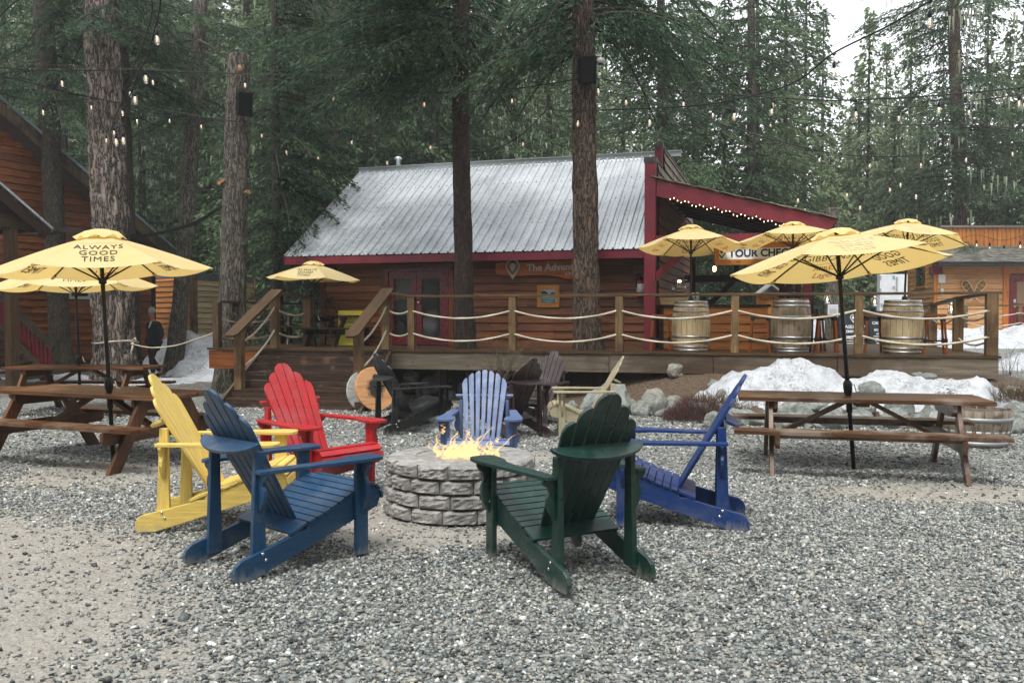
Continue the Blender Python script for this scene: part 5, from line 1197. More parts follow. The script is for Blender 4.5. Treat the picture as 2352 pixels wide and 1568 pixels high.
# side window, porch floor
sw0, sw1 = sidew.uz(2106, 617), sidew.uz(2128, 655); sa, sb = sorted((sw0[0], sw1[0]))
wq = empty('window', sidew.p((sa + sb) / 2, sw1[1])); wq.parent = rc; oD = wq.location.copy(); wq.location -= rc.location
mb = MB(311)
for q in ((sa - .1, sb + .1, sw1[1] - .1, sw1[1]), (sa - .1, sb + .1, sw0[1], sw0[1] + .1), (sa - .1, sa, sw1[1], sw0[1]), (sb, sb + .1, sw1[1], sw0[1])): sidew.box(mb, *q, 0, .06)
relr(mb).build('frame', M['siding_orange'], wq); mb = MB(312); sidew.box(mb, sa, sb, sw1[1], sw0[1], .03, .045); relr(mb).build('pane', M['glass'], wq)
mb = MB(313); pz = zp; mb.beam((cx0 - .3, 31.7, pz - .06), (cx0 + 8, 31.7, pz - .06), 2.7, .05); mb.beam((cx0 - .3, 30.35, pz - .22), (cx0 + 8, 30.35, pz - .22), .05, .28); rel(mb, rc).build('porch_floor', M['siding_orange'], rc)
mb = MB(314)
for k in range(4): mb.box((cx0 - .1 + k * 1.9, 30.5, pz + .35), (.13, .13, .95))
mb.box((cx0 + .2, 30.5, .7), (.3, .3, .5)); mb.beam((cx0 - .2, 30.5, pz + .85), (cx0 + 3.4, 30.5, pz + .85), .14, .05); rel(mb, rc).build('porch_post', M['post'], rc)
mb = MB(315)
for z_ in (.25, .6):
    for k in range(3): rope(mb, (cx0 - .1 + k * 1.9, 30.45, pz + z_), (cx0 - .1 + (k + 1) * 1.9, 30.45, pz + z_), .12, .02)
rel(mb, rc).build('porch_rope', M['rope'], rc)
mb = MB(316); c_ = wr.p(wr.uz(2161, 640)[0], wr.uz(2161, 640)[1], .06); mb.box(c_, (.26, .06, .32)); mb.box(c_ + Vector((.02, 0, -.5)), (.1, .05, .25)); mb.tube([c_, c_ + Vector((.0, 0, -.4))], .012, 5); rel(mb, rc).build('junction_box', M['cup'], rc)
# white box panel
wb = empty('hinged_panel', at(2049, 720, 31)); wb.location.z = gz(wb.location.x, 31); tag(wb, 'tall white board with grey hinges standing left of the orange cabin', 'board')
p0, p1 = at(2018, 630, 31), at(2081, 630, 31); mb = MB(320); mb.box(((p0.x + p1.x) / 2, 31, (p0.z + .6) / 2), (p1.x - p0.x, .25, p0.z - .6)); rel(mb, wb).build('panel', M['white_panel'], wb)
mb = MB(321)
for (a, b) in ((2022, 636), (2053, 636), (2022, 665), (2053, 660), (2025, 700)): mb.box(at(a, b, 30.86), (.07, .03, .1))
mb.box(at(2060, 652, 30.86), (.05, .03, .5)); rel(mb, wb).build('hinge', M['ink_grey'], wb)
# snowshoes
def snowshoe(x, lab, tilt, yoff):
    c = wr.p(wr.uz(x, 668)[0], wr.uz(x, 668)[1], .1 + yoff); o = empty('snowshoe', c); tag(o, lab, 'snowshoe', 'crossed snowshoes on the cabin wall'); o.rotation_euler = (0, tilt, 0)
    out = [(0, -.55), (.02, -.3), (.10, -.02), (.15, .2), (.13, .38), (.05, .46), (-.05, .46), (-.13, .38), (-.15, .2), (-.10, -.02), (-.02, -.3), (0, -.55)]
    mb = MB(1); mb.tube([(a, 0, b) for a, b in out], .02, 6, .5, caps=False); mb.tube([(-.12, 0, .1), (.12, 0, .1)], .012, 5); mb.tube([(-.145, 0, .27), (.145, 0, .27)], .012, 5); mb.build('frame', simple('ash_wood', 'cdb98a', .5), o)
    mb = MB(2)
    for k in range(9):
        z = -.1 + k * .065; w = .13 if z > .1 else .09; mb.tube([(-w, 0, z), (w, 0, z + .06)], .008, 4); mb.tube([(w, 0, z), (-w, 0, z + .06)], .008, 4)
    mb.build('lacing', M['twig'], o)
snowshoe(2226, 'snowshoe leaning left, upper end at the left of the crossed pair', R(-38), 0); snowshoe(2240, 'snowshoe leaning right, upper end at the right of the crossed pair', R(36), .06)
# ================================================================== ADIRONDACK CHAIRS
def resample(pts, n):
    L = [0]
    for a, b in zip(pts[:-1], pts[1:]): L.append(L[-1] + math.dist(a, b))
    out = []
    for i in range(n + 1):
        t = L[-1] * i / n; k = max(j for j in range(len(L)) if L[j] <= t + 1e-9); k = min(k, len(pts) - 2)
        f = (t - L[k]) / max(1e-9, L[k + 1] - L[k]); out.append((pts[k][0] + (pts[k + 1][0] - pts[k][0]) * f, pts[k][1] + (pts[k + 1][1] - pts[k][1]) * f))
    return out
def catmull(pts, n=5):
    out = []
    P = [Vector((*p, 0)) if len(p) == 2 else Vector(p) for p in pts]; P = [P[0] * 2 - P[1]] + P + [P[-1] * 2 - P[-2]]
    for i in range(1, len(P) - 2):
        for k in range(n):
            t = k / n; out.append(.5 * ((2 * P[i]) + (-P[i - 1] + P[i + 1]) * t + (2 * P[i - 1] - 5 * P[i] + 4 * P[i + 1] - P[i + 2]) * t * t + (-P[i - 1] + 3 * P[i] - 3 * P[i + 1] + P[i + 2]) * t ** 3))
    out.append(P[-2]); return out
def chair(label, mat, fan=6, group='adirondack chairs on the gravel'):
    root = empty('adirondack_chair'); tag(root, label, 'chair', group); X3, Y3, Z3 = (1, 0, 0), (0, 1, 0), (0, 0, 1)
    BV = .004
    rail = [(-.79, .0), (-.905, .0), (-.925, .02), (-.925, .06), (-.91, .095), (-.875, .122), (-.70, .165), (-.545, .205), (-.515, .225), (-.45, .225), (-.43, .255), (-.30, .298), (-.20, .342), (-.10, .388), (0, .424), (.05, .430), (.09, .415), (.118, .375), (.122, .33), (.105, .285)]
    for s in (-1, 1):
        mb = MB(1); mb.prism(rail[::-1], (0, s * .262, 0), X3, Z3, .028); mb.build('side_rail', mat, root, BV)
        mb = MB(2); mb.box((-.045, s * .293, .305), (.092, .03, .61), None); mb.build('leg', mat, root, BV)
        mb = MB(3); mb.prism([(-.79, .05), (-.695, .05), (-.705, .735), (-.762, .735)], (0, s * .231, 0), X3, Z3, .032); mb.build('back_post', mat, root, BV)
        arm = catmull([(-.765, .250), (-.50, .262), (-.30, .278), (-.20, .268), (-.12, .240), (.02, .232), (.065, .245), (.08, .30), (.07, .365), (.03, .395), (-.10, .400), (-.30, .375), (-.55, .345), (-.75, .325)], 4)
        pts = [(p.x, p.y * s) for p in arm] + [(-.775, .31 * s), (-.775, .265 * s)]
        if s > 0: pts = pts[::-1]
        mb = MB(4); mb.prism(pts, (0, 0, .622), X3, Y3, .024); mb.build('armrest', mat, root, BV)
        br = [(0, 0), (.078, 0), (.078, -.02), (.066, -.045), (.045, -.06), (.038, -.10), (.052, -.14), (.054, -.19), (.040, -.25), (.012, -.31), (0, -.32)]
        mb = MB(5); mb.prism([(a * s, b) for a, b in (br if s < 0 else br[::-1])], (-.045, s * .309, .609), Y3, Z3, .026); mb.build('bracket', mat, root, .003)
        mb = MB(6); mb.prism([(a * s, b * .72) for a, b in (br if s < 0 else br[::-1])], (-.735, s * .248, .609), Y3, Z3, .024); mb.build('bracket', mat, root, .003)
        mb = MB(7)
        for (x, z) in ((-.74, .14), (-.72, .10), (-.05, .36)): mb.lathe([(.011, 0), (.009, .004), (0, .005)], (x, s * (.277 if x < -.1 else .308), z), 8, M=Matrix.Rotation(-s * pi / 2, 3, 'X'))
        mb.build('bolts', M['chrome'], root)['kind'] = 'stuff'
    # seat
    cont = [(-.43, .262), (-.30, .303), (-.20, .347), (-.10, .393), (0, .429), (.05, .436), (.09, .42), (.124, .376), (.128, .33)]
    rp = resample(cont, 11); mb = MB(8)
    for a, b in zip(rp[:-1], rp[1:]):
        d = Vector((b[0] - a[0], 0, b[1] - a[1])); L = d.length; d.normalize(); n = Vector((-d.z, 0, d.x))
        c = Vector(((a[0] + b[0]) / 2, 0, (a[1] + b[1]) / 2)) + n * .0095; mb.box(c, (L - .007, .574, .018), Matrix((d, Vector((0, 1, 0)), n)).transposed())
    d = Vector((.118, 0, .05)).normalized(); n = Vector((-d.z, 0, d.x)); mb.box(Vector((-.49, 0, .236)) + n * .009, (.125, .56, .02), Matrix((d, Vector((0, 1, 0)), n)).transposed())
    mb.build('seat', mat, root, .003)
    # back
    bd = Vector((-.49, 0, .87)).normalized(); bo = Vector((-.435, 0, .262)); mb = MB(9)
    if fan == 6:
        tops = [.78, .875, .965, .965, .875, .78]; nb_, wb, wt = 6, .345, .52
    else:
        tops = [.80, .855, .88, .89, .88, .855, .80]; nb_, wb, wt = 7, .32, .50
    for i in range(nb_):
        l0, r0 = -wb / 2 + wb * i / nb_, -wb / 2 + wb * (i + 1) / nb_; l1, r1 = -wt / 2 + wt * i / nb_, -wt / 2 + wt * (i + 1) / nb_
        g = .0048 if fan == 6 else .008; H = tops[i]; w = r1 - l1 - 2 * g; pts = [(l0 + g, -.03), (r0 - g, -.03)]
        def ex(t): k = (t + .03) / 1.0; return l0 + (l1 - l0) * k + g, r0 + (r1 - r0) * k - g
        if fan == 6:
            inner_right = i < 3; hh = .095
            for k in range(9):
                a = k / 8 * pi / 2
                # quarter curve from the inner top to the outer shoulder
                fx = sin(a) ** 1.0; fz = cos(a)
                t = H - hh + hh * fz; le, re = ex(t)
                if inner_right: px_ = re - (re - le) * fx
                else: px_ = le + (re - le) * fx
                if inner_right: pts.append((px_, t - (.006 if k == 0 else 0)))
                else: pts.append((px_, t - (.006 if k == 0 else 0)))
            if not inner_right:
                q = pts[2:]; pts = pts[:2] + q[::-1]
        else:
            le, re = ex(H); dz = (i - 3) * .012
            pts += [(re, H - .02 - max(0, dz) * 1.6), (re - .012, H - .004 - max(0, dz)), (le + .012, H - .004 + min(0, dz)), (le, H - .02 + min(0, dz) * 1.6)]
        mb.prism(pts, bo, (0, 1, 0), bd, .021)
    mb.build('backrest', mat, root, .003)
    hm = [(.0, -.29), (.0, .29)] + [(-.125 * cos(a), .29 * sin(a)) for a in [pi / 2 - pi * k / 16 for k in range(1, 16)]]
    mb = MB(10); mb.prism(hm[::-1], (-.757, 0, .785), (.87, 0, .49), Y3, .024); mb.build('back_brace', mat, root, BV)
    return root
def put_chair(label, mat, p_near, side, ang, s=1.0, fan=6, loc=None):
    """p_near: ground point of the near rear foot; side +1 left, -1 right; ang heading in degrees"""
    c = chair(label, mat, fan); a = R(ang); f = Vector((cos(a), sin(a), 0)); l = Vector((-sin(a), cos(a), 0))
    kx, ky, kz = (1.06 * s, 1.13 * s, 1.04 * s) if fan == 6 else (s, 1.02 * s, s)
    o = Vector(loc) if loc is not None else Vector(p_near) + f * (.87 * kx) - l * (side * .262 * ky); o.z = 0.004
    c.location = o; c.rotation_euler = (0, 0, a); c.scale = (kx, ky, kz); return c
PC = {k: paint('chair_' + k, *v, bump=.06, drops=True) for k, v in dict(yellow=('dcc068', .42, .0, 'd0b256'), navy=('164162', .4, .0, '123653'), red=('b01c20', .38, .0, '9c171b'), periwinkle=('566a90', .45, .2, '4a5d82'),
      green=('0f342c', .36, .0, '0c2a24'), royal=('0e3570', .4, .0, '0c2c5e'), black=('0e0f10', .4, .0, '161718'), brown=('2b1718', .4, .0, '221112'), cream=('a89e82', .45, .0, '988e72')).items()}
put_chair('yellow adirondack chair facing the fire, behind the navy one at the left', PC['yellow'], gnd(330, 1222), -1, 3)
put_chair('navy blue adirondack chair seen from behind at the front left', PC['navy'], gnd(554, 1338), -1, 48)
put_chair('bright red adirondack chair facing the camera behind the yellow one', PC['red'], None, 0, -42, loc=(-1.47, 7.58, 0))
put_chair('pale periwinkle slatted chair facing the camera directly behind the flames', PC['periwinkle'], None, 0, -92, fan=7, loc=(-.31, 8.15, 0))
put_chair('dark green adirondack chair seen from behind at the front right', PC['green'], gnd(1489, 1330), -1, 118, s=1.0)
put_chair('royal blue adirondack chair in side view facing left, right of the green one', PC['royal'], gnd(1703, 1220), 1, 168)
put_chair('black adirondack chair facing right beside the round wooden reel', PC['black'], gnd(889, 1000), -1, 35, s=.95)
put_chair('dark brown adirondack chair seen from behind, back against the other brown one', PC['brown'], gnd(1258, 1003), -1, 130, s=.92)
put_chair('brown adirondack chair facing the camera, behind the other brown one', PC['brown'], None, 0, -122, s=.92, loc=(.20, 12.75, 0))
put_chair('cream adirondack chair in side view facing left, behind the green one', PC['cream'], None, 0, 179, s=.92, loc=(.62, 11.75, 0))

# ================================================================== PICNIC TABLES
def picnic(label, c, ang, L, mt, ml, Wt=.88, slim=False, z0=0.0, s=1.0):
    root = empty('picnic_table', (c[0], c[1], z0), R(ang)); root.scale = (s,) * 3; tag(root, label, 'picnic table', 'picnic tables'); H = .765
    mb = MB(int(L * 100)); n = 6 if not slim else 5; w = Wt / n
    for i in range(n): mb.box((mb.rg.uniform(-.006, .006), -Wt / 2 + w * (i + .5), H - .021), (L, w - .007, .042))
    mb.build('tabletop', M[mt], root, .004)
    for s_ in (-1, 1):
        mb = MB(3 + s_); bw = .125
        for j in range(2): mb.box((0, s_ * (.66 + (j - .5) * (bw + .006)), .445), (L + (.02 if not slim else .1), bw, .042))
        if slim: mb.box((0, s_ * .66, .405), (L * .72, .09, .038))
        mb.build('bench', M[mt], root, .004)
        x = s_ * (L / 2 - .32)
        for t_ in (-1, 1):
            mb = MB(9 + s_ * 2 + t_); a = Vector((x, t_ * .27, H - .045)); b = Vector((x, t_ * .70, 0.0)); wd = .14 if not slim else .10
            d = b - a; nrm = Vector((0, d.z, -d.y)).normalized(); k = wd / 2 / abs(nrm.y)
            mb.prism([(a.y - k, a.z), (b.y - k, 0), (b.y + k, 0), (a.y + k, a.z)][::(1 if 1 else -1)], (x, 0, 0), (0, 1, 0), (0, 0, 1), .045); mb.build('leg', M[ml], root, .004)
        mb = MB(13); mb.prism([(-.80, .33), (-.76, .29), (.76, .29), (.80, .33), (.80, .42), (-.80, .42)], (x - s_ * .046, 0, 0), (0, 1, 0), (0, 0, 1), .042); mb.build('bench_support', M[ml], root, .004)
        mb = MB(14); mb.prism([(-.40, .65), (-.33, .60), (.33, .60), (.40, .65), (.40, .722), (-.40, .722)], (x - s_ * .046, 0, 0), (0, 1, 0), (0, 0, 1), .042); mb.build('top_support', M[ml], root, .004)
        mb = MB(15); mb.beam((x - s_ * .07, 0, .33), (s_ * .12, 0, .70), .045, .09, up=(0, 1, 0)); mb.build('brace', M[ml], root, .004)
    mb = MB(16); mb.box((0, 0, .703), (.12, Wt - .08, .04)); mb.build('top_support', M[ml], root)
    return root
picnic('brown picnic table with yellow umbrella nearest on the left', (-4.62, 9.78), -23, 2.5, 'table', 'table_leg')
picnic('greyer picnic table behind the nearer one on the left', (-7.1, 14.5), -2, 2.35, 'table', 'table_leg')
picnic('long slender legged picnic table on the right, with worn reddish planks', (3.62, 9.10), -13.6, 2.42, 'table_worn', 'table_worn', .86, True)
picnic('dark picnic table on the deck beneath the small left umbrella', (-3.72, 18.5), -25, 1.5, 'dark_beam', 'dark_beam', .7, z0=DZ, s=.85)
picnic('dark picnic table in the far left corner of the deck', (-5.6, 20.0), 10, 1.7, 'deck_wood', 'deck_wood', .7, z0=DZ, s=.9)

# ================================================================== UMBRELLAS
def mt_canopy():
    N = NT('canopy_cloth'); a = N.noise(N.coord('Object'), 2.5, 4, .5); w = N.noise(N.coord('UV', (1, 1, 1)), 9, 4, .6)
    col = N.mix(N.ramp(a.outputs['Fac'], [(.4, 0.0), (.65, 1.0)]), 'eedba4', 'ebd494'); b = N.bump(w.outputs['Fac'], .15, .02)
    N.set(Base_Color=col, Roughness=.75, Normal=b); t = N.n('ShaderNodeBsdfTranslucent'); t.inputs[0].default_value = lin('f2d07c'); ms = N.n('ShaderNodeMixShader'); ms.inputs[0].default_value = .42
    N.l(N.p.outputs[0], ms.inputs[1]); N.l(t.outputs[0], ms.inputs[2]); N.l(ms.outputs[0], N.out.inputs[0]); return N.m
M['canopy'] = mt_canopy()
def umbrella(label, foot, top, Rr, rot, drop=.36, z_start=None, bulge=None, crank=.86, skip=0, tilt=None, shift=0, foot_z=0, faded=False, grp='yellow market umbrellas'):
    foot = Vector(foot); top = Vector(top); root = empty('market_umbrella', foot); tag(root, label, 'umbrella', grp)
    ax = (top - foot); Lp = ax.length; z_ = ax.normalized(); x_ = (Vector((1, 0, 0)) - z_ * z_.x).normalized(); q = Matrix((x_, z_.cross(x_), z_)).transposed().to_quaternion(); root.rotation_mode = 'QUATERNION'; root.rotation_quaternion = q
    r_ = .022 if Rr > 1 else .018
    mb = MB(1); mb.tube([(0, 0, 0), (0, 0, Lp)], r_, 14); mb.build('pole', M['umb_pole'], root)
    mb = MB(2); zc = Lp * crank / 2.5; mb.lathe([(r_ + .002, zc - .10), (.03, zc - .08), (.042, zc - .045), (.045, zc), (.045, zc + .05), (.03, zc + .075), (r_ + .002, zc + .08)], (0, 0, 0), 18)
    mb.lathe([(r_ + .004, zc - .26), (r_ + .008, zc - .25), (r_ + .008, zc - .11), (r_ + .004, zc - .10)], (0, 0, 0), 14); ch = mb.build('crank_housing', M['umb_pole'], root)
    mb = MB(3); mb.tube([(.045, 0, zc + .03), (.07, 0, zc + .03), (.085, .0, zc - .05), (.12, 0, zc - .052)], .006, 6); mb.build('crank', M['chrome'], ch)
    # canopy in its own tilted frame
    zr = Lp - drop - .02; K = Rr / 1.1; ct = Matrix.Identity(3)
    if tilt: ct = Matrix.Rotation(tilt[1], 3, 'Y') @ Matrix.Rotation(tilt[0], 3, 'X')
    az_ = [rot + k * pi / 3 for k in range(6)]; topz = Lp - .03
    def P(i, t, s_):                  # panel i, t 0..1 outwards, s -1..1 across
        a0, a1 = az_[i % 6], az_[(i + 1) % 6] if i < 5 else az_[0] + 2 * pi
        r = Rr * t; c0 = Vector((cos(a0), sin(a0), 0)) * r; c1 = Vector((cos(a1), sin(a1), 0)) * r; p = c0.lerp(c1, (s_ + 1) / 2)
        z = topz - drop * (t ** 1.22) - .05 * K * t * (1 - s_ * s_) * (.4 + .6 * t); v = Vector((p.x, p.y, z - topz)); return ct @ v + Vector((0, 0, topz))
    cv = MB(4); NTt, NS_ = 10, 8
    cn = None
    for i in range(6):
        b = len(cv.v)
        for j in range(NTt + 1):
            t = .10 + .90 * j / NTt
            for k in range(NS_ + 1): cv.v.append(tuple(P(i, t, -1 + 2 * k / NS_)))
        for j in range(NTt):
            for k in range(NS_):
                a = b + j * (NS_ + 1) + k; cv.face([a, a + NS_ + 1, a + NS_ + 2, a + 1], [(j * .1, k * .1), (j * .1 + .1, k * .1), (j * .1 + .1, k * .1 + .1), (j * .1, k * .1 + .1)], .5, True)
        e = [P(i, 1, -1 + 2 * k / NS_) for k in range(NS_ + 1)]
    o = cv.build('canopy', M['canopy'], root)
    # vent cap with a wavy hem
    mb = MB(5); b = len(mb.v); n = 72
    for j, (rr, dz) in enumerate(((.0, .045), (.08, .04), (.17, .012), (.245, -.025))):
        for k in range(n):
            a = rot + 2 * pi * k / n; wv = .016 * sin(a * 9 + 1) * (j == 3) + .006 * sin(a * 5) * (j == 2); hexf = 1 / max(.87, cos(((a - rot) % (pi / 3)) - pi / 6)) * .93
            v = Vector((cos(a) * rr * K * hexf, sin(a) * rr * K * hexf, (dz + wv - drop * ((rr / 1.1) ** 1.22) * (j > 2) * .4) * K + .015)); mb.v.append(tuple(ct @ v + Vector((0, 0, topz))))
    for j in range(3):
        for k in range(n): k2 = (k + 1) % n; mb.face([b + j * n + k, b + (j + 1) * n + k, b + (j + 1) * n + k2, b + j * n + k2], [(0, 0)] * 4, .5, True)
    mb.build('vent', M['canopy'], o)
    mb = MB(6); mb.lathe([(.03 * K, .04), (.045 * K, .05), (.045 * K, .065), (.015, .075), (.018, .10), (0, .11)], Vector((0, 0, topz)), 14, M=ct); mb.build('finial', M['umb_pole'], root)
    hub = Vector((0, 0, topz - drop - .10 * K)); mb = MB(7); mb.lathe([(r_, -.05), (.04, -.04), (.04, .0), (r_, .01)], hub, 14)
    mb.build('hub', M['umb_pole'], root)
    for k in range(6):
        mb = MB(8); pts = [P(k, t, -1) - Vector((0, 0, .017)) for t in (.05, .3, .5, .75, .985)]; mb.tube(pts, .0095 * (1 if Rr > 1 else .9), 5); ribo = mb.build('rib', M['umb_pole'], root)
        mb = MB(9); mb.tube([hub + Vector((0, 0, -.02)), P(k, .5, -1) - Vector((0, 0, .02))], .009, 5); mb.build('strut', M['umb_pole'], ribo)
        mb = MB(10); c = P(k, .965, -1); mb.tube([P(k, .93, -1) - Vector((0, 0, .02)), P(k, 1.0, -1) - Vector((0, 0, .012))], [.02, .015], 6); mb.build('pocket', M['canopy'], ribo)
    # text reads upright from outside when its up direction points to the apex: x runs anticlockwise seen from below
    T_ = {'ink_black': MB(11), 'ink_red': MB(12), 'ink_faded': MB(13)}
    for i in range(6):
        if (i + shift) % 2 == 0:
            for k, w_ in enumerate(('ALWAYS', 'GOOD', 'TIMES')): prn2(P, az_, Rr, K, i, w_, .108, .52 + k * .150, T_['ink_faded' if faded else 'ink_black'], ('top',), ys=1.6, space=1.1); prn2(P, az_, Rr, K, i, w_, .108, .52 + k * .150, T_['ink_black'], ('through',), ys=1.6, space=1.1)
            arc(P, Rr, K, i, .40, T_['ink_red'])
        else:
            prn2(P, az_, Rr, K, i, 'GIBBONS', .115, .52, T_['ink_black'], ('inside',), ys=1.5, space=1.05)
            prn2(P, az_, Rr, K, i, 'APRES', .09, .72, T_['ink_red'], ('inside',), ys=1.4); prn2(P, az_, Rr, K, i, 'Lager', .11, .85, T_['ink_red'], ('inside',), ys=1.4, shear=.4)
            arc(P, Rr, K, i, .64, T_['ink_black'], True)
    for k_, mbx in T_.items():
        if mbx.v: mbx.build('lettering', M[k_], o)
    return root
def place_on(P, Rr, i, x, y, tc, top):
    t = tc - y / Rr; wh = Rr * t * .5; s_ = x / max(.05, wh); p = P(i, t, s_)
    nn_ = (P(i, t + .01, s_) - P(i, t - .01, s_)).cross(P(i, t, s_ + .02) - P(i, t, s_ - .02)).normalized()
    if nn_.z < 0: nn_ = -nn_
    return p + nn_ * (.005 if top else -.005)
def prn2(P, az_, Rr, K, i, body, size, tc, modes, mb_modes, ys=1.0, **kw):
    v, f = text_geo(body, size * K, res=2, **kw)
    for m in mb_modes:
        # seen from outside, panel coordinate s grows anticlockwise (to the reader's right); from below it grows to the reader's left
        sx = {'top': 1, 'through': 1, 'inside': -1}[m]; sy = {'top': 1, 'through': 1, 'inside': 1}[m]
        modes.raw([place_on(P, Rr, i, x * sx, y * ys, tc, m == 'top') for x, y, z in v], f, .5)
def arc(P, Rr, K, i, tc, mb, inside=False):
    pts = [(-.17, -.015), (-.10, .0), (-.05, -.004), (-.025, .012), (0, .035), (.025, .012), (.05, -.004), (.10, .0), (.17, -.015)]
    for top in ((False,) if inside else (True, False)):
        for (a, b), (c, d) in zip(pts[:-1], pts[1:]):
            q = [(a, b - .0025), (c, d - .0025), (c, d + .0025), (a, b + .0025)]; mb.raw([place_on(P, Rr, i, x * K, y * K, tc, top) for x, y in q], [(0, 1, 2, 3)], .5)
pA = gnd(261, 1064); pB = gnd(195, 880) ; 
umbrella('large yellow umbrella with ALWAYS GOOD TIMES, nearest on the left', (pA.x, pA.y, 0), at(229, 533, pA.y + .02), 1.13, R(23), .38, shift=0)
umbrella('yellow umbrella mostly hidden behind the nearest left one', (-7.2, 14.5, 0), at(171, 592, 14.52), 1.28, R(25), .45, shift=0)
umbrella('large yellow umbrella over the picnic table on the right', (gnd(1961, 1077).x, gnd(1961, 1077).y, 0), at(1921, 532, gnd(1961, 1077).y + .02), 1.11, R(-7.5), .32, shift=0, tilt=(R(-6), R(.5)), faded=True)
def dkp(px, v): u = du_at(px, v); q = Dk(u, v, DZ); return q
q = at(722, 700, 18.1); umbrella('small yellow umbrella on the deck left of the french doors', (q.x + .02, q.y, DZ), at(720, 602, 18.1), .98, R(-3), .31, shift=0, tilt=(R(0), R(3)))
b1, b2, b3 = dkp(1587, .62), dkp(1816, .62), dkp(2073, .62)
for bq, pxt, pyt, lab, rt_, tl in ((b1, 1587, 520, 'yellow umbrella rising from the first barrel beside the red corner post', -8, (R(-6), 0)), (b2, 1822, 513, 'yellow umbrella rising from the middle grey barrel in front of the sign', -15, (R(-6), 0)), (b3, 2086, 507, 'yellow umbrella rising from the rightmost barrel on the deck', -6, (R(-4), R(3)))):
    tp = at(pxt, pyt, bq.y + .02); umbrella(lab, bq, tp, .965 if bq is not b3 else .99, R(rt_), (.33 if bq is b1 else .28 if bq is b2 else .31), shift=(0 if bq is b3 else 1), crank=1.0, tilt=tl, faded=True)

# ================================================================== BARRELS, STOOLS
def barrel(label, c, hoops, mt, H=.90, rm=.34, re=.285):
    o = empty('barrel', c); tag(o, label, 'barrel', 'wine barrels on the deck'); f = lambda z: re + (rm - re) * (1 - ((z - H / 2) / (H / 2)) ** 2)
    mb = MB(3); n = 22
    for k in range(n):
        a0, a1 = 2 * pi * k / n + .008, 2 * pi * (k + 1) / n - .008; b = len(mb.v); m = 14; r_ = mb.rg.random(); ou = mb.rg.random() * 5
        for j in range(m + 1):
            z = H * j / m
            for a in (a0, (a0 + a1) / 2, a1): mb.v.append((cos(a) * f(z), sin(a) * f(z), z))
        for j in range(m):
            for i in range(2): mb.face([b + j * 3 + i, b + j * 3 + i + 1, b + j * 3 + i + 4, b + j * 3 + i + 3], [(ou + z_, i * .05) for z_ in (0, 0, 0, 0)] if 0 else [(ou + H * j / m, i * .05), (ou + H * j / m, i * .05 + .05), (ou + H * (j + 1) / m, i * .05 + .05), (ou + H * (j + 1) / m, i * .05)], r_, True)
    mb.lathe([(0, H - .03), (re - .01, H - .03)], (0, 0, 0), 22); mb.build('staves', M[mt], o)
    for z0, z1 in hoops:
        mb = MB(4); mb.lathe([(f(z0) + .001, z0), (f(z0) + .005, z0), (f((z0 + z1) / 2) + .0055, (z0 + z1) / 2), (f(z1) + .005, z1), (f(z1) + .001, z1)], (0, 0, 0), 44); mb.build('hoop', M['steel'], o)
    return o
hp = [(.0, .045), (.075, .105), (.155, .19), (.25, .285), (.585, .63), (.70, .73), (.795, .83), (.86, .905)]
barrel('pale wine barrel with steel hoops, nearest the red corner post', b1, hp, 'barrel')
barrel('greyish stained wine barrel in the middle of the three', b2, [(.0, .045), (.06, .09), (.24, .285), (.60, .645), (.795, .83), (.86, .905)], 'barrel_grey', .93, .345, .29)
barrel('pale wine barrel with steel hoops at the right end of the deck', b3, hp, 'barrel')
def stool():
    o = empty('bar_stool'); H = .66; mb = MB(1); mb.box((0, 0, H - .018), (.33, .30, .036)); mb.build('seat', M['stool'], o, .005)
    for sx in (-1, 1):
        for sy in (-1, 1):
            mb = MB(2); mb.beam((sx * .13, sy * .12, H - .09), (sx * .175, sy * .155, 0), .035, .035, up=(0, 1, 0)); mb.build('leg', M['stool'], o)
    mb = MB(3); f = lambda z: 1 + .34 * (H - .09 - z) / (H - .09)
    for z, hh in ((H - .065, .06), (.22, .045)):
        k = f(z)
        for a, b in (((-.13, -.12), (.13, -.12)), ((.13, -.12), (.13, .12)), ((.13, .12), (-.13, .12)), ((-.13, .12), (-.13, -.12))): mb.beam((a[0] * k, a[1] * k, z), (b[0] * k, b[1] * k, z), .018, .02)
        for sx in (-1, 1):
            for sy in (-1, 1): mb.box((sx * .13 * k, sy * .12 * k, z), (.046, .046, hh + .02))
    mb.build('stool_frame', M['black_metal'], o); return o
s0 = None
for px_, v_, lab in ((1517, .75, 'bar stool left of the barrel nearest the red post'), (1746, .7, 'bar stool left of the grey middle barrel'), (1898, .75, 'bar stool right of the grey middle barrel'), (2006, .8, 'bar stool between the post and the rightmost barrel'), (2146, .6, 'bar stool right of the rightmost barrel'), (1868, 1.2, 'dark bar stool half hidden behind the grey middle barrel')):
    o = stool() if s0 is None else copy_tree(s0)
    if s0 is None: s0 = o
    o.location = dkp(px_, v_); o.rotation_euler = (0, 0, a_d + .12 * math.sin(px_)); tag(o, lab, 'stool', 'bar stools on the deck')

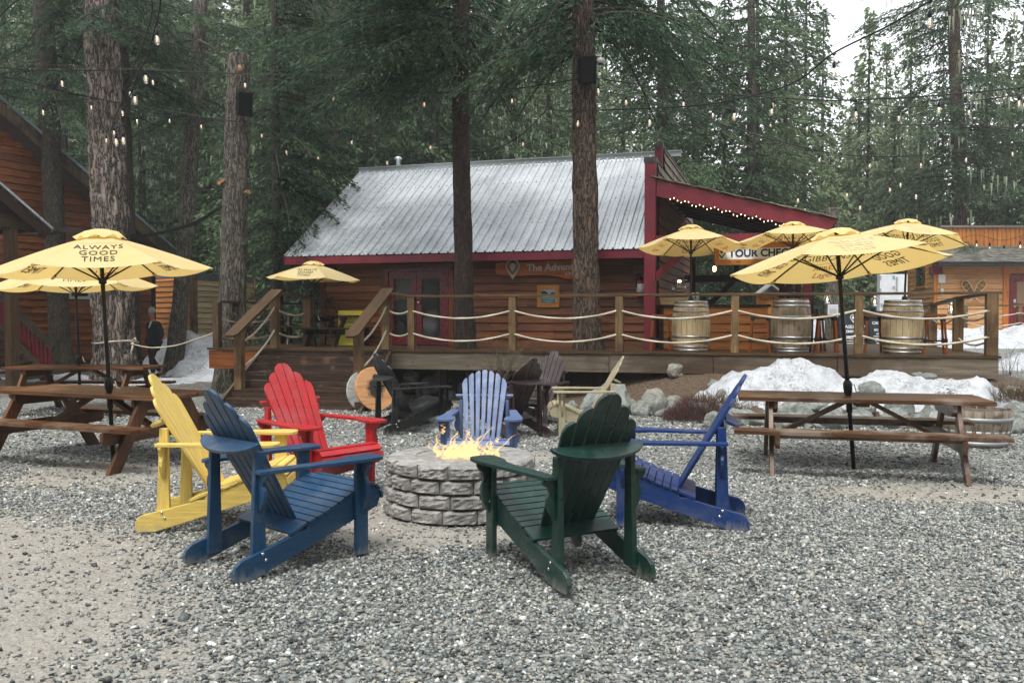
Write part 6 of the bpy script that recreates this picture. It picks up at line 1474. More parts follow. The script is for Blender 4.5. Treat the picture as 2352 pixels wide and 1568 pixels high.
# ================================================================== FIRE PIT
FP = Vector((-.425, 7.20, 0)); fp = empty('fire_pit', FP); tag(fp, 'round fire pit of rough grey retaining wall blocks in the middle of the chairs', 'fire pit')
def mt_block():
    N = NT('split_block'); o = N.coord('Object'); a = N.noise(o, 14, 9, .7); b = N.noise(o, 60, 6, .7); c = N.noise(o, 3, 4, .6)
    col = N.mix(N.ramp(a.outputs['Fac'], [(.35, 0.0), (.65, 1.0)]), '7a7874', 'b0aea8'); col = N.mix(N.math('MULTIPLY', N.ramp(c.outputs['Fac'], [(.45, 0.0), (.7, 1.0)]), .4), col, '696660')
    col = N.mix(N.math('MULTIPLY', N.ramp(b.outputs['Fac'], [(.5, 0.0), (.72, 1.0)]), .45), col, '3c3a35')
    col = N.mix(1.0, col, N.math('ADD', N.math('MULTIPLY', N.attr(), .22), .85), 'MULTIPLY')
    return N.set(Base_Color=col, Roughness=.85, Normal=N.bump(a.outputs['Fac'], .8, .02, N.bump(b.outputs['Fac'], .5, .005)))
M['block'] = mt_block()
RO, HB = .60, .113; rgb = random.Random(9)
for row in range(4):
    nb = 14; z0 = row * HB; r_out = RO + .035 * (3 - row) / 3 + (.012 if row == 3 else 0)
    mb = MB(400 + row); off = [.1, .32, .0, .25][row]
    for k in range(nb):
        a0 = 2 * pi * (k + off) / nb; a1 = a0 + 2 * pi / nb; g = .006; NA, NZ = 9, 7; b = len(mb.v); sd = rgb.random() * 50; grid = {}
        for j in range(NZ + 1):
            for i in range(NA + 1):
                a = a0 + g + (a1 - a0 - 2 * g) * i / NA; z = z0 + .004 + (HB - .008) * j / NZ; e = min(i, NA - i, j, NZ - j); edge = 1 if e > 0 else 0
                n_ = mn.noise((a * 14, z * 40, sd)) * .016 + mn.noise((a * 34, z * 90, sd)) * .008
                r = r_out - (.034 if not edge else .0) + edge * (n_ - .002) + (0 if not edge else .004)
                mb.v.append((cos(a) * r, sin(a) * r, z))
        for j in range(NZ):
            for i in range(NA): q = b + j * (NA + 1) + i; mb.face([q, q + 1, q + NA + 2, q + NA + 1], [(0, 0)] * 4, (k * .618) % 1, False)
        ri = .375 if row == 3 else .36; tb = len(mb.v)
        for i in range(NA + 1):
            a = a0 + g * .5 + (a1 - a0 - g) * i / NA
            for r, z in ((r_out - .034, z0 + HB - .004), (ri, z0 + HB - .004), (ri, z0)): mb.v.append((cos(a) * r, sin(a) * r, z))
        for i in range(NA):
            q = tb + i * 3; mb.face([q, q + 3, q + 4, q + 1], [(0, 0)] * 4, (k * .618) % 1); mb.face([q + 1, q + 4, q + 5, q + 2], [(0, 0)] * 4, (k * .618) % 1)
    mb.lathe([(r_out - .045, z0), (r_out - .045, z0 + HB - .012)], (0, 0, 0), 42, .1)
    mb.build('block_course', M['block'], fp)
mb = MB(410); mb.lathe([(.37, .30), (0, .30)], (0, 0, 0), 30); mb.build('fire_bed', noisy('lava', '2a241f', '5a5048', 24, .9, 1, .03), fp)
def mt_flame():
    N = NT('flame'); t = N.attr('heat'); e = N.n('ShaderNodeEmission')
    col = N.ramp(t, [(0.0, (1.0, .60, .24)), (.35, (1.0, .42, .11)), (.65, (1.0, .25, .045)), (1.0, (.95, .14, .02))]); st_ = N.ramp(t, [(0.0, 1.0), (.45, .75), (1.0, .35)])
    N.l(col, e.inputs[0]); N.l(N.math('MULTIPLY', st_, .75), e.inputs[1]); tr = N.n('ShaderNodeBsdfTransparent'); ms = N.n('ShaderNodeMixShader')
    al = N.ramp(t, [(0.0, .42), (.3, .45), (.75, .30), (1.0, .0)]); nz = N.noise(N.coord('Object', (1, 1, .45)), 16, 4, .7, 1.2); al = N.math('MULTIPLY', al, N.ramp(nz.outputs['Fac'], [(.34, .25), (.56, 1.0)]))
    N.l(al, ms.inputs[0]); N.l(tr.outputs[0], ms.inputs[1]); N.l(e.outputs[0], ms.inputs[2]); N.l(ms.outputs[0], N.out.inputs[0]); return N.m
M['flame'] = mt_flame(); fire = empty('fire', FP + Vector((0, 0, .32))); tag(fire, 'bright orange and yellow flames rising from the fire pit', 'fire')
rf = random.Random(21); FV, FFc, HT = [], [], []
def tongue(x, y, h, w, lean, ph, curl=.05):
    n, m = 7, 18; b = len(FV)
    for j in range(m + 1):
        t = j / m; ww = w * (1 - t) ** .75 * (.65 + .5 * sin(pi * min(1, t * 1.5))) * (1 + .25 * sin(t * 13 + ph)) + .0015
        cx_ = x + lean[0] * t ** 1.6 + curl * sin(t * 6.5 + ph) * t + .02 * sin(t * 17 + ph * 2) * t; cy_ = y + lean[1] * t + curl * cos(t * 5.3 + ph) * t
        for k in range(n): a = 2 * pi * k / n; FV.append((cx_ + cos(a) * ww, cy_ + sin(a) * ww * .55, h * t)); HT.append(t)
    for j in range(m):
        for k in range(n): FFc.append((b + j * n + k, b + j * n + (k + 1) % n, b + (j + 1) * n + (k + 1) % n, b + (j + 1) * n + k))
for k in range(64):
    a = rf.random() * 6.28; r = .27 * rf.random() ** .6; x, y = cos(a) * r + .02, sin(a) * r * .85
    tongue(x, y, rf.uniform(.09, .26) * (1.15 - r), rf.uniform(.018, .042), (rf.uniform(-.02, .09), rf.uniform(-.03, .03)), rf.random() * 6, rf.uniform(.02, .05))
for (x, h, lx) in ((-.20, .25, -.02), (-.10, .33, .02), (.02, .27, .03), (.10, .36, .14), (.22, .26, .05), (.26, .30, .18), (-.16, .30, -.05), (.05, .31, .05)): tongue(x, rf.uniform(-.1, .1), h, .026, (lx, 0), rf.random() * 6, .045)
for (x, h, hh) in ((-.15, .40, .09), (.06, .39, .06), (.30, .33, .05)):
    b0 = len(FV); tongue(x, 0, hh, .014, (.01, 0), x * 9, .01)
    for i in range(b0, len(FV)): v = FV[i]; FV[i] = (v[0], v[1], v[2] + h - .1); HT[i] = .5 + .5 * HT[i]
for k in range(16):                       # wide faint outer tongues
    b0 = len(FV); a = rf.random() * 6.28; r = .22 * rf.random(); tongue(cos(a) * r, sin(a) * r, rf.uniform(.16, .30), rf.uniform(.05, .08), (rf.uniform(-.02, .08), 0), rf.random() * 6, .04)
    for i in range(b0, len(HT)): HT[i] = .55 + .45 * HT[i]
fo = np_mesh('flames', np.array(FV), np.array(FFc), M['flame'], fire, smooth=True); a_ = fo.data.attributes.new('heat', 'FLOAT', 'POINT'); a_.data.foreach_set('value', HT)

# ================================================================== REEL, STUMP, PLANTER, ROCKS, SNOW
ro = empty('cable_reel', at(860, 893, 14.75)); tag(ro, 'tilted wooden cable reel with burnt centre leaning against the steps', 'reel')
axis = Vector((.62, -.74, .26)).normalized(); Mq = axis.to_track_quat('Z', 'Y').to_matrix()
def mt_reel():
    N = NT('reel_face'); o = N.coord('Object'); l_ = N.n('ShaderNodeVectorMath'); l_.operation = 'LENGTH'; N.l(o, l_.inputs[0]); nz = N.noise(o, 9, 6, .7)
    g = N.noise(N.coord('Object', (1.2, 1.2, 9)), 2.2, 6, .6); col = N.ramp(g.outputs['Fac'], [(.3, '94653d'), (.5, 'bd8a5a'), (.7, 'cb9c6b')])
    k = N.math('ADD', l_.outputs['Value'], N.math('MULTIPLY', N.math('SUBTRACT', nz.outputs['Fac'], .5), .22)); col = N.mix(N.ramp(k, [(.13, 1.0), (.2, 0.0)]), col, (.012, .01, .009))
    return N.set(Base_Color=col, Roughness=.6, Normal=N.bump(g.outputs['Fac'], .2, .005))
mb = MB(1); mb.lathe([(0, 0), (.375, 0), (.38, .01), (.38, .035), (.375, .045), (0, .045)], (0, 0, 0), 48, M=Mq, smooth=False); mb.build('flange', mt_reel(), ro)
mb = MB(2); mb.lathe([(0, -.30), (.375, -.30), (.38, -.29), (.38, -.265), (.375, -.255), (0, -.255)], (0, 0, 0), 48, M=Mq, smooth=False); mb.build('flange', M['grey_wood'], ro)
mb = MB(3); mb.lathe([(.17, -.26), (.17, .0)], (0, 0, 0), 24, M=Mq); mb.build('drum', M['dark_beam'], ro)
mb = MB(4); mb.lathe([(.02, .045), (.022, .055), (.01, .06), (0, .06)], (0, 0, 0), 10, M=Mq); mb.build('bolt', M['chrome'], ro)
sp0 = gnd(942, 933); stp = empty('stump', (sp0.x, 13.0, 0)); stp.location = (at(942, 930, 12.7).x, 12.7, 0); tag(stp, 'upright cut log with rough bark behind the black chair', 'stump')
mb = MB(5); bark_trunk(mb, [(0, 0, 0), (0, 0, .46)], [.15, .135], 40, .12, 6, 3, step=.03, flare=.1); mb.build('trunk', M['bark_brown'], stp)
mb = MB(6); mb.lathe([(0, .462), (.125, .462)], (0, 0, 0), 24); mb.build('cut_face', noisy('cut_grey', '8a7a63', '5e4f3e', 14, .8, .3), stp)
pl = empty('half_barrel_planter', at(2240, 1000, 10.75)); pl.location.z = gz(pl.location.x, 10.75) - .01; tag(pl, 'weathered grey half barrel planter filled with soil at the right edge', 'planter')
mb = MB(7); n = 24; H = .47
for k in range(n):
    a0, a1 = 2 * pi * k / n + .006, 2 * pi * (k + 1) / n - .006; b = len(mb.v); r_ = mb.rg.random(); hh = H + mb.rg.uniform(-.012, .008)
    for z, q in ((0, .345), (.15, .385), (.3, .405), (hh, .418), (hh, .385), (hh - .1, .38)):
        for a in (a0, a1): mb.v.append((cos(a) * q, sin(a) * q, z))
    for j in range(5): mb.face([b + 2 * j, b + 2 * j + 1, b + 2 * j + 3, b + 2 * j + 2], [(r_ * 5 + j * .12, 0), (r_ * 5 + j * .12, .1), (r_ * 5 + j * .12 + .12, .1), (r_ * 5 + j * .12 + .12, 0)], r_, j < 3)
mb.build('staves', M['planter'], pl)
for z in (.04, .17, .33):
    mb = MB(8); q = .345 + (.418 - .345) * (z / H) ** .75 + .008; mb.lathe([(q - .004, z), (q, z), (q + .006, z + .05), (q + .002, z + .05)], (0, 0, 0), 48); mb.build('hoop', simple('planter_hoop', '9a9fa0', .5, .5), pl)
mb = MB(9); mb.lathe([(.39, .43), (.2, .45), (0, .44)], (0, 0, 0), 24); mb.build('soil', noisy('soil', '3b3023', '6a5a44', 20, .95, 1, .03), pl)

def rock_mesh(seed, flat=.65, sub=3):
    rgk = random.Random(seed); import bmesh
    bm = bmesh.new(); bmesh.ops.create_icosphere(bm, subdivisions=sub, radius=1)
    for _ in range(9):                              # facets
        n = Vector((rgk.gauss(0, 1), rgk.gauss(0, 1), rgk.gauss(0, 1))).normalized(); d = rgk.uniform(.62, .9)
        for v in bm.verts:
            k = v.co.dot(n)
            if k > d: v.co -= n * (k - d) * .92
    for v in bm.verts:
        v.co += v.co.normalized() * (mn.noise(v.co * 1.7 + Vector((seed, 0, 0))) * .16 + mn.noise(v.co * 5 + Vector((seed, 3, 0))) * .05)
        v.co.z *= flat
    me = bpy.data.meshes.new('rock'); bm.to_mesh(me); bm.free(); me.polygons.foreach_set('use_smooth', [sub > 3] * len(me.polygons)); me.materials.append(M['rock']); return me
RM = [rock_mesh(i, f, 3) for i, f in enumerate((.55, .7, .8, .6, .75, .9, .5))]
def rock(px, py_bottom, w, hratio, label, grp=None, d=None, seed=None, rz_=None, z=None):
    """px centre, bottom row, width in photo pixels"""
    if d is None:
        q = gnd(px, py_bottom); d = q.y
        for _ in range(12): q = gnd(px, py_bottom, gz(q.x, q.y)); d = .5 * (d + q.y); q = gnd(px, py_bottom, gz(q.x, d))
        d = q.y
    x = at(px, 700, d).x; r = w * d / FPX / 2; i = (seed if seed is not None else int(px * 7 + py_bottom)) % len(RM)
    o = bpy.data.objects.new('rock', RM[i]); COL.objects.link(o); zb = gz(x, d) if z is None else z
    h = hratio * r / (.5 * (.55, .7, .8, .6, .75, .9, .5)[i]) * .5
    o.scale = (r * 1.05, r * 1.0, h); o.location = (x, d, zb + hratio * r * .42); o.rotation_euler = (0, 0, rz_ if rz_ is not None else (px * .37) % 6.28); tag(o, label, 'rock', grp); return o
rock(1400, 884, 128, .78, 'largest pale grey boulder under the middle of the deck, behind the cream chair', d=14.2, seed=0, rz_=.3)
rock(1506, 894, 68, 1.3, 'upright grey boulder on the bark right of the largest one', d=14.05, seed=2)
rock(1317, 874, 32, 1.1, 'round mossy stone just left of the largest boulder', d=14.6, seed=4)
rock(987, 932, 62, 1.1, 'big grey boulder between the black chair and the periwinkle one', d=12.9, seed=1)
rock(1300, 884, 26, 1.0, 'small pale stone below the round mossy one', d=14.0, seed=3)
rock(1660, 893, 30, 1.4, 'narrow upright stone left of the big snow pile', d=13.8, seed=2)
rock(1640, 872, 34, .7, 'flat grey stone on top of the bark slope under the deck edge', d=14.3, seed=0)
rock(2000, 867, 62, .8, 'dark lichen covered boulder under the right part of the deck', d=13.7, seed=4)
rock(1556, 935, 56, .8, 'pale triangular stone in the border right of the green chair', seed=1)
rock(1617, 918, 38, .6, 'reddish stone in the border behind the royal blue chair', seed=3)
rock(1480, 920, 40, .9, 'blocky stone at the left start of the stone border', seed=5)
rock(1518, 925, 44, .8, 'mottled stone second in the stone border', seed=6)
rock(1645, 948, 52, 1.0, 'dark boulder behind the back of the royal blue chair', seed=1, d=12.5)
rock(210, 1090, 11, 1.5, 'small white stone on the dirt in front of the left picnic table', seed=2)
G_ = 'stones edging the planted bank'; rr2 = random.Random(8)
LR = [(-200, 'the reel'), (950, 'the stump'), (1110, 'the periwinkle chair'), (1240, 'the brown chairs'), (1390, 'the largest boulder'), (1510, 'the upright boulder'), (1600, 'the heather'), (1680, 'the royal blue chair'), (1800, 'the left table leg'), (1955, 'the umbrella pole'), (2160, 'the half barrel planter'), (2290, 'the deck corner')]
for i in range(84):
    t = i / 83; x = 1.5 + 6.9 * t; y = bord_y(x) - .05 + (rr2.uniform(-.2, .15) if i % 2 else rr2.uniform(.1, .75)); px = CXP + x / y * FPX; py = CYP
    o = rock(px, 0, rr2.uniform(36, 78) * (1 if i % 3 else .55), rr2.uniform(.6, 1.05), near_label('border stone of the bank', px, LR), G_, d=y, seed=i)
for i in range(20):
    px = 905 + i * 22 + rr2.uniform(-6, 6); o = rock(px, 0, rr2.uniform(26, 50), rr2.uniform(.7, 1.0), near_label('pale footing wall stone under the deck', px, LR), 'stones of the footing wall under the deck', d=17.3 + rr2.uniform(-.1, .1) - .12 * i * .22 * 2, seed=i, z=.0 + (i % 3) * .16)
for i in range(16):
    px = 960 + i * 21 + rr2.uniform(-8, 8); rock(px, 0, rr2.uniform(18, 42), rr2.uniform(.6, .9), near_label('low stone in the bark strip', px, LR), 'stones behind the far chairs', d=14.6 + rr2.uniform(-.5, .6), seed=i + 2)
for i in range(12):
    x = 6.6 + rr2.uniform(0, 3.2); y = 12.0 + rr2.uniform(.2, 2.2); rock(CXP + x / y * FPX, 0, rr2.uniform(24, 60), .6, near_label('flat grey stone at the deck end', CXP + x / y * FPX, LR), 'stones at the right end of the deck', d=y, seed=i)

def snow_mound(label, pts, res=.09, seed=0, edge=.35, rough=.16, fine=.045):
    """pts: (x, y, radius_x, radius_y, height) blobs over the ground"""
    x0 = min(p[0] - p[2] * 1.3 for p in pts); x1 = max(p[0] + p[2] * 1.3 for p in pts); y0 = min(p[1] - p[3] * 1.3 for p in pts); y1 = max(p[1] + p[3] * 1.3 for p in pts)
    nx, ny = int((x1 - x0) / res) + 1, int((y1 - y0) / res) + 1; V = []; ok = np.zeros((ny, nx), bool)
    for j in range(ny):
        for i in range(nx):
            x, y = x0 + i * res, y0 + j * res; h = 0; wob = .35 * mn.noise((x * 1.3, y * 1.3, seed)) + .22 * mn.noise((x * 3.1, y * 3.1, seed + 4)) + .10 * mn.noise((x * 7, y * 7, seed))
            for (a, b, rx, ry, hh) in pts:
                q = math.hypot((x - a) / rx, (y - b) / ry) + wob * .8
                if q < 1: h = max(h, hh * (1 - q * q) ** 1.05)
            ok[j, i] = h > .0
            h *= .85 + .35 * mn.noise((x * 1.6, y * 1.6, seed + 2))
            if h > 0: h += rough * h ** .5 * mn.noise((x * 2.6, y * 2.6, seed + 9)) + fine * mn.noise((x * 9, y * 9, seed)) + .012 * mn.noise((x * 22, y * 22, seed))
            V.append((x, y, gz(x, y) + (h if h > 0 else -.03)))
    F = []
    for j in range(ny - 1):
        for i in range(nx - 1):
            if ok[j, i] or ok[j, i + 1] or ok[j + 1, i] or ok[j + 1, i + 1]: a = j * nx + i; F.append((a, a + 1, a + nx + 1, a + nx))
    o = np_mesh('snow_pile', np.array(V), np.array(F), M['snow'], smooth=True); tag(o, label, 'snow', 'melting snow piles'); return o
snow_mound('big dirty snow pile in front of the deck behind the right picnic table', [(4.1, 13.95, 1.25, .55, .32), (4.75, 14.0, .7, .5, .50), (5.5, 13.8, 1.4, .45, .22), (3.4, 13.8, .8, .45, .16), (6.3, 13.4, .8, .4, .2)], .06, 1)
snow_mound('lower snow pile under the right corner of the deck', [(6.95, 13.2, .7, .45, .30), (6.4, 13.2, .6, .35, .10), (7.7, 13.0, .5, .3, .10)], .06, 5)
snow_mound('tall snow bank against the fence behind the walking man', [(-9.0, 24.9, 1.7, 1.2, 1.25), (-7.9, 23.7, 1.4, 1.1, .75), (-7.0, 22.2, 1.4, 1.1, .35), (-6.8, 24.4, 2, 1.5, .45)], .11, 9)
snow_mound('thin snow patch around the foot of the thickest trunk', [(-9.2, 20.9, 1.6, .8, .16), (-11.3, 21.6, 1.6, .6, .2)], .1, 12, fine=.02)
snow_mound('snow patch in front of the orange cabin porch', [(15.2, 27.5, 3.4, 1.4, .7), (18.5, 26.5, 3.0, 1.6, .6), (12.8, 27.5, 1.5, 1.0, .6)], .16, 15)
snow_mound('snow patch on the gravel beyond the right end of the deck', [(10.4, 16.2, 1.7, 1.0, .38), (12.2, 17.5, 1.8, 1.3, .4)], .1, 18)
snow_mound('snow heap under the trees behind the sandwich boards', [(11.3, 31.5, 2.4, 1.2, 1.0)], .16, 21)
snow_mound('small lump of snow beside the boulder behind the black chair', [(at(1022, 900, 12.4).x, 12.4, .22, .2, .17), (at(990, 920, 12.2).x, 12.2, .2, .15, .08)], .03, 25, rough=.05, fine=.02)
# dry heather clump and twigs on the bank
rs_ = np.random.RandomState(3)
def tuft(label, c, r, h, n, mat, l=.10, nm='dry_shrub'):
    th = rs_.rand(n) * 6.28; q = np.sqrt(rs_.rand(n)) * r; x = np.cos(th) * q; y = np.sin(th) * q * .8; z = h * rs_.rand(n) * (1 - (q / r) ** 2)
    D = np.stack([np.cos(th) * .5, np.sin(th) * .5, np.ones(n)], 1) + rs_.randn(n, 3) * .5; D /= np.linalg.norm(D, axis=1)[:, None]; C = np.stack([x, y, z], 1)
    S = np.cross(D, rs_.randn(n, 3)); S /= np.linalg.norm(S, axis=1)[:, None]; S *= .004; L = (l * (.5 + rs_.rand(n)))[:, None]
    V = np.stack([C - S, C + S, C + S * .3 + D * L, C - S * .3 + D * L], 1).reshape(-1, 3); o = np_mesh(nm, V, np.arange(n * 4).reshape(n, 4), mat); o.location = c; tag(o, label, 'shrub'); return o
M['heather'] = noisy('heather', '6b4a46', '3d2a26', 30, .9, .2); M['straw'] = noisy('straw', '6e5b3c', '3c2f1e', 12, .9, .2)
q = gnd(1600, 965); tuft('purplish brown heather clump in the stone border behind the royal blue chair', (q.x, 13.3, .02), .5, .32, 3800, M['heather'])
tuft('dry grassy clump on the bank above the stone border', (3.15, 13.6, gz(3.15, 13.6)), .6, .22, 2600, M['straw'], .16)
tuft('straw coloured clump on the bank at the far right end of the deck', (7.6, 13.2, gz(7.6, 13.2)), .6, .16, 1600, M['straw'], .16)
def bare_shrub(label, c, n, h, seed):
    o = empty('bare_shrub', c); tag(o, label, 'shrub'); rgx = random.Random(seed); mb = MB(seed)
    for i in range(n):
        a = rgx.random() * 6.28; L = h * rgx.uniform(.5, 1.1); sp_ = rgx.uniform(.2, .8); pts = [(0, 0, 0)]; p = Vector((0, 0, 0)); d = Vector((cos(a) * sp_, sin(a) * sp_ * .5, 1)).normalized()
        for k in range(6):
            p = p + d * L / 6; d = (d + Vector((rgx.gauss(0, .18), rgx.gauss(0, .18), rgx.gauss(0, .1)))).normalized(); pts.append(tuple(p))
            if rgx.random() < .5: e = (d + Vector((rgx.gauss(0, .7), rgx.gauss(0, .7), .1))).normalized(); mb.tube([p, p + e * L * .25], [.003, .0015], 4)
        mb.tube(pts, [.006 - .0007 * k for k in range(7)], 4)
    mb.build('twigs', M['twig'], o)
bare_shrub('leafless twiggy shrub behind the brown chairs at the deck edge', (at(1150, 850, 14.9).x, 14.9, .35), 34, .95, 2)
bare_shrub('leafless twiggy shrub at the right edge beyond the deck', (at(2320, 850, 14.6).x, 14.6, .3), 16, .9, 5)

# ================================================================== SMALL THINGS
M['spk'] = simple('speaker_black', (.006, .006, .007), .85, Specular_IOR_Level=.12)
def speaker(label, c, rz, rx):
    o = empty('speaker', c); tag(o, label, 'speaker', 'black outdoor speakers on the trunks'); o.rotation_euler = (rx, 0, rz)
    mb = MB(1); mb.prism([(-.13, -.10), (.13, -.10), (.17, .08), (-.17, .08)], (0, 0, 0), (1, 0, 0), (0, 1, 0), .46); mb.build('body', M['spk'], o, .008)
    mb = MB(2); mb.prism([(-.13, -.102), (.13, -.102), (.17, .08), (0, .12), (-.17, .08)], (0, 0, .245), (1, 0, 0), (0, 1, 0), .03); mb.build('lid', noisy('spk_lid', '262b2d', '181c1e', 10, .6, .1, spec=.2), o, .006); return o
speaker('black speaker tilted on the sawn off trunk', at(562, 241, 18.0), R(25), R(12)); speaker('black speaker with a dome camera beside it, on the brown barked trunk', at(1349, 162, 16.0), R(-6), R(8))
dcm = empty('dome_camera', at(1380, 142, 16.15)); tag(dcm, 'white dome security camera on an arm beside the speaker', 'camera')
mb = MB(3); mb.lathe([(0, .06), (.06, .06), (.075, .045), (.078, .0), (.07, -.03), (.045, -.035)], (0, 0, 0), 22); mb.tube([(0, 0, .06), (0, .0, .11), (-.17, .1, .12)], .02, 8); mb.build('housing', simple('cam_white', 'b9bab6', .4), dcm)
mb = MB(4); mb.lathe([(.045, -.03), (.04, -.055), (.02, -.07), (0, -.073)], (0, 0, 0), 18); mb.build('lens_dome', M['glass'], dcm)
def wires(name, label, polys, d0, d1, mat, r=.007, cat='cable'):
    o = empty(name, at(polys[0][0][0], polys[0][0][1], d0)); tag(o, label, cat); return o
# string lights: strand points (x, y, distance) in the photo, bulbs at given columns
def strand(label, ctl, bulbs, r=.011, drop=.10, size=1.0, grp='outdoor string lights'):
    P = catmull([at(x, y, d) for x, y, d in ctl], 8); root = empty('string_lights', P[0]); tag(root, label, 'string lights', grp); o = root.location
    mb = MB(1); mb.tube([p - o for p in P], r, 6, .5); mb.build('cable', M['umb_pole'], root)
    for bx in bulbs:
        best = min(P, key=lambda p: abs((CXP + p.x / p.y * FPX) - bx))
        i = P.index(best); q = P[max(0, i - 1)] if abs((CXP + P[max(0, i - 1)].x / P[max(0, i - 1)].y * FPX) - bx) < 14 else best
        c = best - o; c = c + Vector(((bx - (CXP + best.x / best.y * FPX)) * best.y / FPX, 0, 0)); s = size
        mb = MB(2); mb.tube([c, c + Vector((0, 0, -drop))], .004, 5); mb.tube([c + Vector((-.03, 0, 0)), c + Vector((0, 0, -.02)), c + Vector((.03, 0, 0))], [.006, .014, .006], 6)
        z = c.z - drop; mb.lathe([(0, .005), (.012 * s, .0), (.018 * s, -.012 * s), (.020 * s, -.06 * s), (.017 * s, -.065 * s), (0, -.065 * s)], (c.x, c.y, z), 12); so_ = mb.build('socket', M['umb_pole'], root)
        mb = MB(3); z -= .065 * s; mb.lathe([(.015 * s, .0), (.024 * s, -.025 * s), (.029 * s, -.055 * s), (.026 * s, -.085 * s), (.014 * s, -.105 * s), (0, -.11 * s)], (c.x, c.y, z), 14); bo_ = mb.build('bulb', M['bulb_glass'], so_)
        mb = MB(4); mb.tube([(c.x - .006 * s, c.y, z - .02 * s), (c.x - .007 * s, c.y, z - .075 * s)], .0035 * s, 5); mb.tube([(c.x + .006 * s, c.y, z - .02 * s), (c.x + .007 * s, c.y, z - .075 * s)], .0035 * s, 5); mb.build('filament', M['filament'], bo_)
    return root
M['filament'] = simple('filament', (.9, .6, .3), .5, 0, (1, .6, .3), .8)
strand('string lights running from the thickest trunk past the sawn off trunk to the dome camera', [(-60, 152, 15), (120, 163, 16), (305, 161, 17), (430, 167, 17.6), (562, 171, 18.1), (700, 196, 17.6), (840, 206, 17), (1010, 213, 16.6), (1180, 204, 16.3), (1354, 178, 16)], [151, 358, 568, 770, 976, 1176], size=1.1)
strand('string lights swinging from the dome camera trunk to the right edge above the orange cabin', [(1356, 178, 16), (1450, 192, 15.5), (1568, 210, 15), (1700, 219, 14.5), (1860, 229, 14), (1960, 230, 13.6), (2160, 219, 13), (2400, 196, 12.5)], [1373, 1567, 1768, 1960, 2149, 2332], size=1.1)
strand('string lights rising from the middle of the metal roof to the upper right corner', [(1255, 252, 17.4), (1290, 254, 16.8), (1314, 256, 15.9), (1470, 250, 14.2), (1570, 245, 13.2), (1680, 231, 12.4), (1820, 192, 11.4), (1914, 123, 10.6), (2040, 60, 9.9), (2150, -6, 9.3)], [1326, 1490, 1683, 1909, 2186 - 60], size=1.1)
strand('scalloped string lights looping left of the roof between the sawn off and the reddish trunk', [(560, 280, 18.2), (605, 291, 19), (650, 325, 19.5), (700, 340, 20), (740, 338, 20), (812, 304, 20), (850, 330, 19.5), (893, 353, 19), (940, 345, 18.5), (985, 318, 18), (1010, 291, 17.4), (1040, 322, 17.5), (1078, 349, 17.6), (1130, 345, 17.7), (1180, 322, 17.6), (1220, 290, 17.5), (1255, 252, 17.4)], [605, 661, 733, 810, 891, 990, 1079, 1201])
strand('thin string lights crossing the left trunks to the sawn off trunk', [(-60, 160, 15), (60, 188, 16), (220, 226, 17.2), (330, 247, 17.8), (450, 266, 18.1), (545, 280, 18.1)], [217, 467], size=.95)
strand('short string lights drooping across the dark left trunk', [(-60, 200, 16), (50, 226, 17), (105, 233, 18), (180, 230, 19), (222, 226, 20)], [107], size=1.1)
strand('string lights hanging down in front of the thickest trunk', [(345, -15, 12.5), (350, 20, 12.8), (342, 60, 13.2), (320, 125, 14), (305, 163, 15), (290, 215, 16), (268, 262, 17.5), (255, 300, 18.6)], [306, 288, 268, 250], size=1.0)
strand('nearest string lights dropping steeply from the top of the picture beside the leaning trunk', [(371, -20, 10.8), (365, 30, 11), (352, 80, 11.2), (341, 125, 11.5), (318, 170, 12), (296, 230, 12.5), (288, 280, 13), (272, 292, 13.4)], [369, 342, 317, 289, 273], size=1.15)
strand('small string lights looped beside the leaning trunk', [(395, 256, 20), (330, 258, 19.6), (318, 258, 19.4), (275, 240, 19)], [321, 395], size=1.0)
strand('faint far string lights dipping across the right hand forest', [(1373, 208, 17), (1440, 210, 20), (1600, 238, 22), (1820, 272, 24), (2000, 287, 26), (2200, 287, 26), (2400, 300, 26)], [1436, 1634, 1849, 1766], size=1.3)
strand('faint far string lights sagging lowest across the right hand forest', [(1400, 212, 18), (1560, 250, 20), (1700, 300, 21), (1900, 350, 22), (2050, 360, 22), (2200, 348, 22), (2360, 325, 21)], [1878, 1993, 2110, 2213, 2319], size=1.2)
strand('far right string lights just above the orange cabin', [(1764, 214, 16), (1870, 220, 17), (2020, 241, 18), (2100, 246, 18), (2250, 230, 17.5), (2400, 210, 17)], [1770, 1905, 2058, 2218, 2344], size=1.1)
strand('short string lights draped on the board facade of the orange cabin', [(2180, 558, 35), (2240, 540, 35), (2300, 552, 35), (2360, 538, 35)], [2182, 2240, 2270, 2303, 2340], size=2.2, drop=.2)
strand('dim string lights zigzagging through the forest left of the lichen hung conifer', [(1780, 470, 27), (1835, 440, 27), (1858, 478, 27), (1900, 475, 27), (1942, 428, 27), (1968, 456, 27), (2020, 450, 27), (2060, 402, 27), (2090, 430, 27), (2150, 425, 27)], [1830, 1846, 1875, 1893, 1942, 1972, 2040, 2064, 2100], size=1.5)
# fairy lights on the red beam
fl = empty('fairy_lights', B(.6, -.12, zt(.6) - .3)); tag(fl, 'tiny warm fairy lights strung along the underside of the red beam', 'fairy lights'); mb = MB(1); mg = MB(2); pts = []
for k in range(40):
    s_ = .5 + k * .068; p = B(s_, -.10, zt(s_) - .29 + .03 * sin(k * 1.7) + .01 * sin(k * .6)); pts.append(p)
    if k % 1 == 0: mg.lathe([(0, .0), (.006, -.01), (.008, -.022), (0, -.03)], p, 6)
mb.tube(pts, .004, 4); rel(mb, fl).build('cable', M['umb_pole'], fl); rel(mg, fl).build('bulbs', simple('fairy', (1, .8, .5), .5, 0, (1, .72, .38), 2.2), fl)['kind'] = 'stuff'
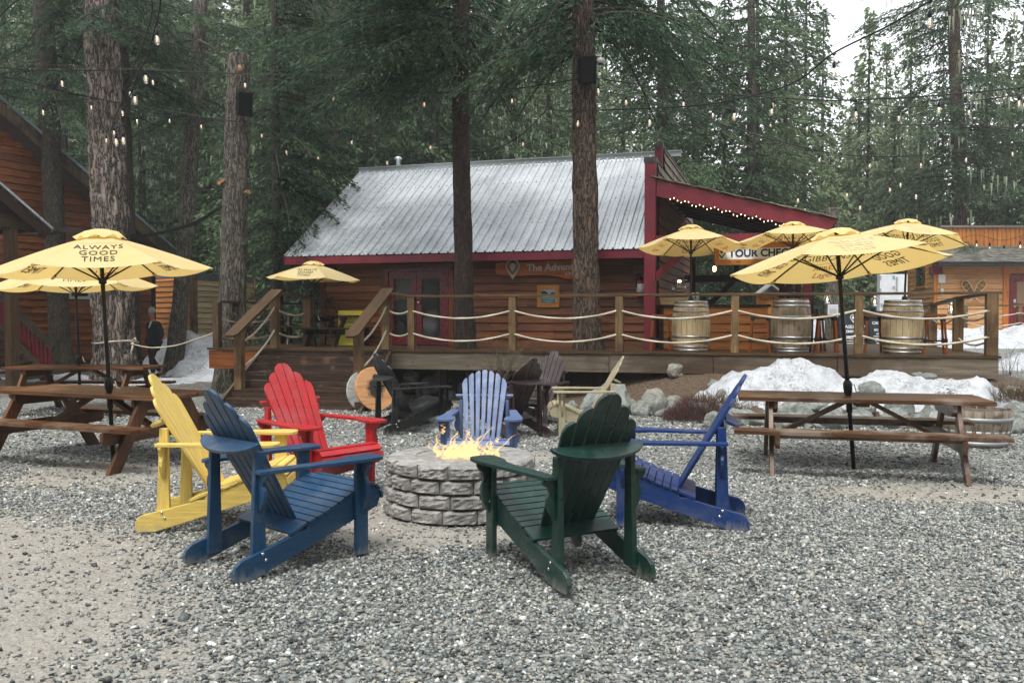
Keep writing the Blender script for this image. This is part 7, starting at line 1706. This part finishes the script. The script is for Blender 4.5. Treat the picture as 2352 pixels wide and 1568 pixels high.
# black service cable bundle between trunks
sv = empty('cable_bundle', at(500, 470, 18.4)); tag(sv, 'thick black cable bundle sagging from the sawn off trunk to the left cabin', 'cable'); o = sv.location; mb = MB(1)
for k in range(3): mb.tube([p - o for p in catmull([at(508, 472 + k * 2, 18.3), at(450, 508 + k * 3, 19), at(380, 530 + k * 2, 20), at(300, 541 + k * 4, 21), at(220, 535 + k * 3, 21.6), at(150, 524 + k * 4, 21.7), at(120, 533 + k * 3, 21.5), at(60, 538, 21.2)], 5)], .016, 6)
mb.build('cable', M['umb_pole'], sv)
wr1 = empty('guy_wire', at(0, 143, 16)); tag(wr1, 'thin rusty wire stretched across the picture above the lights', 'wire'); o = wr1.location; mb = MB(1); mb.tube([at(-60, 141, 15) - o, at(560, 170, 18.2) - o, at(1010, 176, 16.5) - o, at(1340, 178, 16.1) - o], .004, 4); mb.build('wire', M['twig'], wr1)
wr2 = empty('guy_wire', at(1380, 180, 16)); tag(wr2, 'thin wire rising from the dome camera trunk to the upper right', 'wire'); o = wr2.location; mb = MB(1); mb.tube([at(1380, 178, 16) - o, at(1800, 154, 14) - o, at(2400, 108, 12) - o], .004, 4); mb.tube([at(1180, 256, 17) - o, at(1740, 170, 13) - o, at(2200, -5, 10) - o], .004, 4); mb.build('wire', M['umb_pole'], wr2)
# rope tied round the thickest trunk
rt_ = empty('tied_rope', at(266, 786, 20.2)); tag(rt_, 'cream rope tied round the thickest trunk and slung towards the deck railing', 'rope'); o = rt_.location; mb = MB(1); cT = c2[1][0]
ring = [(cT.x + .50 * cos(a), 20.8 + .50 * sin(a), zat(786 + 3 * sin(a * 2), 20.3)) for a in [2 * pi * k / 30 for k in range(31)]]; mb.tube([Vector(p) - o for p in ring], .02, 8, twist=55)
kn = at(305, 786, 20.35); mb.tube([kn - o, at(304, 800, 20.3) - o, at(300, 812, 20.3) - o], .024, 8); mb.tube([Vector(kn) + Vector((.0, 0, .05)) - o, Vector(kn) + Vector((.05, 0, .1)) - o, Vector(kn) + Vector((.08, 0, .02)) - o], .022, 8)
P_ = catmull([at(300, 789, 20.3), at(345, 798, 20.4), at(400, 794, 20.0), at(450, 779, 19), at(482, 768, 18.2), at(497, 762, 17.9)], 8); mb.tube([p - o for p in P_], .016, 8, twist=55); mb.build('rope', M['rope'], rt_)
# yellow poster board on the deck
yb = empty('activity_sign', (0, 0, 0)); q0, q1 = at(778, 795, 18.2), at(834, 712, 18.2); yb.location = ((q0.x + q1.x) / 2, 18.2, DZ); tag(yb, 'yellow activity poster board standing against the cabin left of the doors', 'sign'); wy, hy = q1.x - q0.x, q1.z - DZ - .03
mb = MB(1); mb.box((0, 0, hy / 2 + .02), (wy, .03, hy)); mb.build('panel', M['sign_yellow'], yb)
mb = MB(2); put_text(mb, 'The Adventure', .062, (.03, -.018, hy - .10), (1, 0, 0), (0, 0, 1)); put_text(mb, 'ACTIVITY', .07, (0, -.018, hy - .24), (1, 0, 0), (0, 0, 1), bold=.002); put_text(mb, 'RESPONSIBILITY CODE', .042, (0, -.018, hy - .31), (1, 0, 0), (0, 0, 1), bold=.001)
for k in range(8): mb.box((-.0, -.018, hy - .38 - k * .035), (wy * (.75 - .1 * (k % 3)), .002, .006))
pin_shape(mb, (-.20, -.018, hy - .09), (1, 0, 0), (0, 0, 1), .09, t=.002); mb.build('lettering', M['ink_navy'], yb)
# sandwich boards, notice, lanterns, trail map
def sandwich(label, px, d, lines, seed):
    c = at(px, 800, d); c.z = gz(c.x, d); o = empty('sandwich_board', c); tag(o, label, 'sandwich board'); t_ = R(10)
    ey = Vector((0, sin(t_), cos(t_))); ex = Vector((1, 0, 0)); n = ex.cross(ey)
    for sg in (1, -1):
        e2 = Vector((0, sg * sin(t_), cos(t_))); mb = MB(seed); oo = Vector((0, -sg * .2, .0)); mb.prism([(-.36, .12), (.36, .12), (.36, 1.12), (-.36, 1.12)], oo, ex, e2, .02); mb.build('panel', M['sign_dark'], o)
    mb = MB(seed + 1)
    for x in (-.38, .38):
        for sg in (1, -1): mb.beam((x, -sg * .2, 0), (x, 0, 1.15), .025, .025, up=(1, 0, 0))
    mb.build('frame', M['black_metal'], o)
    mb = MB(seed + 2); oo = Vector((0, -.2, 0)) + n * .014
    pin_shape(mb, oo + ey * .95, ex, ey, .22, t=.003)
    for (s_, tx, y) in lines: put_text(mb, tx, s_, oo + ey * y, ex, ey, bold=.002)
    for k in range(4): mb.prism([(-.28 + .02 * k, .45 - k * .06), (.26, .45 - k * .06), (.26, .465 - k * .06), (-.28 + .02 * k, .465 - k * .06)], oo, ex, ey, .003, .5)
    mb.build('lettering', M['ink_white'], o)
sandwich('black sandwich board with white pin logo standing on the gravel behind the deck', 1957, 22.5, ((.12, 'BASECAMP', .70), (.10, 'REMINDERS', .58)), 1); sandwich('black sandwich board left of the rightmost barrel, behind the deck', 2026, 22.5, ((.10, 'CALLAGHAN', .80), (.08, 'BOOK TOURS', .62), (.06, 'AT RECEPTION', .52)), 5)
nt_ = empty('notice_sign', at(1911, 727, 22)); tag(nt_, 'small white attention notice on a post behind the deck', 'sign'); mb = MB(1); p0, p1 = at(1901, 728, 22), at(1925, 699, 22); o = nt_.location
mb.box(Vector(((p0.x + p1.x) / 2, 22, (p0.z + p1.z) / 2)) - o, (p1.x - p0.x, .02, p1.z - p0.z)); mb.build('panel', M['ink_white'], nt_); mb = MB(2); cc = Vector(((p0.x + p1.x) / 2, 21.985, 0)) - o
put_text(mb, 'ATTENTION', .045, (cc.x, cc.y, p1.z - .05 - o.z), (1, 0, 0), (0, 0, 1))
for k in range(5): mb.box((cc.x, cc.y, p1.z - .1 - .03 * k - o.z), (.2, .004, .006))
mb.build('lettering', M['ink_grey'], nt_); mb = MB(3); mb.box((cc.x, .03, (p0.z + gz(10, 22)) / 2 - o.z), (.05, .05, p0.z - gz(10, 22))); mb.build('post', M['post'], nt_)
M['lamp_glow'] = simple('lamp_glow', (1, .6, .3), .5, 0, (1, .45, .14), 9); M['lamp_glass'] = mt_clear('lamp_glass', .25)
def lantern(label, px, py, d, s=1.0):
    o = empty('lantern', at(px, py, d)); tag(o, label, 'lantern', 'hurricane lanterns'); o.scale = (s, s, s)
    mb = MB(1); mb.lathe([(0, -.14), (.07, -.14), (.075, -.10), (.05, -.07), (.05, -.06)], (0, 0, 0), 16); mb.lathe([(.05, .08), (.06, .09), (.04, .13), (.02, .15), (0, .16)], (0, 0, 0), 16)
    mb.tube([(.07, 0, -.1), (.085, 0, 0), (.06, 0, .1)], .006, 5); mb.tube([(-.07, 0, -.1), (-.085, 0, 0), (-.06, 0, .1)], .006, 5); mb.tube([(-.06, 0, .1), (-.04, 0, .2), (0, 0, .23), (.04, 0, .2), (.06, 0, .1)], .004, 5); mb.build('frame', M['steel'], o)
    mb = MB(2); mb.lathe([(.048, -.06), (.055, -.02), (.05, .04), (.04, .08)], (0, 0, 0), 14); mb.build('glass', M['lamp_glass'], o)
    mb = MB(3); mb.lathe([(0, -.04), (.018, -.02), (.014, .01), (0, .035)], (0, 0, 0), 10); mb.build('flame', M['lamp_glow'], o)
lantern('lit lantern hanging in the trees left of the white board', 2009, 693, 24, 1.1); lantern('lit lantern hanging by the bare grey trunk behind the deck', 1900, 687, 24, 1.1); lantern('lit lantern near the orange cabin wall behind the deck corner', 2185, 709, 26, 1.3)
lb = empty('hanging_bulb', at(1641, 611, 15.6)); tag(lb, 'single glowing bulb hanging below the check in sign', 'bulb'); mb = MB(1); mb.tube([(0, 0, .03), (0, 0, .25)], .005, 5); mb.lathe([(0, .05), (.018, .04), (.018, .0)], (0, 0, 0), 10); mb.build('socket', M['umb_pole'], lb); mb = MB(2); mb.lathe([(.015, .0), (.03, -.03), (.032, -.06), (.02, -.09), (0, -.1)], (0, 0, 0), 14); mb.build('bulb', M['lamp_glow'], lb)
tm = empty('trail_map_board', at(1762, 690, 23)); tag(tm, 'small gabled wooden trail map board seen through the lean-to', 'sign'); o = tm.location; mb = MB(1); p0, p1 = at(1738, 722, 23), at(1792, 678, 23); mb.box(Vector(((p0.x + p1.x) / 2, 23, (p0.z + p1.z) / 2)) - o, (p1.x - p0.x, .06, p1.z - p0.z)); mb.build('panel', M['siding_orange'], tm)
mb = MB(2); put_text(mb, 'Trail Map', .13, Vector(((p0.x + p1.x) / 2, 22.96, p1.z - .10)) - o, (1, 0, 0), (0, 0, 1)); mb.build('lettering', M['ink_black'], tm)
mb = MB(3); a = at(1738, 676, 23) - o; b = at(1766, 654, 23) - o; c = at(1796, 676, 23) - o; mb.beam(a, b, .5, .04); mb.beam(b, c, .5, .04); mb.prism([(a.x, a.z), (c.x, c.z), (b.x, b.z)], (0, 0, 0), (1, 0, 0), (0, 0, 1), .05) ; mb.build('roof', M['grey_wood'], tm)
mb = MB(4); mb.box((p0.x - o.x + .05, 0, -.8), (.09, .09, 1.4)); mb.box((p1.x - o.x - .05, 0, -.8), (.09, .09, 1.4)); mb.build('post', M['post'], tm)

# ================================================================== PERSON
def skin_body(name, nodes, edges, mat, parent=None, sub=2, root_i=0):
    me = bpy.data.meshes.new(name); me.from_pydata([n[0] for n in nodes], edges, []); o = bpy.data.objects.new(name, me); COL.objects.link(o); o.parent = parent
    o.modifiers.new('skin', 'SKIN').use_smooth_shade = True; me.skin_vertices.new() if not me.skin_vertices else None
    for i, n in enumerate(nodes): r = n[1] if isinstance(n[1], tuple) else (n[1], n[1]); me.skin_vertices[0].data[i].radius = r; me.skin_vertices[0].data[i].use_root = (i == root_i)
    m = o.modifiers.new('sub', 'SUBSURF'); m.levels = sub; m.render_levels = sub; me.materials.append(mat); return o
MP = at(353, 720, 22.4); man = empty('person', (MP.x, 22.4, .0), R(-122)); tag(man, 'person in a grey knit beanie and black jacket walking with hands in pockets', 'person'); man.scale = (.985,) * 3
# local frame: walks along +x, y left
SK = noisy('skin', 'b07a60', '96614b', 12, .55, .05); JK = noisy('jacket', (.008, .009, .012), (.018, .019, .024), 6, .8, .4, .02, spec=.15); TR_ = noisy('trousers', (.010, .010, .011), (.02, .02, .021), 6, .9, .4, .02, spec=.1)
skin_body('body', [((0, 0, .95), (.12, .15)), ((0, 0, 1.2), (.11, .16)), ((.0, 0, 1.42), (.08, .16)), ((.02, 0, 1.50), .055), ((.045, 0, 1.565), .058), ((.06, 0, 1.66), (.085, .072)), ((.055, 0, 1.73), (.08, .068)), ((.145, 0, 1.645), .013),
     ((0, .09, .92), .095), ((.16, .10, .52), .06), ((.10, .10, .10), .045), ((.2, .10, .04), .04), ((0, -.09, .92), .095), ((.02, -.09, .52), .06), ((-.24, -.09, .14), .045), ((-.16, -.09, .05), .04)],
     [(0, 1), (1, 2), (2, 3), (3, 4), (4, 5), (5, 6), (5, 7), (0, 8), (8, 9), (9, 10), (10, 11), (0, 12), (12, 13), (13, 14), (14, 15)], SK, man)
skin_body('jacket', [((0, 0, .86), (.15, .195)), ((0, 0, 1.05), (.145, .185)), ((.0, 0, 1.28), (.15, .20)), ((.0, 0, 1.42), (.115, .18)), ((-.01, 0, 1.48), (.075, .085)), ((-.03, 0, 1.515), (.07, .085)),
     ((-.0, .20, 1.41), .078), ((-.05, .27, 1.14), .068), ((.06, .235, .93), .06), ((.09, .19, .90), .055), ((-.0, -.20, 1.41), .078), ((-.05, -.27, 1.14), .068), ((.06, -.235, .93), .06), ((.09, -.19, .90), .055)],
     [(0, 1), (1, 2), (2, 3), (3, 4), (4, 5), (3, 6), (6, 7), (7, 8), (8, 9), (3, 10), (10, 11), (11, 12), (12, 13)], JK, man)
skin_body('trousers', [((0, 0, .93), (.135, .165)), ((.01, .09, .86), .105), ((.16, .10, .53), .078), ((.10, .10, .12), .066), ((.01, -.09, .86), .105), ((.03, -.09, .53), .078), ((-.23, -.09, .16), .066)], [(0, 1), (1, 2), (2, 3), (0, 4), (4, 5), (5, 6)], TR_, man)
for sg, (x, z, rr) in ((1, (.14, .045, 0)), (-1, (-.18, .07, .35))):
    mb = MB(3); Mx = Matrix.Rotation(rr, 3, 'Y'); b = len(mb.v); pr = [(-.10, .035), (-.06, .048), (.0, .05), (.08, .048), (.15, .04), (.175, .02)]
    mb.tube([Vector((x, sg * .095, z)) + Mx @ Vector((a, 0, 0)) for a, _ in pr], [q for _, q in pr], 10); mb.build('shoe', M['black_metal'], man)
mb = MB(5); mb.lathe([(.088, 1.685), (.094, 1.70), (.094, 1.735), (.091, 1.74), (.092, 1.77), (.082, 1.81), (.055, 1.84), (.02, 1.85), (0, 1.852)], (.05, 0, 0), 26, M=Matrix.Diagonal((1.05, .95, 1))); mb.build('beanie', noisy('knit', '8b8d8a', '63665f', 30, .95, .8, .01), man)
mb = MB(6); mb.prism([(-.02, 1.34), (.0, 1.30), (.02, 1.34), (.045, 1.48), (-.045, 1.49)], (.152, .0, -.0), (0, 1, 0), (.0, 0, 1), .012)
mb.v = [(x - max(0, z - 1.3) * .42, y, z) for x, y, z in mb.v]; mb.build('shirt', simple('shirt', 'a9a8aa', .8), man)
mb = MB(7)
for s_ in (-1, 1): mb.lathe([(0, -.008), (.009, 0), (0, .008)], (.132, s_ * .03, 1.675), 8); 
mb.tube([(.135, -.022, 1.605), (.142, 0, 1.607), (.135, .022, 1.605)], .004, 5); mb.tube([(.13, -.045, 1.692), (.14, -.02, 1.697)], .004, 5); mb.tube([(.13, .045, 1.692), (.14, .02, 1.697)], .004, 5); mb.build('face_features', simple('eye', '20150f', .4), man)
for s_ in (-1, 1): mb = MB(8); mb.lathe([(0, -.025), (.012, -.012), (.014, .01), (0, .025)], (.045, s_ * .078, 1.65), 8); mb.build('ear', SK, man)


# ================================================================== HAZE
hz = MB(1); hz.box((0, 60, 16.5), (420, 220, 36)); mh = bpy.data.materials.new('haze'); mh.use_nodes = True; t_ = mh.node_tree; t_.nodes.clear()
ho = t_.nodes.new('ShaderNodeOutputMaterial'); pv = t_.nodes.new('ShaderNodeVolumePrincipled'); pv.inputs['Color'].default_value = (.93, .97, 1, 1); pv.inputs['Density'].default_value = .0010; pv.inputs['Anisotropy'].default_value = .2
t_.links.new(pv.outputs[0], ho.inputs['Volume']); hzo = hz.build('haze', mh); tag(hzo, 'thin pale mist hanging between the trees', 'haze', kind='stuff')
